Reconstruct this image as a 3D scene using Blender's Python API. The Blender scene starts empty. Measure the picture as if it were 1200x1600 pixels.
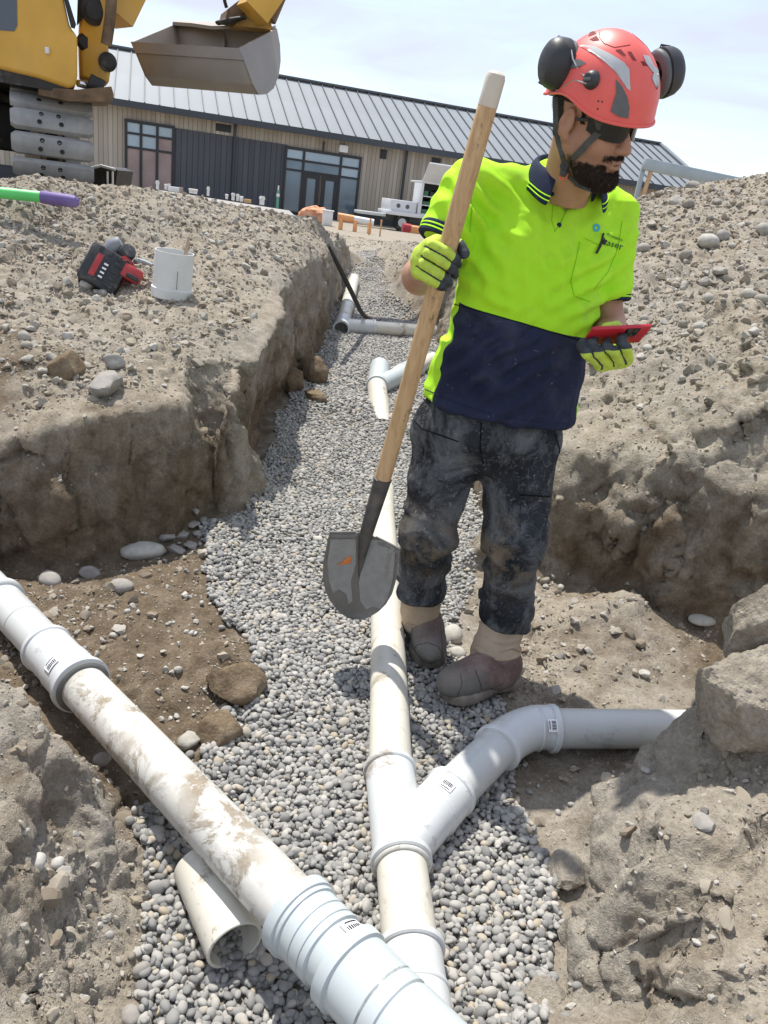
import bpy, bmesh, math, random
import numpy as np
from mathutils import Vector, Matrix, geometry

# ------------------------------------------------------------------ camera, world, sun
SC = bpy.context.scene
COL = SC.collection
CAMZ = 1.40
FPX, PITCH, ROLL = 1200.0, math.radians(22.3), math.radians(7.8)   # photograph 1200 x 1600
_f = np.array([0, math.cos(PITCH), -math.sin(PITCH)])
_u = np.array([0, math.sin(PITCH), math.cos(PITCH)])
_r = np.array([1.0, 0, 0])
_cr, _sr = math.cos(ROLL), math.sin(ROLL)
cam_d = bpy.data.cameras.new('camera')
cam_d.sensor_fit = 'VERTICAL'
cam_d.sensor_height = 36.0
cam_d.sensor_width = 27.0
cam_d.lens = FPX / 1600 * 36
cam_d.clip_start = 0.05
cam_d.clip_end = 3000
cam = bpy.data.objects.new('camera', cam_d)
COL.objects.link(cam)
_X = _cr * _r + _sr * _u
_Y = -_sr * _r + _cr * _u
_Z = -_f
cam.matrix_world = Matrix(((_X[0], _Y[0], _Z[0], 0), (_X[1], _Y[1], _Z[1], 0), (_X[2], _Y[2], _Z[2], CAMZ), (0, 0, 0, 1)))
SC.camera = cam

SUN_DIR = Vector((0.44, -0.62, -1.65)).normalized()     # direction the light travels
SUN_EL = math.asin(-SUN_DIR.z)
SUN_AZ = math.atan2(-SUN_DIR.x, -SUN_DIR.y)             # compass angle from +Y towards +X
EXPOSURE = 0.90
world = bpy.data.worlds.new('World')
SC.world = world
world.use_nodes = True
wt = world.node_tree
for n in list(wt.nodes):
    wt.nodes.remove(n)
w_out = wt.nodes.new('ShaderNodeOutputWorld')
w_bg = wt.nodes.new('ShaderNodeBackground')
w_sky = wt.nodes.new('ShaderNodeTexSky')
w_sky.sky_type = 'NISHITA'
w_sky.sun_disc = False
w_sky.sun_elevation = SUN_EL
w_sky.sun_rotation = SUN_AZ
w_sky.altitude = 50
w_sky.air_density = 1.0
w_sky.dust_density = 0.6
w_sky.ozone_density = 1.0
# thin high cloud veil: streaky noise over the direction vector, mixed into the sky colour
w_tc = wt.nodes.new('ShaderNodeTexCoord')
w_map = wt.nodes.new('ShaderNodeMapping')
w_map.inputs['Rotation'].default_value = (0.15, 0.1, 0.5)
w_map.inputs['Scale'].default_value = (1.3, 2.2, 7.0)
w_noi = wt.nodes.new('ShaderNodeTexNoise')
w_noi.inputs['Scale'].default_value = 1.6
w_noi.inputs['Detail'].default_value = 7.0
w_noi.inputs['Roughness'].default_value = 0.55
w_noi.inputs['Distortion'].default_value = 0.6
w_ramp = wt.nodes.new('ShaderNodeValToRGB')
w_ramp.color_ramp.elements[0].position = 0.40
w_ramp.color_ramp.elements[0].color = (0.58, 0.58, 0.58, 1)
w_ramp.color_ramp.elements[1].position = 0.62
w_ramp.color_ramp.elements[1].color = (0.97, 0.97, 0.97, 1)
w_mix = wt.nodes.new('ShaderNodeMix')
w_mix.data_type = 'RGBA'
w_mix.inputs[7].default_value = (2.75, 2.92, 3.4, 1)
wt.links.new(w_tc.outputs['Generated'], w_map.inputs['Vector'])
wt.links.new(w_map.outputs[0], w_noi.inputs['Vector'])
wt.links.new(w_noi.outputs[0], w_ramp.inputs[0])
wt.links.new(w_ramp.outputs[0], w_mix.inputs[0])
wt.links.new(w_sky.outputs[0], w_mix.inputs[6])
wt.links.new(w_mix.outputs[2], w_bg.inputs['Color'])
w_bg.inputs['Strength'].default_value = 0.15
wt.links.new(w_bg.outputs[0], w_out.inputs['Surface'])

sun_d = bpy.data.lights.new('sun', 'SUN')
sun_d.energy = 3.1
sun_d.angle = math.radians(0.9)
sun_d.color = (1.0, 0.955, 0.88)
sun = bpy.data.objects.new('sun', sun_d)
COL.objects.link(sun)
sun.rotation_euler = SUN_DIR.to_track_quat('-Z', 'Y').to_euler()
sun.location = (-3, 6, 12)

SC.view_settings.view_transform = 'Standard'
SC.view_settings.look = 'None'
SC.view_settings.exposure = EXPOSURE
SC.view_settings.gamma = 1.0
SC.view_settings.use_curve_mapping = False
SC.render.engine = 'CYCLES'
SC.cycles.max_bounces = 6
SC.cycles.diffuse_bounces = 4
SC.cycles.use_denoising = True

# ------------------------------------------------------------------ placing: a pixel of the photograph + a real distance -> a point in the place
def ray(x, y):
    dx, dy = x - 600.0, y - 800.0
    u = dx * _cr + dy * _sr
    v = -dx * _sr + dy * _cr
    d = FPX * _f + u * _r - v * _u
    return d / d[1]

def P(x, y, Y):
    return np.array([0, 0, CAMZ]) + ray(x, y) * Y

def PZ(x, y, z):
    d = ray(x, y)
    return np.array([0, 0, CAMZ]) + d * ((z - CAMZ) / d[2])

def zfloor(Y):
    return 0.0 if Y < 3 else (0.08 * (Y - 3) if Y < 6.5 else 0.28 + 0.064 * (Y - 6.5))

def PG(x, y, dz=0.0):
    lo, hi = 0.3, 40.0
    d = ray(x, y)
    for _ in range(50):
        m = (lo + hi) / 2
        if CAMZ + d[2] * m > zfloor(m) + dz:
            lo = m
        else:
            hi = m
    return np.array([0, 0, CAMZ]) + d * m

# ------------------------------------------------------------------ noise in numpy
def _hash(ix, iy, iz, s):
    h = (ix * 374761393 + iy * 668265263 + iz * 2147483647 + s * 974711) & 0xFFFFFFFF
    h = ((h ^ (h >> 13)) * 1274126177) & 0xFFFFFFFF
    h = ((h ^ (h >> 16)) * 2246822519) & 0xFFFFFFFF
    return ((h ^ (h >> 15)) & 0xFFFFFF) / float(0xFFFFFF)

def vnoise(p, scale, seed=0):
    q = np.asarray(p, float) * scale
    i = np.floor(q).astype(np.int64)
    f = q - i
    f = f * f * f * (f * (f * 6 - 15) + 10)
    r = 0
    for a in (0, 1):
        wx = f[:, 0] if a else 1 - f[:, 0]
        for b in (0, 1):
            wy = f[:, 1] if b else 1 - f[:, 1]
            for c in (0, 1):
                wz = f[:, 2] if c else 1 - f[:, 2]
                r = r + wx * wy * wz * _hash(i[:, 0] + a, i[:, 1] + b, i[:, 2] + c, seed)
    return r * 2 - 1

def fbm(p, scale, octv=4, gain=0.5, seed=0):
    r, a, t = 0, 1.0, 0
    for k in range(octv):
        r = r + a * vnoise(np.asarray(p) + 17.3 * k, scale * 2.03 ** k, seed + k)
        t += a
        a *= gain
    return r / t

def worley(p, scale, seed=0):
    """distance to nearest and second nearest cell point, and a random value of the nearest cell"""
    q = np.asarray(p, float) * scale
    i = np.floor(q).astype(np.int64)
    f = q - i
    d1 = np.full(len(q), 9.0); d2 = np.full(len(q), 9.0); rv = np.zeros(len(q))
    for a in (-1, 0, 1):
        for b in (-1, 0, 1):
            for c in (-1, 0, 1):
                cx, cy, cz = i[:, 0] + a, i[:, 1] + b, i[:, 2] + c
                ox, oy, oz = _hash(cx, cy, cz, seed), _hash(cx, cy, cz, seed + 7), _hash(cx, cy, cz, seed + 13)
                d = np.sqrt((a + ox - f[:, 0]) ** 2 + (b + oy - f[:, 1]) ** 2 + (c + oz - f[:, 2]) ** 2)
                near = d < d1
                d2 = np.where(near, d1, np.minimum(d2, d))
                rv = np.where(near, _hash(cx, cy, cz, seed + 29), rv)
                d1 = np.minimum(d1, d)
    return d1, d2, rv

def sstep(a, b, x):
    t = np.clip((x - a) / (b - a), 0, 1)
    return t * t * (3 - 2 * t)

# ------------------------------------------------------------------ objects
def origin(o):
    v = np.zeros(3)
    while o is not None:
        v = v + np.array(o.location)
        o = o.parent
    return v

def tag(o, label=None, cat=None, group=None, kind=None):
    if label: o['label'] = label
    if cat: o['category'] = cat
    if group: o['group'] = group
    if kind: o['kind'] = kind
    return o

def thing(name, label, cat, loc, group=None):
    o = bpy.data.objects.new(name, None)
    o.empty_display_size = 0.1
    COL.objects.link(o)
    o.location = tuple(float(c) for c in loc)
    return tag(o, label, cat, group)

def mesh_np(name, verts, faces, smooth=True):
    """verts (n,3); faces (m,3) or (m,4) array or list of lists"""
    me = bpy.data.meshes.new(name)
    verts = np.asarray(verts, np.float32)
    if isinstance(faces, np.ndarray) and faces.ndim == 2:
        n, k = faces.shape
        me.vertices.add(len(verts)); me.vertices.foreach_set('co', verts.ravel())
        me.loops.add(n * k); me.loops.foreach_set('vertex_index', faces.astype(np.int32).ravel())
        me.polygons.add(n)
        me.polygons.foreach_set('loop_start', np.arange(0, n * k, k, dtype=np.int32))
        me.polygons.foreach_set('loop_total', np.full(n, k, dtype=np.int32))
        me.update(calc_edges=True)
    else:
        me.from_pydata([tuple(map(float, v)) for v in verts], [], [tuple(int(i) for i in f) for f in faces])
        me.update()
    me.validate()
    me.polygons.foreach_set('use_smooth', np.full(len(me.polygons), bool(smooth)))
    me.update()
    return me

def obj(name, verts, faces, mat, parent=None, smooth=True, auto=None):
    v = np.asarray(verts, float) - (origin(parent) if parent is not None else 0)
    me = mesh_np(name, v, faces, smooth)
    if mat is not None:
        for m in (mat if isinstance(mat, (list, tuple)) else [mat]):
            me.materials.append(m)
    if auto is not None:
        me.set_sharp_from_angle(angle=math.radians(auto))
    o = bpy.data.objects.new(name, me)
    COL.objects.link(o)
    o.parent = parent
    return o

def attr(o, name, vals):
    a = o.data.attributes.new(name, 'FLOAT', 'POINT')
    a.data.foreach_set('value', np.asarray(vals, np.float32))

def attr_col(o, name, rgb):
    a = o.data.color_attributes.new(name, 'FLOAT_COLOR', 'POINT')
    c = np.ones((len(rgb), 4), np.float32)
    c[:, :3] = rgb
    a.data.foreach_set('color', c.ravel())

def normals_of(o):
    n = np.zeros(len(o.data.vertices) * 3, np.float32)
    o.data.vertices.foreach_get('normal', n)
    return n.reshape(-1, 3)

def verts_of(o):
    n = np.zeros(len(o.data.vertices) * 3, np.float32)
    o.data.vertices.foreach_get('co', n)
    return n.reshape(-1, 3).astype(float)

def set_verts(o, v):
    o.data.vertices.foreach_set('co', np.asarray(v, np.float32).ravel())
    o.data.update()

def copy_tree(o, parent=None):
    c = o.copy()
    COL.objects.link(c)
    c.parent = parent
    for ch in list(o.children):
        copy_tree(ch, c)
    return c

def unit(v):
    v = np.asarray(v, float)
    return v / np.linalg.norm(v)

def frame(axis, hint=(0, 0, 1)):
    a = unit(axis)
    h = np.asarray(hint, float)
    if abs(a @ unit(h)) > 0.98:
        h = np.array([1.0, 0, 0]) if abs(a[0]) < 0.9 else np.array([0, 1.0, 0])
    x = unit(np.cross(h, a))
    y = np.cross(a, x)
    return x, y, a

class MB:
    """collects shapes of ONE piece"""
    def __init__(s):
        s.v, s.f = [], []
    def add(s, V, F):
        b = len(s.v)
        s.v.extend([np.asarray(p, float) for p in V])
        s.f.extend([[i + b for i in f] for f in F])
        return s
    def box(s, c, size, M=None, bev=0.0):
        """box of full size (x,y,z); optional 3x3 rotation; bev chamfers every edge"""
        h = np.asarray(size, float) / 2
        M = np.eye(3) if M is None else np.asarray(M)
        if bev <= 0:
            V = [(sx * h[0], sy * h[1], sz * h[2]) for sx in (-1, 1) for sy in (-1, 1) for sz in (-1, 1)]
            F = [(0, 1, 3, 2), (4, 6, 7, 5), (0, 4, 5, 1), (2, 3, 7, 6), (0, 2, 6, 4), (1, 5, 7, 3)]
        else:
            bm = bmesh.new()
            bmesh.ops.create_cube(bm, size=1)
            bmesh.ops.scale(bm, vec=Vector([float(q) for q in h * 2]), verts=bm.verts)
            bmesh.ops.bevel(bm, geom=bm.edges[:] + bm.verts[:], offset=bev, segments=2, affect='EDGES', profile=0.5)
            bm.verts.index_update()
            V = [tuple(v.co) for v in bm.verts]
            F = [[v.index for v in f.verts] for f in bm.faces]
            bm.free()
        V = [np.asarray(c, float) + M @ np.asarray(v) for v in V]
        return s.add(V, F)
    def prism(s, poly, d):
        """polygon (3-D points) extruded by vector d"""
        n = len(poly)
        V = [np.asarray(p, float) for p in poly] + [np.asarray(p, float) + np.asarray(d, float) for p in poly]
        F = [list(range(n))[::-1], list(range(n, 2 * n))] + [[i, (i + 1) % n, n + (i + 1) % n, n + i] for i in range(n)]
        return s.add(V, F)
    def tube(s, pts, radii, n=16, cap=True, flat=None):
        """tube through points; radii number or list; flat=(normal hint, ratio) squashes the section"""
        pts = [np.asarray(p, float) for p in pts]
        if np.isscalar(radii): radii = [radii] * len(pts)
        V, F = [], []
        hint = np.array([0.013, 0.02, 1.0]) if flat is None else np.asarray(flat[0], float)
        px = None
        for i, p in enumerate(pts):
            t = pts[min(i + 1, len(pts) - 1)] - pts[max(i - 1, 0)]
            if flat is not None:
                x, y, a = frame(t, hint)
            elif px is None:
                x, y, a = frame(t, hint)
            else:
                a = unit(t)
                x = unit(px - a * (px @ a)); y = np.cross(a, x)
            px = x
            k = 1.0 if flat is None else flat[1]
            for j in range(n):
                an = 2 * math.pi * j / n
                V.append(p + radii[i] * (math.cos(an) * x + k * math.sin(an) * y))
        for i in range(len(pts) - 1):
            for j in range(n):
                F.append([i * n + j, i * n + (j + 1) % n, (i + 1) * n + (j + 1) % n, (i + 1) * n + j])
        if cap:
            F.append(list(range(n))[::-1])
            F.append([(len(pts) - 1) * n + j for j in range(n)])
        return s.add(V, F)
    def lathe(s, base, axis, prof, n=32, hint=(0, 0, 1)):
        """profile [(radius, height)] turned about axis; a closed outline when first and last meet"""
        x, y, a = frame(axis, hint)
        base = np.asarray(base, float)
        V, F = [], []
        for (r, h) in prof:
            for j in range(n):
                an = 2 * math.pi * j / n
                V.append(base + a * h + r * (math.cos(an) * x + math.sin(an) * y))
        for i in range(len(prof) - 1):
            for j in range(n):
                F.append([i * n + j, i * n + (j + 1) % n, (i + 1) * n + (j + 1) % n, (i + 1) * n + j])
        return s.add(V, F)
    def build(s, name, mat, parent=None, smooth=True, auto=35):
        return obj(name, np.array(s.v), s.f, mat, parent, smooth, auto)

# ------------------------------------------------------------------ signed-distance modelling (surface nets)
def grid(lo, hi, h):
    ax = [np.arange(lo[i], hi[i] + h, h) for i in range(3)]
    X, Y, Z = np.meshgrid(*ax, indexing='ij')
    return np.stack([X, Y, Z], -1).astype(np.float32), X.shape

def surfnet(F, lo, h):
    nx, ny, nz = F.shape
    s = F < 0
    cnt = np.zeros((nx - 1, ny - 1, nz - 1), np.float32)
    acc = np.zeros((nx - 1, ny - 1, nz - 1, 3), np.float32)
    def sl(a, o, n):
        return slice(o, n - 1 + o)
    for ax in range(3):
        d = [0, 0, 0]; d[ax] = 1
        others = [i for i in range(3) if i != ax]
        for o1 in (0, 1):
            for o2 in (0, 1):
                off = [0, 0, 0]; off[others[0]] = o1; off[others[1]] = o2
                A = F[off[0]:nx - 1 + off[0], off[1]:ny - 1 + off[1], off[2]:nz - 1 + off[2]]
                B = F[off[0] + d[0]:nx - 1 + off[0] + d[0], off[1] + d[1]:ny - 1 + off[1] + d[1], off[2] + d[2]:nz - 1 + off[2] + d[2]]
                m = (A < 0) != (B < 0)
                t = np.where(m, A / np.where(m, A - B, 1), 0)
                cnt += m
                for c in range(3):
                    acc[..., c] += np.where(m, off[c] + (t if c == ax else 0), 0)
    cells = cnt > 0
    idx = np.full(cells.shape, -1, np.int64)
    idx[cells] = np.arange(cells.sum())
    base = np.argwhere(cells)
    V = np.asarray(lo) + h * (base + acc[cells] / cnt[cells][:, None])
    Q = []
    for ax in range(3):
        o = [i for i in range(3) if i != ax]
        if ax == 1: o = [2, 0]
        A = s; d = [0, 0, 0]; d[ax] = 1
        sa = s[:nx - d[0], :ny - d[1], :nz - d[2]]
        sb = s[d[0]:, d[1]:, d[2]:]
        E = np.argwhere(sa != sb)
        ok = np.ones(len(E), bool)
        for q in o:
            ok &= (E[:, q] > 0) & (E[:, q] < F.shape[q] - 1)
        ok &= E[:, ax] < cells.shape[ax]
        E = E[ok]
        def at(a, b):
            c = E.copy(); c[:, o[0]] += a; c[:, o[1]] += b
            return idx[c[:, 0], c[:, 1], c[:, 2]]
        q = np.stack([at(-1, -1), at(0, -1), at(0, 0), at(-1, 0)], 1)
        inside_first = sa[E[:, 0], E[:, 1], E[:, 2]]
        q[~inside_first] = q[~inside_first][:, ::-1]
        Q.append(q)
    Q = np.concatenate(Q)
    Q = Q[(Q >= 0).all(1)]
    return V, Q

def relax(V, Q, it=2, lam=0.5):
    V = V.copy()
    e = np.concatenate([Q[:, [i, (i + 1) % Q.shape[1]]] for i in range(Q.shape[1])])
    for _ in range(it):
        acc = np.zeros_like(V); c = np.zeros(len(V))
        np.add.at(acc, e[:, 0], V[e[:, 1]]); np.add.at(acc, e[:, 1], V[e[:, 0]])
        np.add.at(c, e[:, 0], 1); np.add.at(c, e[:, 1], 1)
        V += lam * (acc / np.maximum(c, 1)[:, None] - V)
    return V

def vnormals(V, Q):
    n = np.zeros_like(V)
    fn = np.cross(V[Q[:, 2]] - V[Q[:, 0]], V[Q[:, -1]] - V[Q[:, 1]]) if Q.shape[1] == 4 else np.cross(V[Q[:, 1]] - V[Q[:, 0]], V[Q[:, 2]] - V[Q[:, 0]])
    for i in range(Q.shape[1]):
        np.add.at(n, Q[:, i], fn)
    return n / np.maximum(np.linalg.norm(n, axis=1), 1e-12)[:, None]

def smin(a, b, k):
    h = np.clip(0.5 + 0.5 * (b - a) / k, 0, 1)
    return b + (a - b) * h - k * h * (1 - h)

def smax(a, b, k):
    return -smin(-a, -b, k)

def sd_cone(p, a, b, ra, rb):
    """capsule with two radii"""
    a = np.asarray(a, np.float32); b = np.asarray(b, np.float32)
    ba = b - a
    t = np.clip(((p - a) @ ba) / (ba @ ba), 0, 1)
    return np.linalg.norm(p - a - t[..., None] * ba, axis=-1) - (ra + (rb - ra) * t)

def sd_ell(p, c, r, M=None):
    q = p - np.asarray(c, np.float32)
    if M is not None: q = q @ np.asarray(M, np.float32)       # columns = axes
    r = np.asarray(r, np.float32)
    k0 = np.linalg.norm(q / r, axis=-1)
    k1 = np.linalg.norm(q / (r * r), axis=-1)
    return k0 * (k0 - 1) / np.maximum(k1, 1e-6)

def sd_box(p, c, hs, rad=0.0, M=None):
    q = p - np.asarray(c, np.float32)
    if M is not None: q = q @ np.asarray(M, np.float32)
    d = np.abs(q) - (np.asarray(hs, np.float32) - rad)
    return np.linalg.norm(np.maximum(d, 0), axis=-1) + np.minimum(d.max(-1), 0) - rad

def sd_plane(p, c, n):
    """negative on the side the normal points away from"""
    return (p - np.asarray(c, np.float32)) @ np.asarray(unit(n), np.float32)
# ------------------------------------------------------------------ materials
class Mt:
    def __init__(s, name, rough=0.8, col=(0.5, 0.5, 0.5), spec=0.5, metal=0.0):
        s.m = bpy.data.materials.new(name)
        s.m.use_nodes = True
        s.nt = s.m.node_tree
        s.b = s.nt.nodes['Principled BSDF']
        s.b.inputs['Base Color'].default_value = (*col, 1)
        s.b.inputs['Roughness'].default_value = rough
        s.b.inputs['Metallic'].default_value = metal
        s.b.inputs['Specular IOR Level'].default_value = spec
    def put(s, sock, v):
        if isinstance(v, bpy.types.NodeSocket): s.nt.links.new(v, sock)
        elif isinstance(v, (tuple, list)) and len(v) == 3 and sock.type == 'RGBA': sock.default_value = (*v, 1)
        else: sock.default_value = v
    def nd(s, typ, ins=None, props=None, out=0):
        n = s.nt.nodes.new('ShaderNode' + typ)
        for k, v in (props or {}).items(): setattr(n, k, v)
        for k, v in (ins or {}).items(): s.put(n.inputs[k], v)
        return n.outputs[out]
    def obj_co(s): return s.nd('TexCoord', out='Object')
    def noise(s, scale, detail=4, rough=0.55, vec=None, dist=0.0):
        return s.nd('TexNoise', {'Scale': scale, 'Detail': detail, 'Roughness': rough, 'Distortion': dist, 'Vector': vec if vec is not None else s.obj_co()})
    def voro(s, scale, vec=None, feat='F1', out=0):
        return s.nd('TexVoronoi', {'Scale': scale, 'Vector': vec if vec is not None else s.obj_co()}, {'feature': feat}, out)
    def scaled(s, sc, rot=(0, 0, 0), vec=None):
        return s.nd('Mapping', {'Scale': sc, 'Rotation': rot, 'Vector': vec if vec is not None else s.obj_co()})
    def ramp(s, fac, stops):
        n = s.nt.nodes.new('ShaderNodeValToRGB')
        e = n.color_ramp.elements
        while len(e) < len(stops): e.new(0.5)
        for i, (p, c) in enumerate(stops):
            e[i].position = p
            e[i].color = (*c, 1) if not np.isscalar(c) else (c, c, c, 1)
        s.put(n.inputs[0], fac)
        return n.outputs[0]
    def mix(s, fac, a, b, mode='MIX'):
        n = s.nt.nodes.new('ShaderNodeMix'); n.data_type = 'RGBA'; n.blend_type = mode
        s.put(n.inputs[0], fac); s.put(n.inputs[6], a); s.put(n.inputs[7], b)
        return n.outputs[2]
    def math(s, op, a, b=0.0, clamp=False):
        n = s.nt.nodes.new('ShaderNodeMath'); n.operation = op; n.use_clamp = clamp
        s.put(n.inputs[0], a); s.put(n.inputs[1], b)
        return n.outputs[0]
    def attr(s, name, out='Fac', typ='GEOMETRY'):
        return s.nd('Attribute', {}, {'attribute_name': name, 'attribute_type': typ}, out)
    def rnd(s): return s.nd('ObjectInfo', out='Random')
    def color(s, v): s.put(s.b.inputs['Base Color'], v); return s
    def rough(s, v): s.put(s.b.inputs['Roughness'], v); return s
    def bump(s, h, strength=0.3, dist=0.01, normal=None):
        ins = {'Strength': strength, 'Distance': dist, 'Height': h}
        if normal is not None: ins['Normal'] = normal
        o = s.nd('Bump', ins)
        s.put(s.b.inputs['Normal'], o)
        return o

def plain(name, col, rough=0.6, var=0.12, scale=14, spec=0.4, metal=0.0, bump=0.0, dust=0.0, dustcol=(0.36, 0.32, 0.26)):
    """paint, plastic, metal with slight mottling and a coat of dust"""
    m = Mt(name, rough, col, spec, metal)
    n = m.noise(scale, 5)
    lo = tuple(max(0, c * (1 - var)) for c in col); hi = tuple(min(1, c * (1 + var)) for c in col)
    c = m.ramp(n, [(0.3, lo), (0.7, hi)])
    if dust > 0:
        d = m.ramp(m.noise(scale * 0.45, 8, 0.68), [(0.62 - 0.3 * dust, 0.0), (0.80 - 0.1 * dust, min(1, 0.35 + dust))])
        c = m.mix(d, c, dustcol)
        m.rough(m.math('ADD', m.math('MULTIPLY', d, 0.4), rough, True))
    m.color(c)
    if bump: m.bump(m.noise(scale * 6, 4), bump, 0.004)
    return m.m

def soil_material():
    m = Mt('soil', 0.95, spec=0.15)
    co = m.nd('NewGeometry', out='Position')
    big = m.noise(2.3, 5, 0.6, co)
    mid = m.noise(14, 6, 0.62, co)
    fine = m.noise(90, 5, 0.7, co)
    grain = m.voro(210, co)
    dry = m.ramp(mid, [(0.25, (0.215, 0.178, 0.132)), (0.48, (0.335, 0.288, 0.222)), (0.72, (0.445, 0.395, 0.315))])
    dry = m.mix(m.ramp(big, [(0.4, 0.0), (0.68, 0.6)]), dry, (0.36, 0.335, 0.295))
    wet = m.ramp(mid, [(0.25, (0.100, 0.073, 0.048)), (0.5, (0.168, 0.128, 0.086)), (0.78, (0.265, 0.215, 0.155))])
    moist = m.attr('moist')
    mm = m.math('ADD', moist, m.math('MULTIPLY', m.math('SUBTRACT', m.noise(5.5, 6, 0.65, co), 0.5), 1.1), True)
    c = m.mix(m.ramp(mm, [(0.32, 0.0), (0.66, 1.0)]), dry, wet)
    c = m.mix(0.62, c, m.ramp(fine, [(0.28, 0.42), (0.6, 1.0), (0.75, 1.25)]), 'MULTIPLY')
    c = m.mix(m.ramp(grain, [(0.0, 0.5), (0.22, 0.0)]), c, (0.46, 0.43, 0.38))
    m.color(c)
    h = m.math('ADD', m.math('MULTIPLY', fine, 0.7), m.math('MULTIPLY', m.noise(260, 3, 0.6, co), 0.35))
    m.bump(h, 0.9, 0.012)
    return m.m

def stone_material(name, stops, spec=0.25, speck=True, rough=0.85):
    m = Mt(name, rough, spec=spec)
    r = m.rnd()
    c = m.ramp(r, stops)
    n = m.noise(30, 6, 0.65)
    c = m.mix(0.7, c, m.ramp(n, [(0.25, 0.6), (0.5, 0.95), (0.75, 1.2)]), 'MULTIPLY')
    m.color(c)
    m.bump(m.noise(120, 4), 0.25, 0.004)
    return m.m

MAT = {}
MAT['soil'] = soil_material()
MAT['pebble'] = stone_material('pebble_stone', [(0.0, (0.215, 0.213, 0.205)), (0.35, (0.285, 0.28, 0.265)), (0.62, (0.36, 0.35, 0.325)), (0.86, (0.43, 0.415, 0.38)), (0.93, (0.40, 0.34, 0.25)), (1.0, (0.50, 0.48, 0.45))], rough=0.75)
MAT['rubble'] = stone_material('rubble_stone', [(0.0, (0.23, 0.19, 0.145)), (0.45, (0.335, 0.29, 0.225)), (0.8, (0.37, 0.335, 0.28)), (1.0, (0.43, 0.41, 0.37))], rough=0.97, spec=.1)
MAT['bankstone'] = stone_material('bank_stone', [(0.0, (0.25, 0.225, 0.185)), (0.5, (0.34, 0.315, 0.27)), (1.0, (0.43, 0.41, 0.37))], rough=0.95, spec=.1)
def clod_material():
    m = Mt('brown_clod', .97, spec=.1)
    c = m.ramp(m.noise(16, 7, .7), [(.28, (.13, .092, .058)), (.5, (.22, .165, .108)), (.75, (.33, .27, .195))])
    m.color(m.mix(.5, c, m.ramp(m.noise(110, 4, .7), [(.3, .5), (.7, 1.2)]), 'MULTIPLY'))
    m.bump(m.noise(70, 6, .7), .9, .012)
    return m.m
MAT['clod'] = clod_material()
MAT['greyrock'] = stone_material('grey_rock', [(0.0, (0.27, 0.25, 0.225)), (1.0, (0.36, 0.34, 0.31))], rough=0.95, spec=0.1)
MAT['cobble'] = stone_material('pale_cobble', [(0.0, (0.36, 0.34, 0.29)), (0.5, (0.44, 0.42, 0.37)), (1.0, (0.52, 0.50, 0.46))], rough=0.8)
# ------------------------------------------------------------------ the ground: trench, banks, spoil heaps, out to the horizon
CT = []      # x, y, z, moist, loose
LINKS = []
SHIFT = {}
def cp(p, moist=0.0, loose=0.3, to=None):
    if to is not None: SHIFT[len(CT)] = np.asarray(to, float) - np.asarray(p, float)      # the piece overhangs: true place
    CT.append((float(p[0]), float(p[1]), float(p[2]), moist, loose))
    return len(CT) - 1
def chain(ids):
    for a, b in zip(ids[:-1], ids[1:]): LINKS.append((a, b))
    return ids
def up(px, py, Y): return P(px, py, Y)
# trench floor under the gravel
for q in [(400, 1590), (600, 1590), (760, 1590), (330, 1450), (560, 1300), (700, 1420), (480, 1150), (480, 1000), (560, 900), (560, 470), (575, 452), (562, 432), (590, 440), (566, 412), (576, 402), (586, 425), (548, 455), (595, 470), (615, 480), (680, 1000), (560, 800), (470, 780), (560, 690), (540, 600), (600, 560), (570, 500), (585, 430), (556, 395), (700, 900), (690, 780), (600, 720)]:
    cp(PG(*q), 0.3, 0.0)
for q in [(390, 800, .06), (440, 690, .05), (460, 620, .05), (430, 760, .03)]:
    cp(PG(*q), 0.2, 0.0)
cp((0, .5, 0), .3, 0); cp((0, -2, 0), .3, 0); cp((.3, .2, .0), .3, 0); cp((-.25, .3, .0), .3, 0)
# left block: front face (in the side trench) and the trench face
LB = [(0, 885), (110, 895), (210, 870), (290, 838), (332, 815), (385, 735), (412, 650), (455, 600), (500, 545), (520, 490), (545, 420)]
LT = [(0, 690), (110, 655), (220, 640), (300, 622), (356, 614), (408, 570), (442, 490), (452, 430), (505, 402), (535, 395), (546, 386)]
lean = [.09, .09, .09, .08, .07, .07, .08, .09, .09, .1, .12]
bi, ti = [], []
OVER = {4: 2.93, 5: 3.32, 6: 3.95, 7: 4.72, 8: 5.72}
for k, (b, t) in enumerate(zip(LB, LT)):
    pb = PG(b[0], b[1], .03)
    pt = P(t[0], t[1], pb[1] + lean[k])
    if k >= 5: pt[0] = min(pt[0], pb[0] - .03)
    if k >= 9: pt[0] = pb[0] - .04
    bi.append(cp(pb, .75 if k < 9 else .4, .1)); ti.append(cp(pt, .45 if k < 6 else .25, .25, P(t[0], t[1], OVER[k]) if k in OVER else None))
    if 0 < k < 4:
        pm = pb * .5 + pt * .5
        if k < 5: pm = pm + np.array([0, -.035, 0])
        else: pm = pm + np.array([.02, -.01, 0])
        tr_ = pm
        if k in OVER: tr_ = pb * .55 + P(t[0], t[1], OVER[k]) * .45 + np.array([-.03, 0, 0])
        cp(pm, .8 if k < 5 else .45, .05, tr_)
chain(bi); chain(ti)
cp((-2.1, 2.05, .05), .7, .2); cp((-2.1, 2.2, .5), .6, .3)
cp((-3.5, 1.9, .1), .7, .2); cp((-3.5, 2.1, .6), .6, .3)
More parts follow.
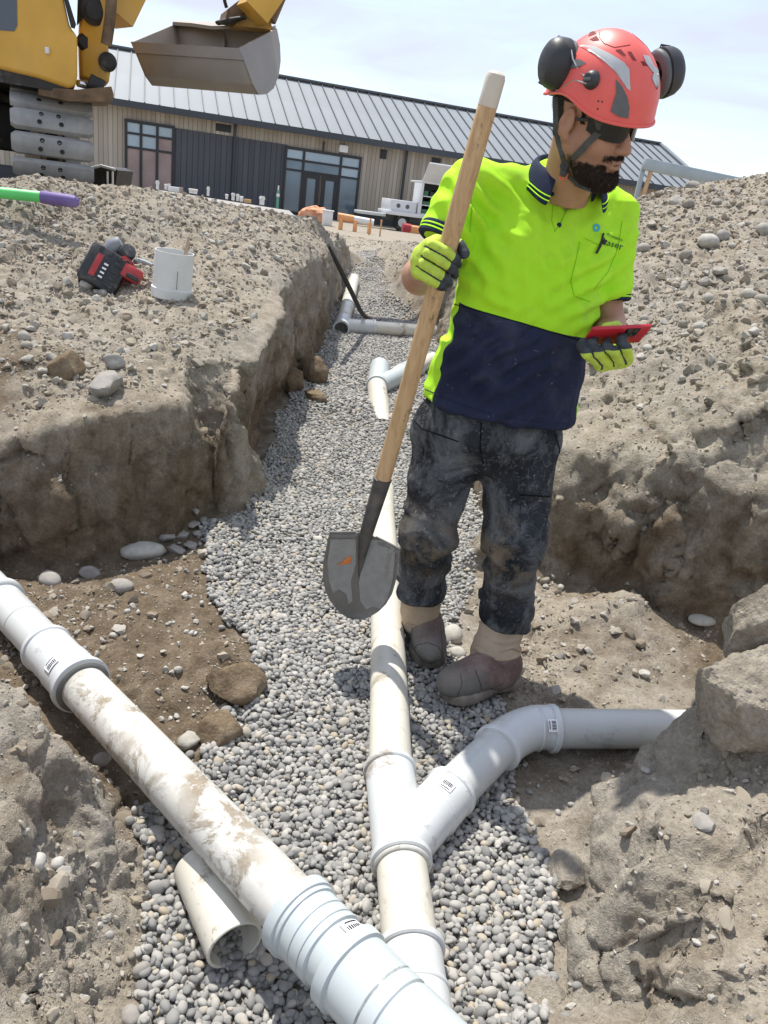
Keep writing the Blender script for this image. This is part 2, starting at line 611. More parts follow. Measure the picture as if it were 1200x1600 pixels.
# top of the left bank
for (px, py, Y, mo, lo) in [(60, 610, 2.72, .3, .8), (200, 580, 2.95, .2, .9), (290, 560, 3.15, .1, .8), (355, 560, 3.28, .05, .5), (150, 540, 3.1, .25, .9), (250, 500, 3.4, .0, .8),
                            (268, 462, 3.7, .0, .9), (165, 452, 3.75, .0, 1), (60, 470, 3.5, .1, 1), (20, 500, 3.25, .4, .8), (15, 560, 2.85, .7, .3), (75, 490, 3.35, .3, .7), (350, 470, 3.75, .0, .7),
                            (400, 480, 3.95, .0, .5), (425, 430, 4.5, .0, .6), (340, 410, 4.35, .0, .9), (100, 400, 4.1, .0, 1), (200, 390, 4.4, .0, 1), (300, 370, 4.7, .0, 1), (400, 380, 4.9, .0, .9), (470, 385, 5.5, .0, .9),
                            (0, 400, 3.9, .0, 1), (0, 300, 4.5, .0, 1), (60, 278, 4.8, .0, 1), (150, 284, 5.0, .0, 1), (250, 302, 5.3, .0, 1), (350, 316, 5.6, .0, 1), (430, 326, 6.1, .0, 1), (485, 338, 6.7, .0, 1), (508, 348, 7.3, .0, 1), (528, 362, 8.3, .0, .9),
                            (440, 350, 5.9, .0, 1), (500, 370, 6.6, .0, 1), (512, 374, 7.6, .0, .8), (-120, 290, 4.3, .0, 1), (-120, 480, 3.2, .2, 1), (-300, 300, 4, .0, 1), (-300, 600, 2.6, .3, 1)]:
    cp(up(px, py, Y), mo, lo)
# far end of the trench, ground behind
for (px, py, Y, mo, lo) in [(560, 384, 12.2, .1, .9), (585, 376, 12.6, .1, .9), (565, 372, 13.4, .0, .8), (610, 378, 12.0, .0, .9)]:
    cp(up(px, py, Y), mo, lo)
# left side trench floor (brown, damp)
for (px, py, dz, mo) in [(20, 950, .06, .9), (60, 1010, .05, .95), (130, 930, .05, 1), (200, 960, .07, 1), (270, 920, .07, .95), (300, 880, .06, .8), (150, 1060, .03, .9), (240, 1050, .05, 1), (310, 1000, .04, .9), (330, 1110, .02, .8), (200, 1150, .0, .7), (-100, 900, .06, .9), (-100, 1020, .05, .9), (250, 1250, .0, .6), (370, 1010, .05, 1)]:
    cp(PG(px, py, dz), mo, .65)
# near left bank
nl = [cp(PZ(px, py, z), mo, lo) for (px, py, z, mo, lo) in [(-120, 1000, .42, .2, .5), (0, 1062, .40, .15, .4), (80, 1108, .37, .2, .5), (150, 1188, .27, .35, .5)]]
chain(nl)
for (px, py, z, mo, lo) in [(165, 1230, .10, .6, .5), (60, 1180, .33, .45, .4), (100, 1260, .22, .6, .4), (180, 1300, .06, .45, .6), (60, 1380, .22, .55, .4), (130, 1400, .10, .3, .8), (0, 1300, .34, .3, .4), (0, 1500, .30, .35, .5), (60, 1570, .15, .15, 1), (140, 1590, .06, .1, 1), (190, 1480, .03, .1, .9), (200, 1400, .02, .1, .8), (110, 1490, .09, .1, 1), (215, 1590, .0, .1, .7), (40, 1450, .22, .3, .6)]:
    cp(PZ(px, py, z), mo, lo)
for w in [(-.56, 1.42, .04), (-.78, 1.52, .05), (-1.1, 1.55, .06), (-1.6, 1.6, .06)]: cp(w, .85, .3)
for w in [(-1.1, 1.25, .45), (-1.7, 1.3, .5), (-.9, .9, .45), (-.8, .5, .45), (-.55, .5, .3), (-.5, 0, .3), (-1.5, .6, .55), (-3.5, 1, .7), (-3, -1.5, .7), (-.8, -2, .5), (-.4, -1, .1)]: cp(w, .2, .6)
# right side trench: floor, ledge, back wall
for (px, py, dz, mo, lo) in [(800, 1120, .0, .5, .4), (900, 1085, .02, .45, .5), (1000, 1070, .03, .45, .4), (960, 1035, .05, .5, .5), (1080, 1060, .04, .5, .4), (1030, 1020, .06, .4, .6), (850, 1050, .03, .3, .7), (1180, 1080, .05, .5, .4)]:
    cp(PG(px, py, dz), mo, lo)
for (px, py, Y, mo, lo) in [(810, 1010, 2.45, .3, .8), (840, 960, 2.52, .15, .9), (900, 945, 2.52, .1, .9), (960, 935, 2.52, .2, .8), (995, 925, 2.60, .2, .8), (1010, 985, 2.42, .3, .6), (905, 1000, 2.36, .5, .6), (850, 1010, 2.35, .3, .8), (970, 1000, 2.36, .55, .4)]:
    cp(up(px, py, Y), mo, lo)
RB = [(672, 512), (712, 640), (742, 798), (800, 880), (852, 905), (940, 920), (1030, 965), (1130, 1000), (1260, 1040)]
RT = [(690, 430), (735, 560), (775, 640), (815, 690), (880, 700), (965, 690), (1050, 720), (1130, 760), (1260, 780)]
rl = [.12, .14, .16, .17, .16, .14, .13, .12, .12]
rb, rt = [], []
for k, (b, t) in enumerate(zip(RB, RT)):
    pb = PG(b[0], b[1], .03 if k < 3 else .06)
    pt = P(t[0], t[1], pb[1] + rl[k])
    if k < 3: pt[0] = max(pt[0], pb[0] + .08)
    rb.append(cp(pb, .6, .35)); rt.append(cp(pt, .42 if k > 5 else .25, .4))
    if k > 2: cp(pb * .5 + pt * .5 + np.array([0, -.03 if k < 6 else .02, 0]), .52 if k < 6 else .62, .35)
chain(rb); chain(rt)
# lip above the back wall and the spoil heap above it
for (px, py, Y, mo, lo) in [(890, 640, 3.28, .15, .3), (960, 625, 3.22, .1, .4), (1040, 645, 2.98, .15, .4), (1100, 690, 2.76, .2, .3), (1180, 660, 2.72, .2, .4), (1260, 660, 2.65, .2, .5), (1120, 600, 3.02, .1, .6), (1190, 560, 2.95, .1, .7),
                            (905, 560, 3.55, .1, .8), (990, 560, 3.45, .05, .8), (1060, 540, 3.4, .0, .9), (1150, 500, 3.4, .0, 1), (990, 460, 4.05, .0, 1), (1100, 440, 4.0, .0, 1), (1200, 430, 3.9, .0, 1), (960, 380, 4.9, .0, 1), (1060, 360, 4.8, .0, 1), (1180, 350, 4.7, .0, 1),
                            (985, 305, 5.7, .1, 1), (1040, 292, 5.7, .1, 1), (1100, 286, 5.7, .1, 1), (1165, 277, 5.6, .0, 1), (1230, 280, 5.5, .0, 1), (1350, 300, 5.4, .0, 1), (1350, 500, 3.6, .0, 1), (1350, 640, 2.7, .1, .8)]:
    cp(up(px, py, Y), mo, lo)
for w in [(.42, 5.6, .88), (.32, 6.9, .92), (.12, 8.0, .94), (-.08, 9.3, .92), (-.25, 10.6, .88), (.55, 4.6, .9), (.9, 5.3, 1.15), (.6, 7.5, .95), (.3, 9.5, .9)]: cp(w, .1, .9)
for (px, py) in [(602, 452), (640, 497), (588, 415)]: cp(PG(px, py, .02), .6, .3)
# near right bank
for (px, py, mo) in [(835, 1590, .2), (858, 1450, .2), (868, 1372, .3), (880, 1300, .4), (905, 1240, .45), (985, 1185, .5)]: cp(PG(px, py, .02), mo, .3)
for (px, py, Y, mo, lo) in [(905, 1345, 1.33, .25, .3), (940, 1250, 1.48, .3, .3), (955, 1225, 1.52, .2, .3), (1010, 1212, 1.52, .2, .3), (1128, 1125, 1.56, .1, .3), (1068, 1200, 1.46, .2, .3), (1215, 925, 1.60, .0, .2), (1135, 1080, 1.56, .1, .25), (1180, 1040, 1.56, .05, .2), (1120, 1230, 1.38, .1, .7), (1200, 1250, 1.30, .1, .7),
                            (988, 1341, 1.13, .05, .15), (1070, 1392, .99, .1, .15), (1130, 1430, .95, .1, .25), (1045, 1300, 1.2, .05, .3), (950, 1295, 1.32, .1, .15), (914, 1350, 1.34, .2, .2), (955, 1415, 1.15, .15, .1), (968, 1500, 1.05, .5, .2), (1055, 1480, .945, .5, .2), (1180, 1400, 1.05, .05, .4), (1015, 1590, .91, .5, .3), (1110, 1590, .85, .3, .4), (1200, 1560, .86, .2, .5), (900, 1540, 1.06, .3, .5), (930, 1450, 1.2, .4, .4), (1300, 1300, 1.2, .1, .5), (1300, 1000, 1.6, .1, .3)]:
    cp(up(px, py, Y), mo, lo)
for w in [(.76, 1.62, .05), (.84, 1.66, .06), (.82, 1.83, .05), (1.0, 1.80, .06), (1.25, 1.8, .1), (1.7, 1.8, .15), (.8, .5, .5), (.6, .3, .3), (1.6, 1.2, .9), (1.6, .2, .8), (.9, -1, .5), (.45, -1.5, .1), (2.6, 1.5, 1.0), (2.4, 2.4, .25), (2.3, 2.1, .2)]: cp(w, .3, .5)
# wide ground
for w in [(-4, 8, .93), (-6, 6, .93), (-6.5, 10, .9), (-2.4, 7.0, .95), (-2.2, 9.5, .92), (-4, 10.5, .9), (-3.4, 6.4, .96), (-1.3, 9, .62), (-1.6, 11.5, .58), (-9, 3, .8), (-8, -3, .7), (-1.2, 13, .55), (.8, 13, .6), (3, 9, .8), (3.3, 6, 1.4), (2.3, 5.8, 1.86), (1.4, 7.2, 1.1), (5, 4.5, 1.3), (5, 1, 1.1), (5, 8, .7), (4, -3, .8), (0, -6, .4), (-4, -6, .6),
          (-8, 16, .35), (0, 18, .35), (8, 14, .4), (-14, 26, .08), (-4, 28, .08), (8, 30, .06), (20, 24, .1), (-18, 12, .3), (22, 8, .3), (-30, 40, -.05), (-10, 45, -.03), (14, 45, -.03), (40, 45, 0), (-50, 0, .3), (50, -10, .3), (0, -50, .3),
          (-160, 160, 0), (0, 220, 0), (160, 160, 0), (-200, -100, 0), (200, -100, 0), (0, -200, 0), (900, 900, -3), (-900, 900, -3), (0, 1300, -3), (900, -900, -3), (-900, -900, -3)]:
    cp(w, .0, .35 if w[1] < 12 else .15)

A = np.array(CT)
res = geometry.delaunay_2d_cdt([Vector((a[0], a[1])) for a in A], LINKS, [], 0, 1e-4)
tv2, tfaces, orig = res[0], res[2], res[3]
TV = np.zeros((len(tv2), 5))
for i, v in enumerate(tv2):
    if orig[i]:
        TV[i] = A[orig[i][0]]
        if orig[i][0] in SHIFT: TV[i, :3] += SHIFT[orig[i][0]]
    else:
        d = np.hypot(A[:, 0] - v.x, A[:, 1] - v.y); k = np.argsort(d)[:3]; w = 1 / (d[k] + 1e-4)
        TV[i] = (A[k] * w[:, None]).sum(0) / w.sum(); TV[i, 0], TV[i, 1] = v.x, v.y
TF = np.array([f for f in tfaces if len(f) == 3], np.int64)
_xy = np.array([(v.x, v.y) for v in tv2])
a_, b_, c_ = (_xy[TF[:, i]] for i in range(3))
flip = ((b_ - a_)[:, 0] * (c_ - a_)[:, 1] - (b_ - a_)[:, 1] * (c_ - a_)[:, 0]) < 0
TF[flip] = TF[flip][:, ::-1]

def split(V, T, long_edge):
    """split every marked edge at its middle; triangles follow"""
    E = np.sort(np.concatenate([T[:, [0, 1]], T[:, [1, 2]], T[:, [2, 0]]]), 1)
    key, inv = np.unique(E[:, 0] * len(V) + E[:, 1], return_inverse=True)
    inv = inv.ravel()
    U = np.stack([key // len(V), key % len(V)], 1)
    mk = long_edge(V[U[:, 0]], V[U[:, 1]])
    if not mk.any(): return V, T, False
    new = np.full(len(U), -1, np.int64)
    new[mk] = len(V) + np.arange(mk.sum())
    V = np.concatenate([V, (V[U[mk, 0]] + V[U[mk, 1]]) / 2])
    n = len(T)
    m = np.stack([new[inv[:n]], new[inv[n:2 * n]], new[inv[2 * n:]]], 1)
    cnt = (m >= 0).sum(1)
    out = [T[cnt == 0]]
    s3 = cnt == 3
    t, q = T[s3], m[s3]
    out += [np.stack([t[:, 0], q[:, 0], q[:, 2]], 1), np.stack([q[:, 0], t[:, 1], q[:, 1]], 1), np.stack([q[:, 2], q[:, 1], t[:, 2]], 1), q]
    for r in range(3):
        tt = np.roll(T, -r, 1); mmr = np.roll(m, -r, 1)
        s1 = (cnt == 1) & (mmr[:, 0] >= 0)
        t, q = tt[s1], mmr[s1]
        out += [np.stack([t[:, 0], q[:, 0], t[:, 2]], 1), np.stack([q[:, 0], t[:, 1], t[:, 2]], 1)]
        s2 = (cnt == 2) & (mmr[:, 2] < 0)
        t, q = tt[s2], mmr[s2]
        out += [np.stack([q[:, 0], t[:, 1], q[:, 1]], 1), np.stack([t[:, 0], q[:, 0], q[:, 1]], 1), np.stack([t[:, 0], q[:, 1], t[:, 2]], 1)]
    return V, np.concatenate(out), True

def view_dist(p):
    """distance to the camera, and how far outside its view a point lies (0 inside)"""
    q = p[:, :3] - np.array([0, 0, CAMZ])
    w = q @ _f
    sx = np.abs(q @ _X) / np.maximum(w, .05); sy = np.abs(q @ _Y) / np.maximum(w, .05)
    out = np.maximum(np.maximum(sx / .5 - 1.12, sy / .667 - 1.12), 0)
    out = np.where(w < .1, 3.0, out)
    return np.linalg.norm(q, axis=1), np.minimum(out, 3)

def crit(k, mn):
    def f(a, b):
        L = np.linalg.norm(a[:, :3] - b[:, :3], axis=1)
        d, o = view_dist((a + b) / 2)
        flr = np.clip(1 - 5 * (a[:, 4] + b[:, 4]), 0, 1)
        return L > np.maximum(mn, k * d) * (1 + 6 * o) * (1 + 2.5 * flr)
    return f
V, T = TV, TF
for _ in range(11):
    V, T, more = split(V, T, crit(0.017, 0.05))
    if not more: break
W = V.copy()
W[:, :3] = relax(V[:, :3], T, 3, 0.42)
far_ = np.hypot(V[:, 0], V[:, 1]) > 60
W[far_] = V[far_]
V = W
p3 = V[:, :3]
nn = vnormals(p3, T)
near = np.clip(1.2 - np.linalg.norm(p3, axis=1) / 25, 0, 1)
steep = 1 - np.clip(np.abs(nn[:, 2]), 0, 1)
amp = (0.30 + 0.7 * V[:, 4] + 0.5 * steep) * near
c1_, c2_, cv_ = worley(p3 + .08 * np.stack([fbm(p3, 4, 2, .5, 14), fbm(p3, 4, 2, .5, 15), fbm(p3, 4, 2, .5, 16)], 1), 4.2, 77)
crag = sstep(.50, .62, p3[:, 0]) * sstep(1.45, 1.30, p3[:, 1]) * sstep(.03, .15, p3[:, 2]) * sstep(.2, .5, p3[:, 1])
crag = np.maximum(crag, .85 * sstep(.62, .8, p3[:, 0]) * sstep(2.2, 2.4, p3[:, 1]) * sstep(3.5, 3.1, p3[:, 1]) * sstep(.1, .3, p3[:, 2]))
crag = np.maximum(crag, .5 * sstep(-.42, -.55, p3[:, 0]) * sstep(1.4, 1.25, p3[:, 1]) * sstep(.05, .2, p3[:, 2]))
V[:, :3] = p3 + nn * (amp * (0.055 * fbm(p3, 2.6, 3, .55, 3)) + crag * ((cv_ - .40) * .065 * sstep(0, .16, c2_ - c1_) - .018 * (1 - sstep(0, .10, c2_ - c1_))))[:, None]
for _ in range(12):
    V, T, more = split(V, T, crit(0.0078, 0.009))
    if not more: break
p3 = V[:, :3].copy()
nn = vnormals(p3, T)
near = np.clip(1.15 - np.linalg.norm(p3, axis=1) / 22, 0, 1)
steep = 1 - np.clip(np.abs(nn[:, 2]), 0, 1)
loose = np.clip(V[:, 4], 0, 1)
# broken clay: faceted lumps with cracks; loose rubble: rounded clods; cut faces: grooves of the digger teeth
jit = p3 + 0.06 * np.stack([fbm(p3, 5, 2, .5, 11), fbm(p3, 5, 2, .5, 12), fbm(p3, 5, 2, .5, 13)], 1)
d1, d2, rv = worley(jit, 4.2, 5)
facet = (rv - 0.5) * 0.05 * sstep(0.0, 0.12, d2 - d1) - 0.022 * (1 - sstep(0, 0.07, d2 - d1))
e1, e2, ev = worley(jit, 15.0, 6)
clod = (0.5 - e1) * 0.022 * (ev > .35) - 0.006 * (1 - sstep(0, .12, e2 - e1))
g1, g2, gv = worley(p3, 42.0, 8)
grit = (0.45 - g1) * 0.008 * (gv > .45)
groove = 0.026 * vnoise(p3 * np.array([11, 11, 1.3]), 1.0, 21) + 0.013 * vnoise(p3 * np.array([30, 30, 2.5]), 1.0, 22)
on_floor = sstep(.05, .0, np.abs(loose)) * (steep < .3)
disp = facet * (0.12 + .75 * steep + .4 * loose * (0.4 + steep)) * (1 - on_floor) + clod * loose * 1.7 + grit * (0.3 + 1.5 * loose) + .010 * loose * fbm(p3, 20, 3, .6, 34) + groove * sstep(.5, .8, steep) * (1 - .6 * loose)
disp += 0.012 * fbm(p3, 9, 4, .55, 31) * (.35 + .7 * steep)
disp += 0.0035 * fbm(p3, 60, 3, .6, 32)
V[:, :3] = p3 + nn * (disp * near)[:, None]
ground = obj('ground', V[:, :3], T, MAT['soil'], None, True)
tag(ground, kind='structure')
attr(ground, 'moist', V[:, 3])
GV, GT, GN, GLOOSE = V[:, :3], T, nn, loose
print('terrain', len(GV), len(GT))

from mathutils.bvhtree import BVHTree
_coarse = BVHTree.FromPolygons([tuple(v) for v in GV.tolist()], [tuple(t) for t in GT.tolist()])
def drop(x, y, z=6.0):
    """height of the ground below a point"""
    h = _coarse.ray_cast(Vector((x, y, z)), Vector((0, 0, -1)))
    return h[0].z if h[0] is not None else 0.0
def hit(px, py):
    """where the line of sight through a pixel meets the ground"""
    d = ray(px, py)
    h = _coarse.ray_cast(Vector((0, 0, CAMZ)), Vector(d).normalized())
    return np.array(h[0]) if h[0] is not None else PG(px, py)
# ------------------------------------------------------------------ stones
def ico(sub):
    bm = bmesh.new()
    bmesh.ops.create_icosphere(bm, subdivisions=sub, radius=1.0)
    V = np.array([v.co[:] for v in bm.verts]); F = np.array([[v.index for v in f.verts] for f in bm.faces])
    bm.free()
    return V, F
ICO2, ICO3, ICO4, ICO5 = ico(2), ico(3), ico(4), ico(6)

def pebble_shape(seed, sub=ICO2):
    r = np.random.RandomState(seed)
    V = sub[0].copy()
    V *= 1 + 0.16 * fbm(V + seed * 3.1, 0.9, 2, .5, seed)[:, None]
    V *= np.array([1.0, r.uniform(.66, .9), r.uniform(.42, .62)])
    return V, sub[1]

def rock_shape(seed, sub=ICO3, rough=0.12, cuts=9, dmin=.55, dmax=.85):
    """angular broken stone: a ball cut by planes, then roughened"""
    r = np.random.RandomState(seed + 100)
    V = sub[0].copy()
    for _ in range(cuts):
        n = unit(r.normal(size=3)); d = r.uniform(dmin, dmax)
        o = V @ n - d
        V -= np.where(o > 0, o, 0)[:, None] * n * .94
    V *= np.array([1.0, r.uniform(.7, 1.0), r.uniform(.5, .8)])
    big_ = len(V) > 2000
    V *= 1 + rough * fbm(V + seed * 2.7, 2.2, 6 if big_ else 4, .6 if big_ else .55, seed)[:, None]
    if big_:
        d1, d2, rv = worley(V + .15 * fbm(V, 3, 2, .5, seed)[:, None], 2.4, seed)
        V *= 1 + ((rv - .5) * .09 * sstep(0, .25, d2 - d1) - .015 * (1 - sstep(0, .07, d2 - d1)))[:, None]
        V *= 1 + .030 * fbm(V, 9, 5, .6, seed + 3)[:, None]
    return V, sub[1]

def proto_collection(name, shapes, mat, smooth, auto=None):
    c = bpy.data.collections.new(name)
    for i, (V, F) in enumerate(shapes):
        me = mesh_np(name + '_shape', V, F, smooth)
        if auto: me.set_sharp_from_angle(angle=math.radians(auto))
        me.materials.append(mat)
        o = bpy.data.objects.new(name + '_shape', me)
        c.objects.link(o)
    return c

def scatter(name, pts, nrm, size, seed, coll, label, cat, lay=0.25):
    """one stuff object: stones from the collection set on the points by geometry nodes"""
    n = len(pts)
    r = np.random.RandomState(seed)
    # random turn about the surface normal, with some tilt
    ax = nrm + lay * r.normal(size=(n, 3)); ax /= np.linalg.norm(ax, axis=1)[:, None]
    th = r.uniform(0, 2 * math.pi, n)
    h = np.stack([np.cos(th), np.sin(th), np.zeros(n)], 1)
    x = h - ax * (h * ax).sum(1)[:, None]; x /= np.maximum(np.linalg.norm(x, axis=1), 1e-6)[:, None]
    y = np.cross(ax, x)
    eul = np.zeros((n, 3))
    eul[:, 1] = np.arcsin(np.clip(-x[:, 2], -1, 1))
    eul[:, 2] = np.arctan2(x[:, 1], x[:, 0])
    eul[:, 0] = np.arctan2(y[:, 2], ax[:, 2])
    me = bpy.data.meshes.new(name)
    me.vertices.add(n); me.vertices.foreach_set('co', np.asarray(pts, np.float32).ravel())
    for nm, v in (('rot', eul), ):
        a = me.attributes.new(nm, 'FLOAT_VECTOR', 'POINT'); a.data.foreach_set('vector', v.astype(np.float32).ravel())
    a = me.attributes.new('siz', 'FLOAT', 'POINT'); a.data.foreach_set('value', np.asarray(size, np.float32))
    a = me.attributes.new('idx', 'INT', 'POINT'); a.data.foreach_set('value', r.randint(0, len(coll.objects), n).astype(np.int32))
    me.update()
    o = bpy.data.objects.new(name, me)
    COL.objects.link(o)
    g = bpy.data.node_groups.new(name + '_nodes', 'GeometryNodeTree')
    g.interface.new_socket('Geometry', in_out='INPUT', socket_type='NodeSocketGeometry')
    g.interface.new_socket('Geometry', in_out='OUTPUT', socket_type='NodeSocketGeometry')
    N = g.nodes
    i_, o_ = N.new('NodeGroupInput'), N.new('NodeGroupOutput')
    inst = N.new('GeometryNodeInstanceOnPoints'); ci = N.new('GeometryNodeCollectionInfo')
    ci.inputs['Collection'].default_value = coll
    ci.inputs['Separate Children'].default_value = True
    ci.inputs['Reset Children'].default_value = True
    inst.inputs['Pick Instance'].default_value = True
    def na(nm, t):
        k = N.new('GeometryNodeInputNamedAttribute'); k.data_type = t; k.inputs['Name'].default_value = nm
        return k.outputs[0]
    e2r = N.new('FunctionNodeEulerToRotation')
    L = g.links.new
    L(i_.outputs[0], inst.inputs['Points']); L(ci.outputs[0], inst.inputs['Instance'])
    L(na('idx', 'INT'), inst.inputs['Instance Index'])
    L(na('rot', 'FLOAT_VECTOR'), e2r.inputs[0]); L(e2r.outputs[0], inst.inputs['Rotation'])
    L(na('siz', 'FLOAT'), inst.inputs['Scale'])
    L(inst.outputs[0], o_.inputs[0])
    md = o.modifiers.new('stones', 'NODES'); md.node_group = g
    return tag(o, label, cat, None, 'stuff')

peb = proto_collection('pebble', [pebble_shape(i) for i in range(10)], MAT['pebble'], True)
rub = proto_collection('rubble', [rock_shape(i, ICO2, .30, 8, .32, .72) for i in range(14)], MAT['rubble'], True, 18)

# where gravel lies: outline on the plan
def inpoly(x, y, poly):
    r = np.zeros(len(x), bool)
    n = len(poly)
    for i in range(n):
        x1, y1 = poly[i][:2]; x2, y2 = poly[(i + 1) % n][:2]
        c = ((y1 > y) != (y2 > y)) & (x < (x2 - x1) * (y - y1) / (y2 - y1 + 1e-12) + x1)
        r ^= c
    return r
GRAVEL = [PG(*q) for q in [(205, 1640), (225, 1500), (238, 1400), (205, 1320), (265, 1240), (320, 1185), (385, 1075), (390, 1010), (345, 985), (318, 935), (316, 850), (332, 808), (380, 732), (410, 650), (450, 598), (500, 540), (522, 488), (546, 415), (560, 392),
                           (596, 400), (606, 452), (645, 500), (672, 520), (716, 640), (752, 800), (742, 905), (690, 1000), (770, 1075), (800, 1100), (790, 1250), (850, 1330), (868, 1400), (862, 1490), (838, 1590), (835, 1660)]]
GRAVEL += [np.array([.42, .5, 0]), np.array([-.3, .5, 0])]
def surface(x, y):
    """height and normal of the ground under many points (interpolated from its own mesh)"""
    z = np.zeros(len(x)); n = np.zeros((len(x), 3)); n[:, 2] = 1
    for i in range(len(x)):
        h = _coarse.ray_cast(Vector((x[i], y[i], 5)), Vector((0, 0, -1)))
        if h[0] is not None: z[i] = h[0].z; n[i] = h[1]
    return z, n

rs = np.random.RandomState(5)
PTS, SIZ, NR = [], [], []
for (y0, y1, sp, layers, smin_, smax_) in [(.62, 2.2, .0155, 3, .0065, .0135), (2.2, 4.2, .0158, 2, .0068, .0135), (4.2, 7.0, .021, 2, .009, .0155), (7.0, 11.6, .024, 1, .011, .016)]:
    for lay in range(layers):
        gx, gy = np.meshgrid(np.arange(-1.2, 1.0, sp), np.arange(y0, y1, sp))
        x = gx.ravel() + rs.uniform(-.55, .55, gx.size) * sp; y = gy.ravel() + rs.uniform(-.55, .55, gx.size) * sp
        pp = np.stack([x, y, np.zeros(len(x))], 1)
        wob = .035 * np.stack([fbm(pp, 7, 3, .6, 41), fbm(pp, 7, 3, .6, 42)], 1)
        k = inpoly(x + wob[:, 0], y + wob[:, 1], GRAVEL)
        x, y = x[k], y[k]
        _, ov = view_dist(np.stack([x, y, np.zeros(len(x))], 1))
        x, y = x[ov < .25], y[ov < .25]
        s = rs.uniform(smin_, smax_, len(x)) * np.where(rs.rand(len(x)) < .07, 1.4, 1) * np.where(rs.rand(len(x)) < .18, .7, 1)
        PTS.append(np.stack([x, y, .0075 * lay + 0 * x], 1)); SIZ.append(s)
PTS = np.concatenate(PTS); SIZ = np.concatenate(SIZ)
zz, nr = surface(PTS[:, 0], PTS[:, 1])
zfl = np.where(PTS[:, 1] < 3, 0, np.where(PTS[:, 1] < 6.5, .08 * (PTS[:, 1] - 3), .28 + .064 * (PTS[:, 1] - 6.5)))
ok = (nr[:, 2] > .5) & (zz < zfl + .10)
PTS, SIZ, zz, nr = PTS[ok], SIZ[ok], zz[ok], nr[ok]
nj = 2600
jk = rs.choice(len(PTS), nj)
jp = PTS[jk] + np.stack([rs.normal(0, .055, nj), rs.normal(0, .055, nj), np.zeros(nj)], 1)
jo = ~inpoly(jp[:, 0], jp[:, 1], GRAVEL)
jp = jp[jo]; jz, jn = surface(jp[:, 0], jp[:, 1])
jf = (jn[:, 2] > .5) & (jz < .12 + np.where(jp[:, 1] < 3, 0, .08 * (jp[:, 1] - 3)))
jp[:, 2] = 0
PTS = np.concatenate([PTS, jp[jf]]); SIZ = np.concatenate([SIZ, rs.uniform(.006, .013, jf.sum())]); zz = np.concatenate([zz, jz[jf]]); nr = np.concatenate([nr, jn[jf]])
heave = .012 * fbm(np.stack([PTS[:, 0], PTS[:, 1], 0 * zz], 1), 3.0, 3, .5, 51)
PTS[:, 2] += zz + .004 + np.maximum(heave, -.006)
nr = nr * .5 + np.array([0, 0, .5])
gravel = scatter('gravel', PTS, nr, SIZ, 8, peb, 'grey rounded drainage pebbles covering the trench floor', 'gravel', .38)
print('pebbles', len(PTS))

# loose crumbs and stones on the banks
fa = GV[GT]
ctr = fa.mean(1)
area = .5 * np.linalg.norm(np.cross(fa[:, 1] - fa[:, 0], fa[:, 2] - fa[:, 0]), axis=1)
lo_f = GLOOSE[GT].mean(1)
dd, ov = view_dist(ctr)
fn = vnormals(GV, GT)[GT[:, 0]]
patch = sstep(-.25, .35, fbm(ctr, 3.2, 3, .6, 61))
not_gravel = ~inpoly(ctr[:, 0], ctr[:, 1], GRAVEL)
wgt = area * (0.06 + lo_f ** 1.6 * (.35 + patch)) * sstep(.35, .75, fn[:, 2]) * (ov < .2) / np.clip(dd, 1.2, 12) ** 1.5 * (dd < 16) * not_gravel
def pick(n, w, seed):
    r = np.random.RandomState(seed)
    k = r.choice(len(w), n, p=w / w.sum())
    u, v = r.rand(n), r.rand(n); s = u + v > 1; u[s], v[s] = 1 - u[s], 1 - v[s]
    f = GV[GT[k]]
    return f[:, 0] + u[:, None] * (f[:, 1] - f[:, 0]) + v[:, None] * (f[:, 2] - f[:, 0]), fn[k], k
NR_ = 60000
pt, pn, pk = pick(NR_, wgt, 71)
r = np.random.RandomState(72)
dist = np.linalg.norm(pt - np.array([0, 0, CAMZ]), axis=1)
sz = .0031 * (1 - r.rand(NR_)) ** (-1 / 2.25)
sz = np.clip(sz * np.clip(dist / 2.6, .75, 2.0), .003, .028)
rubble = scatter('rubble', pt + pn * sz[:, None] * .15, pn, sz, 73, rub, 'grey crumbs of broken clay and small stones strewn over the banks', 'rubble', .5)

# single stones that can be told apart
def stone(name, label, cat, px, py, wpx, mat, shape, flat=.7, group=None, yaw=None, sink=.3, seed=0, Y=None, tilt=0.0):
    """stone about wpx pixels wide at the pixel, half sunk into the ground"""
    p = hit(px, py) if Y is None else P(px, py, Y)
    w = (p - np.array([0, 0, CAMZ])) @ _f
    s = wpx * w / FPX / 2
    Vv, F = shape
    Vv = Vv.copy(); Vv[:, 2] *= flat / max(.3, np.abs(Vv[:, 2]).max()) * 1.0
    rr = np.random.RandomState(seed + int(px) * 7 + int(py))
    a = rr.uniform(0, 6.28) if yaw is None else yaw
    R = np.array([[math.cos(a), -math.sin(a), 0], [math.sin(a), math.cos(a), 0], [0, 0, 1]])
    Vv = (Vv * s) @ R.T
    if tilt:
        ct, st_ = math.cos(tilt), math.sin(tilt)
        Vv = Vv @ np.array([[ct, 0, st_], [0, 1, 0], [-st_, 0, ct]]).T
    base = p + np.array([0, 0, s * flat * (1 - 2 * sink) * .6])
    me_o = obj(name, Vv, F, mat, None, True, 34 if mat not in (MAT['cobble'],) else None)
    me_o.location = tuple(base)
    return tag(me_o, label, cat, group)

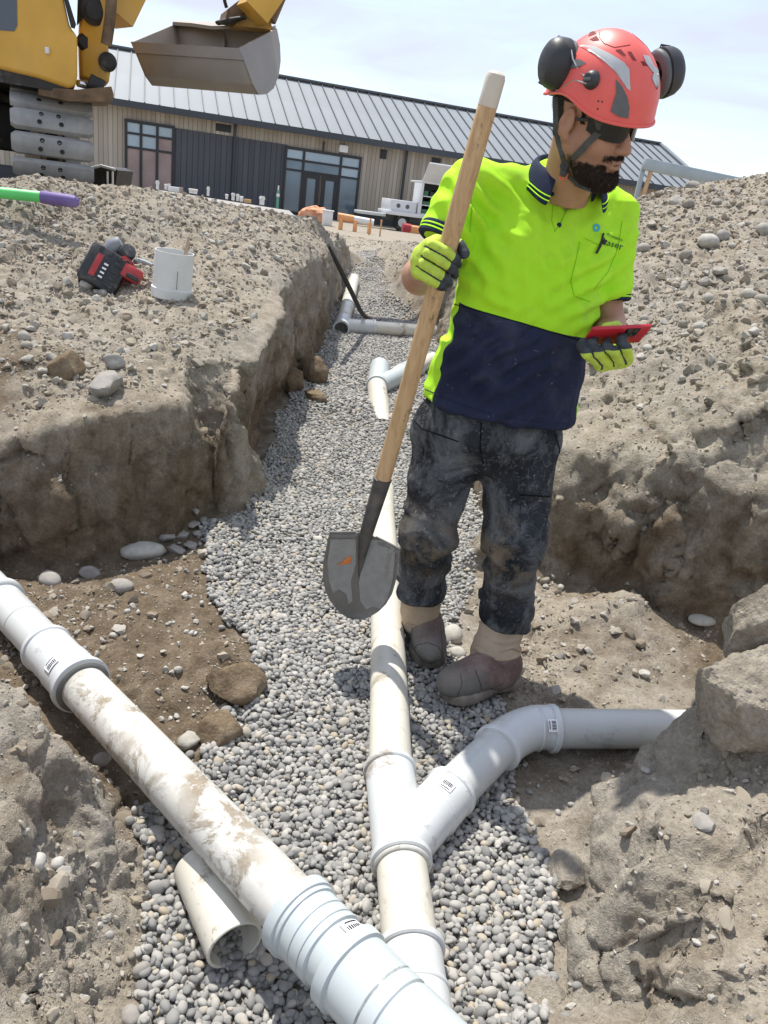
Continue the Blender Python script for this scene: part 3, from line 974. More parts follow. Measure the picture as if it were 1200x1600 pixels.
S = stone
S('clay_clod', 'upper of the two brown clay clods on the gravel edge', 'clod', 366, 1078, 96, MAT['clod'], rock_shape(3, ICO4, .16), .72, sink=.15)
S('clay_clod', 'lower of the two brown clay clods on the gravel edge', 'clod', 345, 1150, 78, MAT['clod'], rock_shape(5, ICO4, .14), .78, sink=.15)
S('stone', 'pale angular stone beside the lower brown clod', 'stone', 296, 1160, 40, MAT['cobble'], rock_shape(7), .6)
S('cobble', 'egg-shaped pale cobble behind the two boots', 'cobble', 704, 1000, 44, MAT['cobble'], pebble_shape(3, ICO3), .75, sink=.1)
S('cobble', 'small round cobble between the two boots', 'cobble', 713, 1026, 27, MAT['cobble'], pebble_shape(4, ICO3), .85, sink=.1)
S('cobble', 'flat greenish cobble at the toe of the rear boot', 'cobble', 716, 1048, 24, MAT['cobble'], pebble_shape(5, ICO3), .5, sink=.2)
S('cobble', 'white oval cobble high on the right spoil heap', 'cobble', 1105, 384, 34, MAT['cobble'], pebble_shape(6, ICO3), .7, sink=.05)
S('cobble', 'grey rounded cobble just above the white oval one on the heap', 'cobble', 1128, 374, 26, MAT['greyrock'], pebble_shape(7, ICO3), .8, sink=.1)
S('cobble', 'half-buried grey stone on the crest of the right heap', 'cobble', 1082, 294, 26, MAT['greyrock'], pebble_shape(8, ICO3), .6, sink=.2)
S('boulder', 'long pale river stone jutting from the foot of the left bank', 'stone', 222, 868, 66, MAT['cobble'], pebble_shape(9, ICO3), .42, yaw=.5, sink=.0)
S('cobble', 'round grey cobble lying under the left bank overhang', 'cobble', 190, 918, 36, MAT['greyrock'], pebble_shape(10, ICO3), .6)
S('cobble', 'speckled stone tucked below the left bank beside the shade', 'cobble', 140, 900, 34, MAT['greyrock'], rock_shape(8), .8)
S('cobble', 'broad half-buried cobble in the shade at the left frame edge', 'cobble', 78, 908, 44, MAT['greyrock'], pebble_shape(11, ICO3), .6)
S('cobble', 'brownish round cobble at the gravel edge near the bottom left', 'cobble', 221, 1520, 30, MAT['greyrock'], pebble_shape(12, ICO3), .8, sink=.1)
S('cobble', 'large grey cobble cut by the bottom edge left of the gravel', 'cobble', 205, 1590, 36, MAT['greyrock'], pebble_shape(13, ICO3), .7, sink=.2)
S('cobble', 'pale oval stone set in the near left bank', 'cobble', 59, 1352, 32, MAT['cobble'], pebble_shape(14, ICO3), .8, sink=.05)
S('cobble', 'narrow pale stone beside the oval one in the near left bank', 'cobble', 90, 1352, 22, MAT['cobble'], pebble_shape(15, ICO3), .8, sink=.05)
S('cobble', 'wet grey cobble at the top of the near left bank beside the pipe', 'cobble', 160, 1192, 30, MAT['greyrock'], pebble_shape(16, ICO3), .8, sink=.05)
S('rock', 'broken slab of pale clay at the front lip of the left bank', 'rock', 165, 608, 74, MAT['greyrock'], rock_shape(11, ICO4, .14), .5, sink=.1)
S('rock', 'angular tan lump resting on the left bank above the slab', 'rock', 105, 585, 74, MAT['clod'], rock_shape(12, ICO4, .16), .7, sink=.1)
S('rock', 'pale square chip of rock behind the broken slab', 'rock', 178, 572, 38, MAT['greyrock'], rock_shape(13), .7, sink=.1)
S('rock', 'dark upright lump of clay on the gravel below the left trench wall', 'rock', 455, 612, 52, MAT['clod'], rock_shape(15, ICO4, .18), 1.0, sink=.05)
S('rock', 'tan broken clay lump standing on the gravel by the left wall', 'rock', 486, 595, 56, MAT['clod'], rock_shape(16, ICO4, .18), .95, sink=.05)
S('rock', 'crumbling tan lump in front of the other trench lumps', 'rock', 494, 625, 50, MAT['clod'], rock_shape(17, ICO4, .2), .5, sink=.1)
S('rock', 'big grey broken rock standing on the near right bank', 'rock', 1150, 1120, 190, MAT['soil'], rock_shape(21, ICO5, .2, 14), 1.0, sink=.16)
S('rock', 'pointed grey rock slab leaning at the right frame edge', 'rock', 1190, 1010, 150, MAT['soil'], rock_shape(22, ICO5, .2, 12), 1.1, sink=.14)
S('stone', 'flat pale shard lying below the big rock on the near right bank', 'stone', 1100, 1288, 40, MAT['greyrock'], rock_shape(23), .5, sink=.1)
S('cobble', 'rounded dusty boulder at the foot of the near right bank', 'boulder', 884, 1366, 84, MAT['soil'], rock_shape(31, ICO4, .16), .7, sink=.45)
S('cobble', 'large smooth boulder at the bottom of the near right bank', 'boulder', 846, 1562, 76, MAT['soil'], rock_shape(32, ICO4, .16), .6, sink=.4)
S('cobble', 'pale stone at the edge of the gravel right of the near pipe', 'cobble', 842, 1452, 30, MAT['cobble'], pebble_shape(20, ICO3), .7, sink=.2)
S('stone', 'lone yellowish stone on the gravel left of the shovel', 'stone', 497, 845, 22, MAT['cobble'], rock_shape(24), .6, sink=.1)
S('stone', 'long pale stone sticking out under the right trench wall', 'stone', 1096, 972, 44, MAT['cobble'], pebble_shape(21, ICO3), .35, yaw=.2, sink=.0)
S('stone', 'white stone in the floor of the right side trench', 'stone', 1006, 1054, 20, MAT['cobble'], rock_shape(25), .6, sink=.2)
S('stone', 'pale stone left of the cordless saw on the left bank', 'stone', 137, 449, 30, MAT['cobble'], pebble_shape(22, ICO3), .6, sink=.1)
S('stone', 'small grey stone under the battery of the cordless saw', 'stone', 161, 462, 17, MAT['greyrock'], pebble_shape(23, ICO3), .8, sink=.1)
# many alike stones on each bank
def stones(label, group, spots, mat, seed, rng=(.6, .85)):
    rr = np.random.RandomState(seed)
    for (px, py, w) in spots:
        sh = rock_shape(int(rr.randint(0, 60)), ICO3, .24, 9, .40, .78) if rr.rand() < .85 else pebble_shape(int(rr.randint(0, 60)), ICO2)
        S('stone', label, 'stone', px, py, w, mat, sh, rr.uniform(*rng), group, seed=seed, sink=.15)
def spots(n, x0, x1, y0, y1, seed, w0=9, w1=22, keep=None):
    rr = np.random.RandomState(seed); out = []
    for _ in range(n * 6):
        x, y = rr.uniform(x0, x1), rr.uniform(y0, y1)
        if keep is None or keep(x, y): out.append((x, y, w0 + (w1 - w0) * rr.rand() ** 2))
        if len(out) >= n: break
    return out
stones('grey broken stone lying on the right spoil heap', 'stones on the right spoil heap', spots(85, 1000, 1200, 300, 600, 81, 10, 26, lambda x, y: y > 300 + (1150 - x) * .05), MAT['bankstone'], 91)
stones('grey broken stone lying on the left spoil ridge', 'stones on the left spoil ridge', spots(60, 0, 480, 290, 470, 82, 8, 18, lambda x, y: y > 285 + x * .11 and not (100 < x < 310 and 370 < y < 480)), MAT['bankstone'], 92)
stones('broken stone on the front shelf of the left bank', 'stones on the left bank shelf', spots(40, 0, 330, 480, 630, 83, 9, 24, lambda x, y: y < 650 - x * .15), MAT['bankstone'], 93)
stones('small stone on the lumpy ledge behind the boots', 'stones on the ledge', spots(22, 820, 990, 900, 1030, 84, 8, 18), MAT['bankstone'], 94)
stones('small stone on the dirt at the bottom left', 'stones on the near left dirt', spots(26, 20, 210, 1300, 1590, 85, 9, 22), MAT['bankstone'], 95)
stones('small pale pebble on the damp brown floor of the left side trench', 'pebbles on the damp side trench floor', spots(45, 60, 330, 915, 1180, 86, 7, 15, lambda x, y: y < 930 + (x - 0) * 1.0 and y > 905), MAT['cobble'], 96)
stones('small broken stone on the near right bank', 'stones on the near right bank', spots(30, 960, 1195, 1200, 1580, 87, 8, 20), MAT['bankstone'], 97)
stones('layered river stone in the foot of the left trench wall', 'stones at the foot of the left wall', [(262, 842, 34), (285, 838, 30), (300, 822, 28), (312, 836, 26), (275, 862, 30), (296, 855, 26), (318, 815, 22), (250, 862, 24), (305, 800, 22)], MAT['greyrock'], 98, (.4, .6))
# ------------------------------------------------------------------ drain pipes
def pvc(name, col, mud=0.45, rough=0.32, mudcol=(0.27, 0.225, 0.165)):
    m = Mt(name, rough, col, 0.45)
    co = m.nd('NewGeometry', out='Position')
    tint = m.noise(9, 3, .5, co)
    c = m.mix(m.ramp(tint, [(.35, 0.0), (.7, .35)]), col, tuple(q * .86 for q in col))
    a = m.noise(11, 9, .72, co, .4)
    b = m.noise(3.1, 3, .5, co)
    patch = m.math('MULTIPLY', m.ramp(a, [(.60 - .12 * mud, 0.0), (.66 - .10 * mud, 1.0)]), m.ramp(b, [(.52 - .18 * mud, 0.0), (.62 - .14 * mud, 1.0)]))
    streak = m.noise(1.0, 6, .7, m.scaled((60, 60, 60), vec=co))
    spk = m.ramp(m.noise(75, 3, .6, co), [(.68, 0.0), (.74, .8 * min(1, mud * 2))])
    dust = m.math('MULTIPLY', m.ramp(m.noise(5, 7, .7, co), [(.42, 0.0), (.75, .5)]), mud)
    mask = m.math('ADD', m.math('MULTIPLY', patch, m.ramp(streak, [(.3, .55), (.6, 1.0)])), m.math('ADD', m.math('MULTIPLY', spk, .5), dust), True)
    mask = m.math('MULTIPLY', mask, min(1.0, mud * 2.1))
    m.color(m.mix(mask, c, m.ramp(streak, [(.3, tuple(q * .75 for q in mudcol)), (.7, tuple(q * 1.25 for q in mudcol))])))
    m.rough(m.math('ADD', m.math('MULTIPLY', mask, .6), rough, True))
    m.bump(mask, .35, .004)
    return m.m
MAT['pipe'] = pvc('cream_pvc', (0.66, 0.635, 0.55), .42)
MAT['pipe_dirty'] = pvc('muddy_pvc', (0.64, 0.63, 0.585), .85)
MAT['pipe_grey_shaded'] = pvc('grey_and_shaded_pvc', (0.54, 0.55, 0.535), .2)  # grey tone also carries the worker's shade on the branch pipes
MAT['fitting'] = pvc('white_fitting', (0.61, 0.63, 0.63), .42)
MAT['fitting_clean'] = pvc('clean_fitting', (0.50, 0.55, 0.555), .22)
MAT['sticker'] = plain('sticker_paper', (0.82, 0.82, 0.84), .6, .04)
MAT['ink'] = plain('black_ink', (0.03, 0.03, 0.035), .7, .1)
MAT['bore_and_seal'] = plain('bore_shade_and_seal', (0.16, 0.16, 0.15), .7, .1)

def hollow(r0, r1, L, n=40):
    """pipe profile: outside radius r0, inside r1, length L, softened ends"""
    e = .0015
    return [(r1, e), (r1 + e, 0), (r0 - e, 0), (r0, e), (r0, L - e), (r0 - e, L), (r1 + e, L), (r1, L - e), (r1, e)]

def pipe(a, b, r, mat, parent, name='pipe', n=44, wall=.0045):
    a, b = np.asarray(a, float), np.asarray(b, float)
    L = np.linalg.norm(b - a)
    return MB().lathe(a, b - a, hollow(r, r - wall, L), n).build(name, mat, parent)

def collar(c, axis, r, mat, parent, name='rim', L=.018, h=.007, n=44):
    """raised ring around a pipe"""
    c = np.asarray(c, float) - unit(axis) * L / 2
    p = [(r - .004, 0), (r + h * .7, 0), (r + h, .003), (r + h, L - .004), (r + h * .6, L), (r - .004, L), (r - .004, 0)]
    return MB().lathe(c, axis, p, n).build(name, mat, parent)

def socket(a, b, r, mat, parent, name='coupling', n=44, steps=((0, .006), (1, .006))):
    """sleeve from a to b with stepped outside; steps = (place 0..1, extra radius)"""
    a, b = np.asarray(a, float), np.asarray(b, float)
    L = np.linalg.norm(b - a)
    prof = [(r + .001, 0.0)]
    for t, h in steps: prof.append((r + h, t * L))
    prof += [(r + .001, L), (r - .004, L), (r - .004, 0), (r + .001, 0)]
    return MB().lathe(a, b - a, prof, n).build(name, mat, parent)

def elbow(pts, r, mat, parent, name='bend', n=40):
    return MB().tube(pts, r, n, cap=False).build(name, mat, parent, auto=60)

def arc(p0, p1, p2, k=9):
    """quadratic curve through the corner p1"""
    p0, p1, p2 = (np.asarray(q, float) for q in (p0, p1, p2))
    return [(1 - t) ** 2 * p0 + 2 * t * (1 - t) * p1 + t * t * p2 for t in np.linspace(0, 1, k)]

def sticker(c, axis, r, up, w, h, parent, bars=7):
    """barcode label wrapped on a pipe: c on the axis, up = outward direction"""
    a = unit(axis); u = np.asarray(up, float); u = unit(u - a * (u @ a)); s = np.cross(a, u)
    def pt(x, y, lift):
        an = y / r
        return np.asarray(c) + a * x + (r + lift) * (math.cos(an) * u + math.sin(an) * s)
    def sheet(x0, x1, y0, y1, lift):
        ys = np.linspace(y0, y1, 7)
        V = [pt(x, y, lift) for y in ys for x in (x0, x1)]
        F = [[2 * i, 2 * i + 1, 2 * i + 3, 2 * i + 2] for i in range(6)]
        return V, F
    o = MB().add(*sheet(-w / 2, w / 2, -h / 2, h / 2, .0012)).build('label_sticker', MAT['sticker'], parent)
    mb = MB(); rr = np.random.RandomState(3)
    y = -h * .36
    for i in range(bars):
        t = h * rr.uniform(.04, .08)
        mb.add(*sheet(-w * .12, w * .36, y, y + t, .0018)); y += t + h * .045
    mb.add(*sheet(-w * .4, -w * .3, -h * .36, h * .3, .0018))
    mb.build('barcode', MAT['ink'], parent)
    return o

def tpx(A, B, px, py):
    """place along A-B that shows at the pixel"""
    best, bt = 1e9, 0
    for t in np.linspace(-.3, 1.4, 800):
        q = A + t * (B - A) - np.array([0, 0, CAMZ])
        w = q @ _f
        x, y = 600 + FPX * (q @ _X) / w, 800 - FPX * (q @ _Y) / w
        d = math.hypot(x - px, y - py)
        if d < best: best, bt = d, t
    return bt
toward_cam = lambda p: unit(np.array([0, 0, CAMZ]) - np.asarray(p))
R1 = .0555
# --- main run with the Y junction
run = thing('drain_pipe_run', 'cream drain pipe with white Y junction running down the middle of the gravel', 'pipe', PG(612, 1100))
N0 = PZ(662, 1680, .06); N1 = PZ(634, 1430, .062); J0 = PZ(627, 1345, .063); J1 = PZ(609, 1205, .065); E1 = PZ(606, 1000, .06); E2 = PZ(597, 790, .05); E3 = PZ(607, 690, -.07)
ax0 = unit(J0 - N0)
pipe(N0, J0 + ax0 * .03, R1, MAT['pipe'], run)
c0 = N0 + (J0 - N0) * tpx(N0, J0, 640, 1484); c1 = N0 + (J0 - N0) * tpx(N0, J0, 646, 1552)
socket(N0, c0, R1, MAT['fitting'], run, 'coupling', steps=((.02, .0075), (.62, .0075), (.64, .005), (.97, .005)))
collar(c0, ax0, R1, MAT['fitting'], run, 'rim', .02, .012)
collar(c1, ax0, R1 + .004, MAT['fitting'], run, 'rim', .012, .006)
ax1 = unit(J1 - J0)
pipe(J1 - ax1 * .03, E1, R1, MAT['pipe'], run)
pipe(E1, E2, R1, MAT['pipe'], run)
pipe(E2, E3, R1, MAT['pipe'], run)
# junction body and branch
B0 = PZ(628, 1325, .065); B1 = PZ(704, 1238, .072); B2 = PZ(778, 1168, .075); B3 = PZ(822, 1128, .075); B4 = PZ(868, 1138, .076); B5 = PZ(1160, 1140, .085)
yj = socket(J0, J1, R1, MAT['fitting'], run, 'y_junction', steps=((.01, .0065), (.99, .0065)))
collar(J0, ax1, R1, MAT['fitting'], yj, 'rim', .022, .013)
collar(J0 - ax1 * .016, ax1, R1, MAT['pipe_dirty'], yj, 'seal', .01, .008)
collar(J1, ax1, R1, MAT['fitting'], yj, 'rim', .02, .012)
axb = unit(B1 - B0)
br = socket(B0, B1, R1, MAT['fitting'], run, 'branch_socket', steps=((.01, .005), (.55, .005), (.6, .0085), (.98, .0085)))
collar(B1, axb, R1, MAT['fitting'], br, 'rim', .02, .012)
collar(B0 + (B1 - B0) * .62, axb, R1 + .004, MAT['fitting'], br, 'rim', .009, .006)
sticker(B0 + (B1 - B0) * .78, axb, R1 + .0095, toward_cam(B1) + np.array([-.1, 0, .9]), .030, .034, br)
pipe(B1 - axb * .03, B2 + axb * .03, R1, MAT['pipe_grey_shaded'], run)
bend = elbow(arc(B2, B3, B4, 12), R1 + .006, MAT['fitting'], run)
axr = unit(B5 - B4)
collar(B2, axb, R1, MAT['fitting'], bend, 'rim', .02, .012)
collar(B4 - axr * .01, axr, R1, MAT['fitting'], bend, 'rim', .02, .012)
collar(B4 - axr * .055, axr, R1 + .004, MAT['fitting'], bend, 'rim', .008, .005)
sticker(B4 - axr * .032, axr, R1 + .008, toward_cam(B4) + np.array([0, 0, .15]), .026, .034, bend)
pipe(B4 - axr * .05, B5, R1, MAT['pipe_grey_shaded'], run)  # shadow of the worker put into the grey colour

# --- big diagonal pipe
R2 = .0575
big = thing('large_drain_pipe', 'large muddy white pipe lying diagonally across the lower left', 'pipe', PZ(290, 1240, .03))
A0 = PZ(-60, 872, .10); A1 = PZ(470, 1434, .175); A2 = A1 + (A1 - A0) * .42
axd = unit(A1 - A0)
def on(px, py): return A0 + (A1 - A0) * tpx(A0, A1, px, py)
k0, k1, k2, k3 = on(14, 945), on(76, 1012), on(128, 1068), on(468, 1432)
pipe(A0, k0, R2, MAT['fitting'], big, 'pipe')
collar(k0 - axd * .05, axd, R2, MAT['fitting'], big, 'rim', .03, .012)
pipe(k0, on(40, 975), R2, MAT['pipe_grey_shaded'], big, 'pipe')
pipe(on(40, 975), k1, R2 - .001, MAT['pipe_grey_shaded'], big, 'pipe')
cpl = socket(k1, k2, R2, MAT['fitting'], big, 'coupling', steps=((.01, .008), (.5, .008), (.55, .011), (.97, .011)))
collar(k1, axd, R2, MAT['fitting'], cpl, 'rim', .02, .013)
collar(k2, axd, R2, MAT['fitting'], cpl, 'rim', .024, .019)
collar(k2 + axd * .016, axd, R2, MAT['bore_and_seal'], cpl, 'seal', .01, .012)
sticker(k1 + (k2 - k1) * .72, axd, R2 + .013, toward_cam(k1) + np.array([-.25, -.2, .1]), .03, .04, cpl)
pipe(k2 - axd * .03, k3 + axd * .03, R2, MAT['pipe_dirty'], big, 'pipe')
k4, k5, k6 = on(549, 1512), on(600, 1570), k3 + axd * .42
cp2 = socket(k3, k4, R2, MAT['fitting_clean'], big, 'reducer_coupling', steps=((.0, .014), (.16, .014), (.17, .010), (.36, .010), (.37, .0075), (.39, .010), (.54, .010), (.55, .0075), (.57, .010), (.66, .010), (.68, .005), (1.0, .004)))
collar(k3, axd, R2, MAT['fitting_clean'], cp2, 'rim', .03, .018)
sticker(k3 + (k4 - k3) * .82, axd, R2 + .006, toward_cam(k4) + np.array([.9, .25, .0]), .03, .045, cp2)
bd2 = socket(k4, k6, R2, MAT['fitting_clean'], big, 'bend', steps=((.0, .012), (.4, .012), (.41, .008), (.44, .012), (1, .012)))
collar(k4, axd, R2, MAT['fitting_clean'], bd2, 'rim', .03, .018)
collar(on(598, 1572), axd, R2 + .006, MAT['fitting_clean'], bd2, 'rim', .012, .006)

# --- loose stub lying beside it
stub = thing('pipe_offcut', 'short open offcut of cream pipe lying under the large pipe', 'pipe', PZ(335, 1440, .0))
s0, s1 = PZ(312, 1352, .062), PZ(368, 1478, .06)
pipe(s0, s1, .0555, MAT['pipe'], stub, 'pipe_wall', 48, .006)

# --- tee in the distance
tee = thing('pipe_tee', 'white pipe tee with open end far down the trench', 'pipe', PG(560, 520))
t0 = PG(533, 514, .06); t1 = PG(553, 436, .065); t2 = PG(650, 517, .06)
axt = unit(t1 - t0)
pipe(t0 + axt * .25, t1, R1 * 1.08, MAT['pipe'], tee)
socket(t0, t0 + axt * .3, R1 * 1.08, MAT['fitting'], tee, 'tee_body', steps=((.0, .012), (.12, .012), (.14, .006), (1, .006)))
MB().lathe(t0 + axt * .06, axt, [(0.0, .0), (R1 * 1.0, 0)], 30).build('bore_shade', MAT['bore_and_seal'], tee)  # dark disc stands in for the shade inside the open end
collar(t0 + axt * .95, axt, R1 * 1.08, MAT['fitting'], tee, 'rim', .03, .006)
axk = unit(t2 - (t0 + axt * .12))
q0 = t0 + axt * .12
L2 = np.linalg.norm(t2 - q0)
pipe(q0 + axk * .1, t2 + axk * .3, R1 * 1.05, MAT['pipe'], tee)
socket(q0 + axk * .0, q0 + axk * .42 * L2, R1 * 1.05, MAT['fitting'], tee, 'branch_socket', steps=((.0, .004), (.55, .004), (.6, .010), (.98, .010)))
collar(q0 + axk * .42 * L2, axk, R1 * 1.05, MAT['fitting'], tee, 'rim', .03, .014)
# --- second Y further up the trench
y2 = thing('pipe_y_fitting', 'grey Y fitting on a cream pipe half buried further up the gravel', 'pipe', PG(592, 610))
u0 = PG(596, 668, -.03); u1 = PG(589, 604, .06); u2 = PG(592, 582, .07); u3 = PG(668, 566, .075)
pipe(u0, u1 + unit(u1 - u0) * .02, R1 * 1.15, MAT['pipe'], y2)
axq = unit(u2 - u1)
socket(u1, u1 + axq * .42, R1 * 1.15, MAT['fitting_clean'], y2, 'y_junction', steps=((.0, .01), (.1, .01), (.12, .004), (1, .004)))
axs = unit(u3 - u1)
Ls = np.linalg.norm(u3 - u1)
socket(u1 + axs * .02, u1 + axs * .75 * Ls, R1 * 1.1, MAT['fitting_clean'], y2, 'branch_socket', steps=((.0, .002), (.5, .004), (.55, .012), (.98, .012)))
for t in (.5, .58, .66, .74): collar(u1 + axs * t * Ls, axs, R1 * 1.1 + .006, MAT['fitting_clean'], y2, 'rim', .02, .010)
pipe(u1 + axs * .7 * Ls, u3 + axs * .1, R1 * 1.0, MAT['pipe'], y2)

# --- black pinch bar leaning on the left bank
bar = thing('pinch_bar', 'black steel bar leaning from the left bank into the trench', 'bar', PG(590, 503))
MAT['black_steel'] = plain('black_steel', (0.018, 0.018, 0.02), .45, .3, 20, .5, 0.0, .2, .12)
MAT['rust'] = plain('rusty_steel', (0.16, 0.10, 0.065), .8, .3, 30, .3)
bb = [P(513, 383, 5.75), P(530, 417, 6.0), P(551, 460, 6.3), P(562, 484, 6.5)]
MB().tube(bb + [P(567, 491, 6.6)], [.012, .019, .019, .019, .018], 12, True).build('shaft', MAT['black_steel'], bar)
MB().tube([P(567, 491, 6.6), P(574, 497, 6.75), P(592, 503, 6.95)], [.018, .017, .009], 12, True).build('bent_tip', MAT['rust'], bar)
# ------------------------------------------------------------------ the worker
def v3(*a): return np.array(a, float)
MAN = thing('person', 'worker in lime and navy polo and red helmet, holding a shovel and a phone', 'person', (0.30, 2.15, 0.0))

def cloth_bump(m, fine=900, amt=.25):
    m.bump(m.noise(fine, 2), amt, .001)

m = Mt('skin', .5, spec=.4)
c = m.ramp(m.noise(14, 5), [(.3, (.36, .185, .115)), (.7, (.48, .27, .175))])
m.color(m.mix(m.ramp(m.noise(60, 3), [(.45, 0.0), (.8, .35)]), c, (.46, .25, .175)))
m.color(m.mix(m.math('MULTIPLY', m.attr('stubble'), m.ramp(m.noise(150, 4, .7), [(.35, .45), (.6, .95)])), m.b.inputs['Base Color'].links[0].from_socket, (.055, .036, .028)))
m.b.inputs['Subsurface Weight'].default_value = .10
m.b.inputs['Subsurface Radius'].default_value = (.01, .004, .002)
m.bump(m.noise(380, 3), .2, .0015)
MAT['skin'] = m.m
def shirt_mat():
    m = Mt('polo_fabric', .8, spec=.2)
    z = m.attr('navy')
    co = m.nd('NewGeometry', out='Position')
    dirt = m.ramp(m.noise(9, 8, .72, co), [(.50, 0.0), (.72, .6)])
    lime = m.mix(dirt, (.425, .83, .025), (.33, .46, .08))
    lime = m.mix(m.ramp(m.noise(3, 2, .5, co), [(.35, 0.0), (.65, .35)]), lime, (.48, .82, .05))
    smut = m.ramp(m.noise(26, 6, .7, co), [(.66, 0.0), (.74, .5)])
    lime = m.mix(m.math('MULTIPLY', smut, m.attr('smut')), lime, (.12, .14, .04))
    navy = m.ramp(m.noise(6, 5, .6, co), [(.3, (.012, .017, .042)), (.7, (.024, .032, .07))])
    fleck = m.ramp(m.noise(48, 5, .65, co, 1.2), [(.66, 0.0), (.71, .55)])
    dustn = m.ramp(m.noise(7, 8, .7, co), [(.5, 0.0), (.8, .22)])
    navy = m.mix(fleck, navy, (.30, .31, .33))
    navy = m.mix(dustn, navy, (.20, .20, .22))
    m.color(m.mix(m.ramp(z, [(.498, 0.0), (.502, 1.0)]), lime, navy))
    m.bump(m.noise(700, 2, .5, co), .25, .001)
    return m.m
MAT['shirt'] = shirt_mat()
MAT['lime'] = plain('lime_knit', (.45, .88, .03), .8, .08, 30, .2)
MAT['navy'] = plain('navy_knit', (.018, .026, .055), .85, .2, 30, .2, dust=.12)
m = Mt('dusty_trousers', .92, spec=.15)
co = m.nd('NewGeometry', out='Position')
base = m.ramp(m.noise(10, 6, .6, co), [(.3, (.010, .011, .013)), (.7, (.040, .044, .050))])
d1_ = m.ramp(m.noise(5.5, 8, .72, co, .6), [(.46, 0.0), (.58, .62)])
d2_ = m.ramp(m.noise(60, 7, .75, co, 1.6), [(.57, 0.0), (.66, .6)])
c = m.mix(d1_, base, (.17, .18, .185))
c = m.mix(d2_, c, (.30, .29, .27))
c = m.mix(m.math('MULTIPLY', m.attr('knee'), m.ramp(m.noise(16, 7, .7, co), [(.42, 0.0), (.60, .75)])), c, (.20, .155, .105))
m.color(c)
m.bump(m.math('ADD', m.noise(420, 2, .5, co), m.math('MULTIPLY', m.noise(40, 5, .6, co), 1.5)), .35, .002)
MAT['trousers'] = m.m
MAT['gaiter'] = plain('beige_canvas', (.40, .315, .225), .9, .15, 12, .15, bump=.25, dust=.25, dustcol=(.42, .36, .28))
m = Mt('dusty_leather', .85, spec=.2)
co = m.nd('NewGeometry', out='Position')
c = m.ramp(m.noise(12, 6, .62, co), [(.32, (.10, .058, .052)), (.68, (.27, .19, .165))])
c = m.mix(m.math('MULTIPLY', m.attr('toe'), m.ramp(m.noise(22, 7, .7, co), [(.30, .45), (.62, 1.0)])), c, (.17, .17, .15))
c = m.mix(m.ramp(m.noise(70, 5, .7, co), [(.55, 0.0), (.75, .5)]), c, (.30, .265, .22))
m.color(c); m.bump(m.noise(90, 5, .6, co), .35, .003)
MAT['leather'] = m.m
MAT['sole'] = plain('boot_sole', (.17, .15, .125), .9, .3, 30, .2, dust=.6)
m = Mt('work_glove', .75, spec=.25)
co = m.nd('NewGeometry', out='Position')
lime = m.mix(m.ramp(m.noise(30, 6, .7, co), [(.48, 0.0), (.75, .6)]), (.50, .66, .08), (.22, .25, .10))
dark = m.ramp(m.noise(40, 5, .6, co), [(.3, (.022, .026, .030)), (.7, (.075, .085, .095))])
m.color(m.mix(m.ramp(m.attr('palm'), [(.46, 0.0), (.54, 1.0)]), lime, dark))  # dark covers the palm coating and the painted shade between fingers
m.bump(m.noise(500, 2, .5, co), .3, .001)
MAT['glove'] = m.m
MAT['helmet'] = plain('red_helmet_shell', (.80, .135, .115), .42, .06, 8, .4, dust=.10, dustcol=(.72, .36, .33))
MAT['reflect'] = plain('reflective_tape', (.50, .52, .52), .5, .1, 30, .5)
MAT['helmet_grey'] = plain('helmet_grey_plastic', (.115, .125, .13), .55, .15, 20)
MAT['muff'] = plain('dusty_black_plastic', (.030, .031, .034), .48, .3, 18, .5, dust=.28, dustcol=(.20, .19, .18))
MAT['strap'] = plain('grey_webbing', (.085, .09, .085), .9, .2, 60, .2)
MAT['steelwire'] = plain('steel_wire', (.55, .55, .55), .35, .1, 20, .5, .8)
MAT['lens'] = plain('smoked_lens', (.005, .006, .007), .07, .1, 20, .45)
MAT['hair'] = plain('black_hair', (.008, .007, .006), .6, .3, 60, .3)
MAT['beard'] = plain('dark_beard', (.042, .028, .020), .7, .3, 80, .3)

# --- trousers
HR, KR, AR = P(702, 676, 2.22), P(670, 832, 2.13), P(656, 925, 2.24)
HL, KL, AL = P(812, 692, 2.24), P(803, 842, 2.13), P(787, 968, 2.15)
PEL = P(762, 668, 2.23)
lo, h = (-.05, 1.95, .10), .006
G_, shp = grid(lo, (.66, 2.47, .98), h)
psi = math.radians(12)
M_t = np.array([[math.cos(psi), -math.sin(psi), 0], [math.sin(psi), math.cos(psi), 0], [0, 0, 1]])
f = sd_ell(G_, PEL, (.215, .145, .15), M_t)
f = smin(f, sd_ell(G_, PEL + v3(.0, .06, -.03), (.16, .12, .12), M_t), .05)
fr = smin(sd_cone(G_, HR, KR, .105, .077), sd_cone(G_, KR, AR, .077, .064), .03)
fr = smin(fr, sd_cone(G_, AR + v3(0, 0, .05), AR, .069, .068), .03)
fl = smin(sd_cone(G_, HL, KL, .113, .084), sd_cone(G_, KL, AL, .084, .070), .03)
fl = smin(fl, sd_cone(G_, AL + v3(0, 0, .06), AL, .075, .073), .03)
f = smin(f, fr, .035); f = smin(f, fl, .035)
f = smax(f, G_[..., 2] - .95, .01)
f = smax(f, sd_plane(G_, AR - v3(0, 0, .012), (-.05, -.15, -1)) * (G_[..., 0] < .26) + (G_[..., 0] >= .26) * -1, .008)
f = smax(f, np.where(G_[..., 0] >= .26, sd_plane(G_, AL - v3(0, 0, .012), (-.1, -.1, -1)), -1), .008)
V, Q = surfnet(f, lo, h)
V = relax(V, Q, 2)
nv = vnormals(V, Q)
def ridge(p, sc, seed): return 1 - 2 * np.abs(vnoise(p * np.asarray(sc, float), 1.0, seed))
left = V[:, 0] < .255
zc = np.where(left, AR[2], AL[2])
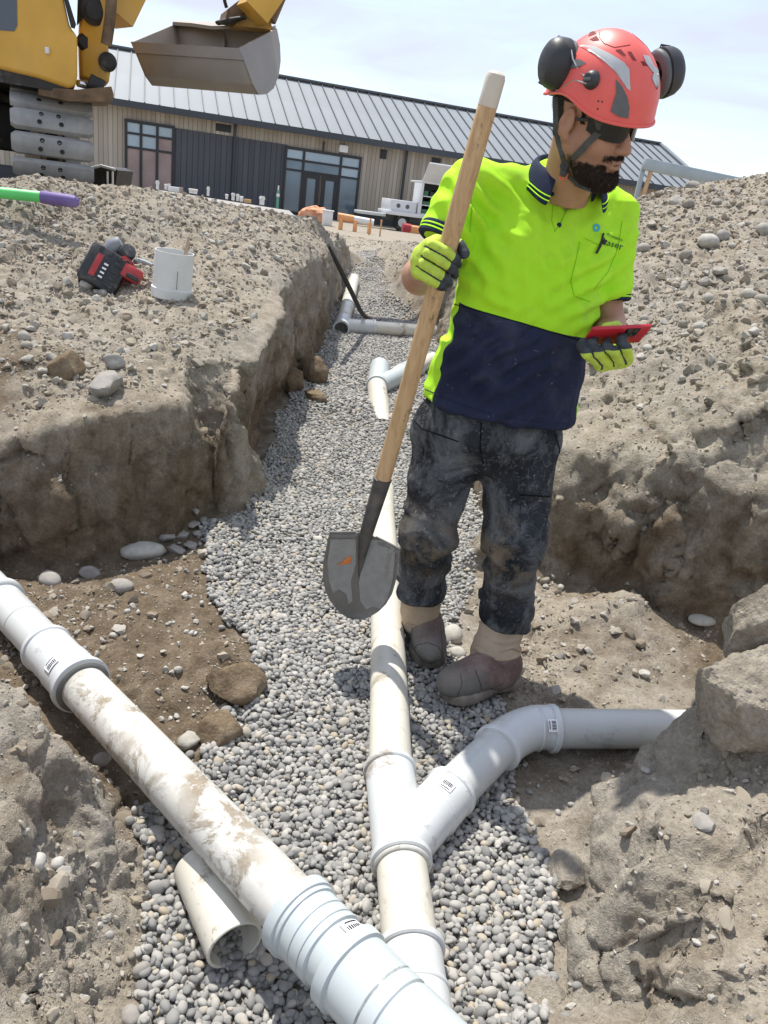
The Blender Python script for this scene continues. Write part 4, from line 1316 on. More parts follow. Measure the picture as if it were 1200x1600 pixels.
bunch = sstep(.34, .04, V[:, 2] - zc)                     # folds gather above the cuffs
kneez = np.where(left, KR[2], KL[2])
kf = np.exp(-((V[:, 2] - kneez) / .11) ** 2)
warp = V + .03 * np.stack([fbm(V, 6, 2, .5, 1), fbm(V, 6, 2, .5, 2), fbm(V, 6, 2, .5, 3)], 1)
dsp = .015 * bunch * ridge(warp, (7, 7, 28), 5) + .009 * (kf + .35) * ridge(warp, (8, 8, 19), 6) + .006 * fbm(V, 8, 3, .5, 7)
crease = np.exp(-((V[:, 2] - .70) / .10) ** 2)
dsp += .007 * crease * ridge(warp, (14, 9, 10), 8)
V = V + nv * dsp[:, None]
tr = obj('trousers', V, Q, MAT['trousers'], MAN)
attr(tr, 'knee', np.exp(-((V[:, 2] - kneez + .03) / .10) ** 2) * (nv[:, 1] < 0))
_tb = BVHTree.FromPolygons([tuple(v) for v in V.tolist()], [tuple(q) for q in Q.tolist()])

def px_hit(bv, px, py, lift=0.0, default=None):
    d = Vector(ray(px, py)).normalized()
    r_ = bv.ray_cast(Vector((0, 0, CAMZ)), d)
    if r_[0] is None: return default
    n = r_[1]
    if n.dot(d) > 0: n = -n
    return np.array(r_[0]) + np.array(n) * lift

def decal(name, bv, outline, mat, parent, lift=.002, thick=.0015, rings=4, dens=6):
    """a thin patch lying on a surface; the outline is given in pixels of the photograph"""
    pts = []
    n = len(outline)
    for i in range(n):
        a, b = np.array(outline[i], float), np.array(outline[(i + 1) % n], float)
        k = max(1, int(np.linalg.norm(b - a) / dens))
        pts += [a + (b - a) * t / k for t in range(k)]
    pts = np.array(pts); c = pts.mean(0)
    V, F, m_ = [], [], len(pts)
    last = None
    for k in range(rings + 1):
        s_ = 1 - k / rings * .97
        for p in pts:
            q = c + (p - c) * s_
            w = px_hit(bv, q[0], q[1], lift)
            if w is None: w = last if last is not None else P(q[0], q[1], 2.1)
            last = w; V.append(w)
    for k in range(rings):
        for j in range(m_):
            F.append([k * m_ + j, k * m_ + (j + 1) % m_, (k + 1) * m_ + (j + 1) % m_, (k + 1) * m_ + j])
    F.append([rings * m_ + j for j in range(m_)])
    o = obj(name, V, F, mat, parent, True)
    return o

def seam(name, bv, pts, mat, parent, r=.0012, lift=.0006, dens=4):
    P_ = []
    for a, b in zip(pts[:-1], pts[1:]):
        a, b = np.array(a, float), np.array(b, float)
        k = max(1, int(np.linalg.norm(b - a) / dens))
        for t in range(k):
            q = a + (b - a) * t / k
            w = px_hit(bv, q[0], q[1], lift)
            if w is not None: P_.append(w)
    w = px_hit(bv, pts[-1][0], pts[-1][1], lift)
    if w is not None: P_.append(w)
    if len(P_) < 3: return None
    return MB().tube(P_, r, 6).build(name, mat, parent)
MAT['seam'] = plain('dark_stitching', (.008, .009, .010), .9, .2, 40, .1)
decal('cargo_pocket', _tb, [(814, 786), (858, 786), (852, 822), (846, 893), (812, 893), (813, 830)], MAT['trousers'], tr, .004)
seam('pocket_flap_seam', _tb, [(812, 773), (860, 776)], MAT['seam'], tr, .0022)
seam('pocket_flap_seam', _tb, [(812, 794), (857, 795)], MAT['seam'], tr, .0022)
seam('pocket_flap_seam', _tb, [(812, 822), (852, 820)], MAT['seam'], tr, .0022)
seam('fly_seam', _tb, [(752, 660), (750, 700), (755, 724)], MAT['seam'], tr, .002)
seam('hip_pocket_seam', _tb, [(866, 676), (874, 700), (872, 730)], MAT['seam'], tr, .002)
seam('hip_pocket_seam', _tb, [(650, 660), (660, 670), (700, 684), (716, 690)], MAT['seam'], tr, .002)

# --- gaiters and boots
def shell(name, f, lo, h, mat, parent, it=2, fn=None):
    V, Q = surfnet(f, lo, h)
    V = relax(V, Q, it)
    if fn is not None: V = V + vnormals(V, Q) * fn(V)[:, None]
    return obj(name, V, Q, mat, parent), V, Q
def boot(toe, heel, ankle, top, cuff_r, name):
    """boot from ground points toe and heel"""
    fwd = unit((toe - heel) * v3(1, 1, 0)); side = np.cross(v3(0, 0, 1), fwd); L = np.linalg.norm((toe - heel)[:2])
    z0 = min(toe[2], heel[2])
    at = lambda u, s, z: heel * v3(1, 1, 0) + fwd * u * L + side * s + v3(0, 0, z0 + z)
    lo = np.minimum(toe, heel) - .12; lo[2] = z0 - .03
    hi = np.maximum(toe, heel) + .12; hi[2] = max(top[2], z0) + .10
    h = .0045
    g, _ = grid(lo, hi, h)
    M = np.stack([fwd, side, v3(0, 0, 1)], 1)
    f = sd_ell(g, at(.80, 0, .045), (.088, .056, .050), M)
    f = smin(f, sd_ell(g, at(.55, 0, .055), (.11, .050, .055), M), .03)
    f = smin(f, sd_ell(g, at(.16, 0, .05), (.062, .043, .058), M), .04)
    f = smin(f, sd_cone(g, at(.55, 0, .065), ankle, .042, .052), .035)
    f = smin(f, sd_cone(g, at(.2, 0, .05), ankle, .042, .055), .03)
    f = smin(f, sd_cone(g, ankle, top, .055, .058), .03)
    f = smax(f, -(g[..., 2] - (z0 + .016)), .004)
    root, V, Q = shell('boot', f, lo, h, MAT['leather'], MAN, 2, lambda v: .0022 * fbm(v, 22, 4, .55, 4) + .002 * ridge(v, (14, 14, 40), 9) * sstep(.05, .10, v[:, 2] - z0))
    attr(root, 'toe', sstep(.45, .75, (V - heel) @ fwd / L) * sstep(.13, .06, V[:, 2] - z0) + .35 * sstep(.06, .03, V[:, 2] - z0))
    # sole: outline of a foot, with a heel step
    out = [(-.035, 0), (-.02, .036), (.08, .042), (.35, .037), (.55, .044), (.75, .054), (.9, .050), (1.0, .030), (1.03, 0)]
    ol = [(u, s) for u, s in out] + [(u, -s) for u, s in out[::-1][1:-1]]
    bm_ = MB()
    ring = lambda z, k: [at(u, s * k, z) for u, s in ol]
    n = len(ol)
    Vv = ring(-.010, 1.06) + ring(-.004, 1.14) + ring(.020, 1.15) + ring(.028, 1.02)
    Ff = [[i * n + j, i * n + (j + 1) % n, (i + 1) * n + (j + 1) % n, (i + 1) * n + j] for i in range(3) for j in range(n)]
    Ff += [list(range(n))[::-1], [3 * n + j for j in range(n)]]
    obj('sole', Vv, Ff, MAT['sole'], root, True, 40)
    return root, BVHTree.FromPolygons([tuple(v) for v in V.tolist()], [tuple(q) for q in Q.tolist()])
toeR = PG(668, 1050) + v3(0, 0, .030); heelR = toeR + v3(-.03, .275, 0)
toeL, heelL = PG(694, 1100) + v3(0, 0, .030), PG(797, 1072) + v3(0, 0, .030)
bR, bvR = boot(toeR, heelR, P(661, 985, 2.27), P(658, 955, 2.27), .06, 'boot')
bL, bvL = boot(toeL, heelL, P(773, 1052, 2.06), P(778, 1030, 2.08), .06, 'boot')
MAT['lseam'] = plain('leather_stitching', (.075, .055, .048), .9, .2)
seam('toe_cap_seam', bvR, [(640, 1022), (652, 1008), (668, 1004), (684, 1010), (693, 1024)], MAT['lseam'], bR, .0011)
seam('side_seam', bvR, [(636, 985), (640, 1005), (645, 1030)], MAT['lseam'], bR, .0011)
seam('side_seam', bvR, [(689, 985), (691, 1005), (690, 1028)], MAT['lseam'], bR, .0011)
seam('toe_cap_seam', bvL, [(706, 1108), (716, 1084), (722, 1068), (720, 1054)], MAT['lseam'], bL, .0011)
seam('side_seam', bvL, [(745, 1110), (756, 1092), (768, 1076), (786, 1068)], MAT['lseam'], bL, .0011)
seam('side_seam', bvL, [(742, 1046), (750, 1066), (756, 1090)], MAT['lseam'], bL, .0011)
bL['label'] = 'near boot turned sideways with torn elastic side'
MB().tube([P(776, 1062, 2.01), P(782, 1060, 2.02), P(786, 1052, 2.04)], [.006, .010, .005], 8).build('elastic_gusset', MAT['seam'], bL)
def gaiter(a, b, ra, rb):
    lo = np.minimum(a, b) - .11; hi = np.maximum(a, b) + .11
    g, _ = grid(lo, hi, .005)
    ax = unit(b - a)
    f = sd_cone(g, a, b, ra, rb)
    f = smax(f, sd_plane(g, b, ax), .01)
    f = smax(f, sd_plane(g, a, -ax), .01)
    def fold(v):
        t = (v - a) @ ax / np.linalg.norm(b - a)
        w = v + .02 * np.stack([fbm(v, 9, 2, .5, 1), fbm(v, 9, 2, .5, 2), fbm(v, 9, 2, .5, 3)], 1)
        return .009 * ridge(w, (7, 7, 34), 12) * sstep(.15, .6, t) + .003 * fbm(v, 18, 3, .5, 13)
    o, V, Q = shell('gaiter', f, lo, .005, MAT['gaiter'], MAN, 2, fold)
    x_, y_, a_ = frame(ax, (0, 1, 0))
    rr_ = np.random.RandomState(int(ra * 1e4))
    for k_, t_ in enumerate((.97, .80, .55)):
        pts = []
        for j in range(41):
            an = 2 * math.pi * j / 40
            w_ = .012 * math.sin(2 * an + k_ * 1.7) + .006 * math.sin(5 * an + k_)
            c_ = a + (b - a) * t_ + ax * w_
            pts.append(c_ + (ra + (rb - ra) * t_ - .0005) * (math.cos(an) * x_ + math.sin(an) * y_))
        MB().tube(pts, [.0035 + .0035 * abs(math.sin(1.5 * 2 * math.pi * j / 40 + k_)) for j in range(41)], 8, False).build('hem' if k_ == 0 else 'fold', MAT['gaiter'], o)
    return o
gaiter(P(655, 915, 2.245), P(660, 974, 2.26), .064, .062)
gaiter(P(788, 962, 2.14), P(768, 1046, 2.075), .068, .074)

# --- polo shirt
e1, e2 = v3(math.cos(psi), math.sin(psi), 0), v3(-math.sin(psi), math.cos(psi), 0)
ST = np.array([  # z, centre x, centre y, half width, half depth
    (.80, .290, 2.225, .226, .150), (.865, .290, 2.225, .222, .150), (.95, .292, 2.22, .213, .152), (1.10, .297, 2.21, .200, .150), (1.20, .306, 2.205, .197, .145),
    (1.30, .317, 2.205, .196, .135), (1.36, .325, 2.21, .186, .120), (1.41, .335, 2.215, .150, .100), (1.45, .345, 2.22, .105, .085), (1.50, .35, 2.215, .06, .07), (1.56, .35, 2.21, .05, .06)])
def loft(g):
    z = g[..., 2]
    I = [np.interp(z, ST[:, 0], ST[:, k]) for k in (1, 2, 3, 4)]
    dx = g[..., 0] - I[0]; dy = g[..., 1] - I[1]
    u = (dx * e1[0] + dy * e1[1]) / I[2]; w = (dx * e2[0] + dy * e2[1]) / I[3]
    n = (np.abs(u) ** 2.5 + np.abs(w) ** 2.5) ** (1 / 2.5)
    return (n - 1) * np.minimum(I[2], I[3]) * .9, u, w
SR, CR = P(738, 296, 2.17), P(696, 376, 2.13)          # his right sleeve: shoulder, cuff
SL, CL = P(948, 338, 2.28), P(947, 466, 2.24)          # his left sleeve
lo, h = (-.12, 1.96, .80), .006
G_, shp = grid(lo, (.70, 2.46, 1.56), h)
f, u_, w_ = loft(G_)
NK = v3(.345, 2.20, 1.46)
sh = smin(sd_cone(G_, NK + v3(-.02, .01, 0), SR + v3(0, .01, -.01), .060, .066), sd_cone(G_, NK + v3(.03, .015, -.01), SL + v3(0, 0, .0), .060, .064), .03)
f = smin(f, sh, .05)
slR = sd_cone(G_, SR, CR, .080, .072)
slL = sd_cone(G_, SL, CL, .082, .064)
f = smin(f, slR, .03); f = smin(f, slL, .022)
axR, axL = unit(CR - SR), unit(CL - SL)
nearR = (G_[..., 0] < .12) & (G_[..., 2] > 1.05); nearL = (sd_cone(G_, CL, CL + axL * .08, .085, .085) < 0)
f = np.where(nearR, smax(f, sd_plane(G_, CR, axR), .006), f)
f = np.where(nearL & (slL < loft(G_)[0] - .004), smax(f, sd_plane(G_, CL, axL), .006), f)
# hem, lower at the front right
f = smax(f, -(G_[..., 2] - (.862 - .06 * (G_[..., 0] - .28))), .008)
f = smax(f, G_[..., 2] - 1.53, .01)
# open V at the throat, cut between sight lines
def sight_plane(a, b):
    A_, B_ = ray(*a), ray(*b)
    n = unit(np.cross(A_, B_))
    return n
def cut(a, b, inside):
    n = sight_plane(a, b)
    q = ray(*inside)
    if n @ q > 0: n = -n
    return sd_plane(G_, (0, 0, CAMZ), n)
vee = np.maximum(np.maximum(cut((850, 250), (884, 333), (880, 290)), cut((884, 333), (922, 290), (880, 290))), G_[..., 1] - 2.20)
f = smax(f, -vee, .004)
V, Q = surfnet(f, lo, h)
V = relax(V, Q, 2)
nv = vnormals(V, Q)
_, uu, ww = loft(V)
wr = V + .03 * np.stack([fbm(V, 5, 2, .5, 1), fbm(V, 5, 2, .5, 2), fbm(V, 5, 2, .5, 3)], 1)
low = sstep(1.15, .90, V[:, 2])
dsp = .007 * low * ridge(wr, (13, 13, 2.5), 31) + .0050 * ridge(wr, (9, 9, 14), 32) + .005 * fbm(V, 6, 3, .5, 33) + .0022 * ridge(wr, (26, 26, 20), 35)
# diagonal pull from the raised right sleeve and the left armpit
for c_, dr, am in ((P(790, 400, 2.08), (1, 0, -.5), .006), (P(860, 420, 2.08), (.3, 0, -1), .005), (P(800, 590, 2.08), (1, 0, .6), .007), (P(730, 560, 2.1), (.6, 0, 1), .008), (P(740, 360, 2.12), (1, -.2, -1.1), .010), (P(925, 440, 2.16), (-1, -.2, -.6), .010), (P(800, 330, 2.1), (1, 0, -.7), .006), (P(760, 460, 2.1), (1, 0, -.4), .006)):
    d_ = np.linalg.norm(V - c_, axis=1)
    ax_ = unit(dr); pr = np.cross(ax_, (0, 1, 0)); pr = unit(pr)
    dsp += am * np.exp(-(d_ / .13) ** 2) * np.sin((wr @ pr) * 130 + 3 * (wr @ ax_))
V = V + nv * dsp[:, None]
shirt = obj('polo_shirt', V, Q, MAT['shirt'], MAN)
# navy lower half, lime side panels
sp = P(705, 472, 2.1); sq = P(905, 531, 2.1)
zsplit = sp[2] + (sq[2] - sp[2]) * (V[:, 0] - sp[0]) / (sq[0] - sp[0]) + .004
front_u = np.abs(uu)
sd1 = (zsplit - V[:, 2])
side_u = np.where(uu < 0, .972, .93)
wn_ = ww / np.maximum(np.hypot(uu, ww), 1e-4)
sd2 = (np.where(uu < 0, -.34, -.40) - wn_) * .12
arm = np.maximum(-(np.linalg.norm(V - CL, axis=1) - .16), -(np.linalg.norm(V - CR, axis=1) - .13))
sd = np.minimum(np.minimum(sd1, sd2), np.where((V[:, 2] > 1.0) & (uu > 1.02), -.02, .1))
attr(shirt, 'navy', .5 + np.clip(sd * 8, -.5, .5))
attr(shirt, 'smut', np.exp(-(((V - P(812, 480, 2.08)) / v3(.09, .2, .07)) ** 2).sum(1)) * 1.6)
_sb = BVHTree.FromPolygons([tuple(v) for v in V.tolist()], [tuple(q) for q in Q.tolist()])
MAT['limedark'] = plain('lime_seam', (.25, .56, .02), .9, .2, 40, .1)
seam('armhole_seam', _sb, [(734, 296), (737, 330), (734, 362)], MAT['limedark'], shirt, .002)
seam('armhole_seam', _sb, [(972, 345), (966, 385), (950, 425), (928, 452)], MAT['limedark'], shirt, .0010)
seam('pocket_seam', _sb, [(906, 378), (892, 440), (897, 462), (922, 472)], MAT['limedark'], shirt, .0012)
seam('pocket_seam', _sb, [(912, 372), (938, 384)], MAT['limedark'], shirt, .0010)
seam('placket_seam', _sb, [(884, 331), (874, 352), (866, 362)], MAT['limedark'], shirt, .0014)
seam('placket_seam', _sb, [(866, 300), (862, 345), (868, 362)], MAT['limedark'], shirt, .0010)
seam('split_seam', _sb, [(706, 474), (760, 489), (820, 506), (904, 531)], MAT['seam'], shirt, .0014)
seam('hem_stitching', _sb, [(664, 608), (720, 632), (780, 651), (840, 659), (884, 662)], MAT['navy'], shirt, .0014)
for (bx_, by_) in ((870, 318), (873, 352)):
    w = px_hit(_sb, bx_, by_, .002)
    d_ = toward_cam(w)
    MB().lathe(w - d_ * .001, d_, [(0, 0), (.0055, 0), (.0062, .0012), (.0045, .0026), (.003, .002), (0, .002)], 18).build('button', MAT['navy'], shirt)
# knitted cuffs with two lime lines
def cuff(c, ax, r, ovx=1.0):
    cf = MB().lathe(c - ax * .030, ax, [(r + .004, 0), (r + .0065, .003), (r + .006, .030), (r + .002, .033), (r - .012, .030), (r + .004, 0)], 36).build('cuff', MAT['navy'], shirt)
    for t in (.010, .020): MB().lathe(c - ax * (.030 - t), ax, [(r + .0068, 0), (r + .0075, .001), (r + .0075, .003), (r + .0066, .004)], 36).build('lime_stripe', MAT['lime'], cf)
cuff(CR + axR * .008, axR, .070)
cuff(CL + axL * .008, axL, .061)
# collar: stand and folded leaf around the neck
def collar_mesh():
    V, F = [], []
    cN = v3(.350, 2.168, 1.497)
    nseg = 40
    for i in range(nseg + 1):
        a = math.radians(-142 + 284 * i / nseg)      # 0 = behind the neck
        tilt = .030 * math.cos(a)                    # higher behind
        d = v3(math.sin(a) * .078, math.cos(a) * .080, 0)
        d = d[0] * e1 + d[1] * e2
        o_ = unit(d)
        base = cN + d + v3(0, 0, tilt)
        end = sstep(100, 142, abs(math.degrees(a)))
        ln = .058 + .016 * end
        V += [base + v3(0, 0, -.03), base + v3(0, 0, .024) - o_ * .002, base + o_ * .008 + v3(0, 0, .028), base + o_ * .020 + v3(0, 0, .012), base + o_ * (.034 + .006 * end) + v3(0, 0, .020 - ln)]
    for i in range(nseg):
        for k in range(4):
            F.append([i * 5 + k, (i + 1) * 5 + k, (i + 1) * 5 + k + 1, i * 5 + k + 1])
    return np.array(V), F
cv, cf_ = collar_mesh()
col_o = obj('collar', cv, cf_, MAT['navy'], shirt)
md = col_o.modifiers.new('thick', 'SOLIDIFY'); md.thickness = .003; md.offset = 0
md = col_o.modifiers.new('smooth', 'SUBSURF'); md.levels = 1; md.render_levels = 2
for fr_ in (.62, .78):
    pts = [cv[i * 5 + 3] * (1 - fr_) + cv[i * 5 + 4] * fr_ + v3(0, 0, .001) for i in range(41)]
    outw = [unit((p - v3(.352, 2.165, p[2]))) * .003 for p in pts]
    MB().tube([p + o_ for p, o_ in zip(pts, outw)], .0016, 6).build('lime_stripe', MAT['lime'], col_o)
# chest print: flower emblem, small word, large word; pen in the pocket
MAT['teal'] = plain('teal_print', (.06, .42, .50), .8, .1, 40, .2)
MAT['green_print'] = plain('dark_green_print', (.008, .075, .035), .8, .1, 40, .2)
def text_on(bv, txt, px, py, size, rot, mat, parent, name, lift=.0022, shear=0.0):
    cu = bpy.data.curves.new('txt', 'FONT'); cu.body = txt; cu.size = 1.0; cu.resolution_u = 2; cu.shear = shear
    to = bpy.data.objects.new('txt', cu); COL.objects.link(to)
    dg = bpy.context.evaluated_depsgraph_get()
    me = bpy.data.meshes.new_from_object(to.evaluated_get(dg))
    bm = bmesh.new(); bm.from_mesh(me)
    bmesh.ops.triangulate(bm, faces=bm.faces[:])
    co = [v.co.copy() for v in bm.verts]; F = [[v.index for v in f.verts] for f in bm.faces]
    bm.free(); bpy.data.objects.remove(to); bpy.data.curves.remove(cu)
    c, s_ = math.cos(rot), math.sin(rot)
    V = []
    for p in co:
        x, y = p.x * size, -p.y * size
        V.append(bv(px + x * c - y * s_, py + x * s_ + y * c, lift))
    return obj(name, V, F, mat, parent, False)
sh_hit = lambda x, y, l: px_hit(_sb, x, y, l, P(x, y, 2.1))
text_on(sh_hit, 'Laser', 939, 381, 15.5, math.radians(17), MAT['green_print'], shirt, 'word_print')
text_on(sh_hit, 'PLUMBING', 947, 368, 5.6, math.radians(22), MAT['green_print'], shirt, 'word_print')
for k in range(8):
    a = k * math.pi / 4
    cx, cy = 931.5 + 4.2 * math.cos(a), 356 + 4.8 * math.sin(a)
    decal('emblem_petal', _sb, [(cx + 2.1 * math.cos(b), cy + 2.1 * math.sin(b)) for b in np.linspace(0, 6.28, 8)[:-1]], MAT['teal'], shirt, .002, rings=1, dens=3)
pw = [px_hit(_sb, 942, 366, .004), px_hit(_sb, 936, 383, .005), px_hit(_sb, 931, 397, .004)]
pen = thing('pen', 'black pen clipped to the shirt pocket below the teal emblem', 'pen', pw[2])
MB().tube(pw, [.0025, .0035, .003], 8).build('barrel', MAT['ink'], pen)
w = px_hit(_sb, 942, 378, .006); MB().box(w, (.010, .004, .013), np.stack([unit(v3(.95, 0, -.3)), v3(0, 1, 0), unit(v3(.3, 0, .95))], 1), .001).build('clip', MAT['ink'], pen)
# --- head, neck, chest, arms: one body mesh
HO = v3(.357, 2.032, 1.618)
HY, HP_, HRO = math.radians(46), math.radians(14), math.radians(12)
_fw = v3(math.sin(HY), -math.cos(HY), 0); _lf = v3(math.cos(HY), math.sin(HY), 0); _up = v3(0, 0, 1)
_f2 = _fw * math.cos(HP_) - _up * math.sin(HP_); _u2 = _fw * math.sin(HP_) + _up * math.cos(HP_)
_l3 = _lf * math.cos(HRO) + _u2 * math.sin(HRO); _u3 = -_lf * math.sin(HRO) + _u2 * math.cos(HRO)
HM = np.stack([_f2, _l3, _u3], 1)          # columns: forward, his left, up
HS = 1.04
def hw(p): return HO + (np.asarray(p, float) * HS) @ HM.T       # head coordinates -> world
def hl(p): return ((np.asarray(p, float) - HO) @ HM) / HS       # world -> head
lo, h = (-.135, -.105, -.20), .003
g, _ = grid(lo, (.145, .105, .150), h)
def two(fn): return smin(fn(1), fn(-1), .012)
f = sd_ell(g, (-.008, 0, .050), (.098, .077, .090))
f = smin(f, sd_ell(g, (.028, 0, -.022), (.064, .060, .088)), .03)
f = smin(f, two(lambda s: sd_cone(g, (.005, s * .050, -.045), (.072, s * .016, -.102), .026, .022)), .03)
f = smin(f, sd_ell(g, (.080, 0, -.106), (.020, .024, .018)), .02)
f = smin(f, two(lambda s: sd_ell(g, (.058, s * .040, -.026), (.026, .024, .026))), .025)
f = smin(f, sd_ell(g, (.074, 0, .032), (.020, .054, .013)), .018)
f = smin(f, sd_cone(g, (.086, 0, .018), (.110, 0, -.030), .0075, .0125), .010)
f = smin(f, two(lambda s: sd_ell(g, (.099, s * .0125, -.034), (.012, .0085, .009))), .006)
f = smax(f, -two(lambda s: sd_ell(g, (.104, s * .0075, -.0435), (.007, .0040, .0040))), .003)
f = smax(f, -two(lambda s: sd_ell(g, (.103, s * .033, .010), (.018, .019, .013))), .014)
f = smin(f, two(lambda s: sd_ell(g, (.078, s * .032, .010), (.014, .014, .012))), .004)
f = smin(f, sd_ell(g, (.088, 0, -.060), (.012, .026, .016)), .014)
f = smin(f, sd_ell(g, (.0965, 0, -.0595), (.008, .021, .0055)), .005)
f = smin(f, sd_ell(g, (.0955, 0, -.0715), (.008, .018, .0062)), .005)
f = smax(f, -sd_ell(g, (.104, 0, -.0655), (.010, .021, .0016)), .002)
Me = np.array([[math.cos(.3), 0, math.sin(.3)], [0, 1, 0], [-math.sin(.3), 0, math.cos(.3)]])
for s in (1, -1):
    ear = sd_ell(g, (-.006, s * .081, .000), (.0185, .0075, .033), Me)
    ear = smax(ear, -sd_ell(g, (-.002, s * .090, .004), (.0115, .008, .022), Me), .004)
    ear = smin(ear, sd_ell(g, (.001, s * .079, -.028), (.009, .006, .010)), .006)
    ear = smin(ear, sd_ell(g, (.006, s * .079, -.004), (.006, .005, .008)), .004)
    f = smin(f, ear, .008)
nb = hl(v3(.352, 2.185, 1.43))
f = smin(f, sd_cone(g, (-.022, 0, -.03), nb, .058, .062), .025)
f = smin(f, sd_cone(g, (.035, 0, -.10), hl(v3(.365, 2.14, 1.45)), .018, .02), .035)
V, Q = surfnet(f, lo, h)
V = relax(V, Q, 1)
keep = (V[Q].mean(1)[:, 2] > -.197)
HV_local = V
parts_V = [hw(V)]; parts_Q = [Q[keep]]
# chest, upper arms and forearms
EL_R, WR_R = P(656, 432, 2.20), P(668, 418, 2.03)
EL_L, WR_L = P(950, 512, 2.25), P(948, 545, 2.02)
lo, h = (-.10, 1.86, .95), .006
g, _ = grid(lo, (.68, 2.40, 1.52), h)
f = sd_ell(g, (.335, 2.215, 1.36), (.11, .082, .10))
f = smin(f, sd_cone(g, (.35, 2.205, 1.40), (.352, 2.16, 1.50), .064, .056), .03)
f = smin(f, sd_cone(g, SR + v3(.03, .0, -.01), EL_R, .050, .046), .03)
f = smin(f, sd_cone(g, EL_R, WR_R, .047, .031), .02)
f = smin(f, sd_cone(g, SL + v3(-.02, 0, -.01), EL_L, .050, .045), .03)
f = smin(f, sd_cone(g, EL_L, WR_L, .047, .030), .02)
V, Q = surfnet(f, lo, h)
V = relax(V, Q, 2)
parts_Q.append(Q + len(parts_V[0])); parts_V.append(V)
BV = np.concatenate(parts_V); BQ = np.concatenate(parts_Q)
body = obj('body', BV, BQ, MAT['skin'], MAN)
_hb = BVHTree.FromPolygons([tuple(v) for v in BV.tolist()], [tuple(q) for q in BQ.tolist()])

# --- hair and beard: dark mass plus many short strands
def strands(name, roots, dirs, ln, mat, parent, seed, w=.0006):
    r = np.random.RandomState(seed)
    n = len(roots)
    d = dirs + .45 * r.normal(size=(n, 3)); d /= np.linalg.norm(d, axis=1)[:, None]
    sde = np.cross(d, r.normal(size=(n, 3))); sde /= np.linalg.norm(sde, axis=1)[:, None]
    L = ln * r.uniform(.6, 1.3, n)
    V = np.stack([roots - sde * w, roots + sde * w, roots + d * L[:, None]], 1).reshape(-1, 3)
    return obj(name, V, np.arange(3 * n).reshape(-1, 3), mat, parent, False)
HL_ = HV_local; HN = vnormals(HL_, Q0) if False else None
Vh = parts_V[0]; Qh = parts_Q[0]; Nh = vnormals(Vh, Qh)
Lh = HL_
x, y, z = Lh[:, 0], Lh[:, 1], Lh[:, 2]
ay = np.abs(y)
wob = .004 * fbm(Lh, 60, 3, .5, 5)
jaw = (z + wob < -.040 - .55 * (x - .03) * (x > .03) + .25 * np.maximum(.03 - x, 0)) & (x > -.002) & (z > -.130) & ~((x > .070) & (z > -.052)) & (x + wob * 2 > .004 + .28 * (z + .09))
jaw = (x > .012 - .35 * np.maximum(z + .055, 0)) & (z + wob < -.066 + .5 * np.maximum(.030 - x, 0)) & (z > -.135)
mous = (x > .072) & (z < -.044 + wob) & (z > -.060) & (ay < .036)
chin_ = (x > .045) & (z + wob < -.080) & (z > -.135)
lips = (ay < .021) & (z > -.080) & (z < -.0545) & (x > .085)
beard_m = (jaw | mous | chin_) & ~lips & ~((x > .040) & (x < .075) & (z > -.066 + wob) & (ay > .022) & ~mous)
hair_m = (z > .005) & (z < .075) & (x < .035 - .1 * (z)) & ~((x > -.030) & (x < .020) & (z < .036)) | ((x < -.030) & (z > -.045) & (z < .075))
def grow(name, mask, off, ln, n, mat, seed, down):
    idx = np.where(mask[Qh].all(1))[0]
    q = Qh[idx]
    used = np.unique(q); mp = np.full(len(Vh), -1); mp[used] = np.arange(len(used))
    Vv = Vh[used] + Nh[used] * (off + off * .5 * fbm(Vh[used], 120, 2, .5, 3))[:, None]
    o = obj(name, Vv, mp[q], mat, MAN)
    r = np.random.RandomState(seed)
    k = r.choice(len(q), n)
    a, b = r.rand(n), r.rand(n)
    A_, B_, C_, D_ = (Vh[q[k, i]] for i in range(4))
    pt = (A_ * (1 - a)[:, None] + B_ * a[:, None]) * (1 - b)[:, None] + (D_ * (1 - a)[:, None] + C_ * a[:, None]) * b[:, None]
    nn_ = Nh[q[k, 0]]
    strands(name + '_strands', pt, nn_ * .8 + down, ln, mat, o, seed + 1)
    return o
stub = np.zeros(len(BV)); sb_ = beard_m.astype(float)
for _ in range(3):
    acc = np.zeros(len(sb_)); ct = np.zeros(len(sb_))
    for i in range(4):
        for j in range(4):
            np.add.at(acc, Qh[:, i], sb_[Qh[:, j]]); np.add.at(ct, Qh[:, i], 1)
    sb_ = acc / np.maximum(ct, 1)
stub[:len(sb_)] = np.maximum(sb_, .32 * sstep(-.015, -.065, z) * sstep(-.02, .02, x) * (z > -.135))
attr(body, 'stubble', stub)
core = beard_m & (vnoise(Lh, 190, 3) + 2.2 * (sb_ - .75) > -.35 + .75 * sstep(.055, .02, x))
strands('whiskers', Vh[beard_m] + Nh[beard_m] * .0005, Nh[beard_m] * .6 + HM @ v3(.3, 0, -.8), .007, MAT['beard'], body, 9)
grow('beard', core, .0006, .008, 6000, MAT['beard'], 3, HM @ v3(.35, 0, -.75))
grow('hair', hair_m, .003, .008, 3000, MAT['hair'], 4, HM @ v3(-.5, 0, -.7))
brow_m = (z > .024) & (z < .032) & (x > .06) & (ay > .012) & (ay < .045)
grow('eyebrows', brow_m, .001, .006, 300, MAT['hair'], 5, HM @ v3(0, 0, .3))

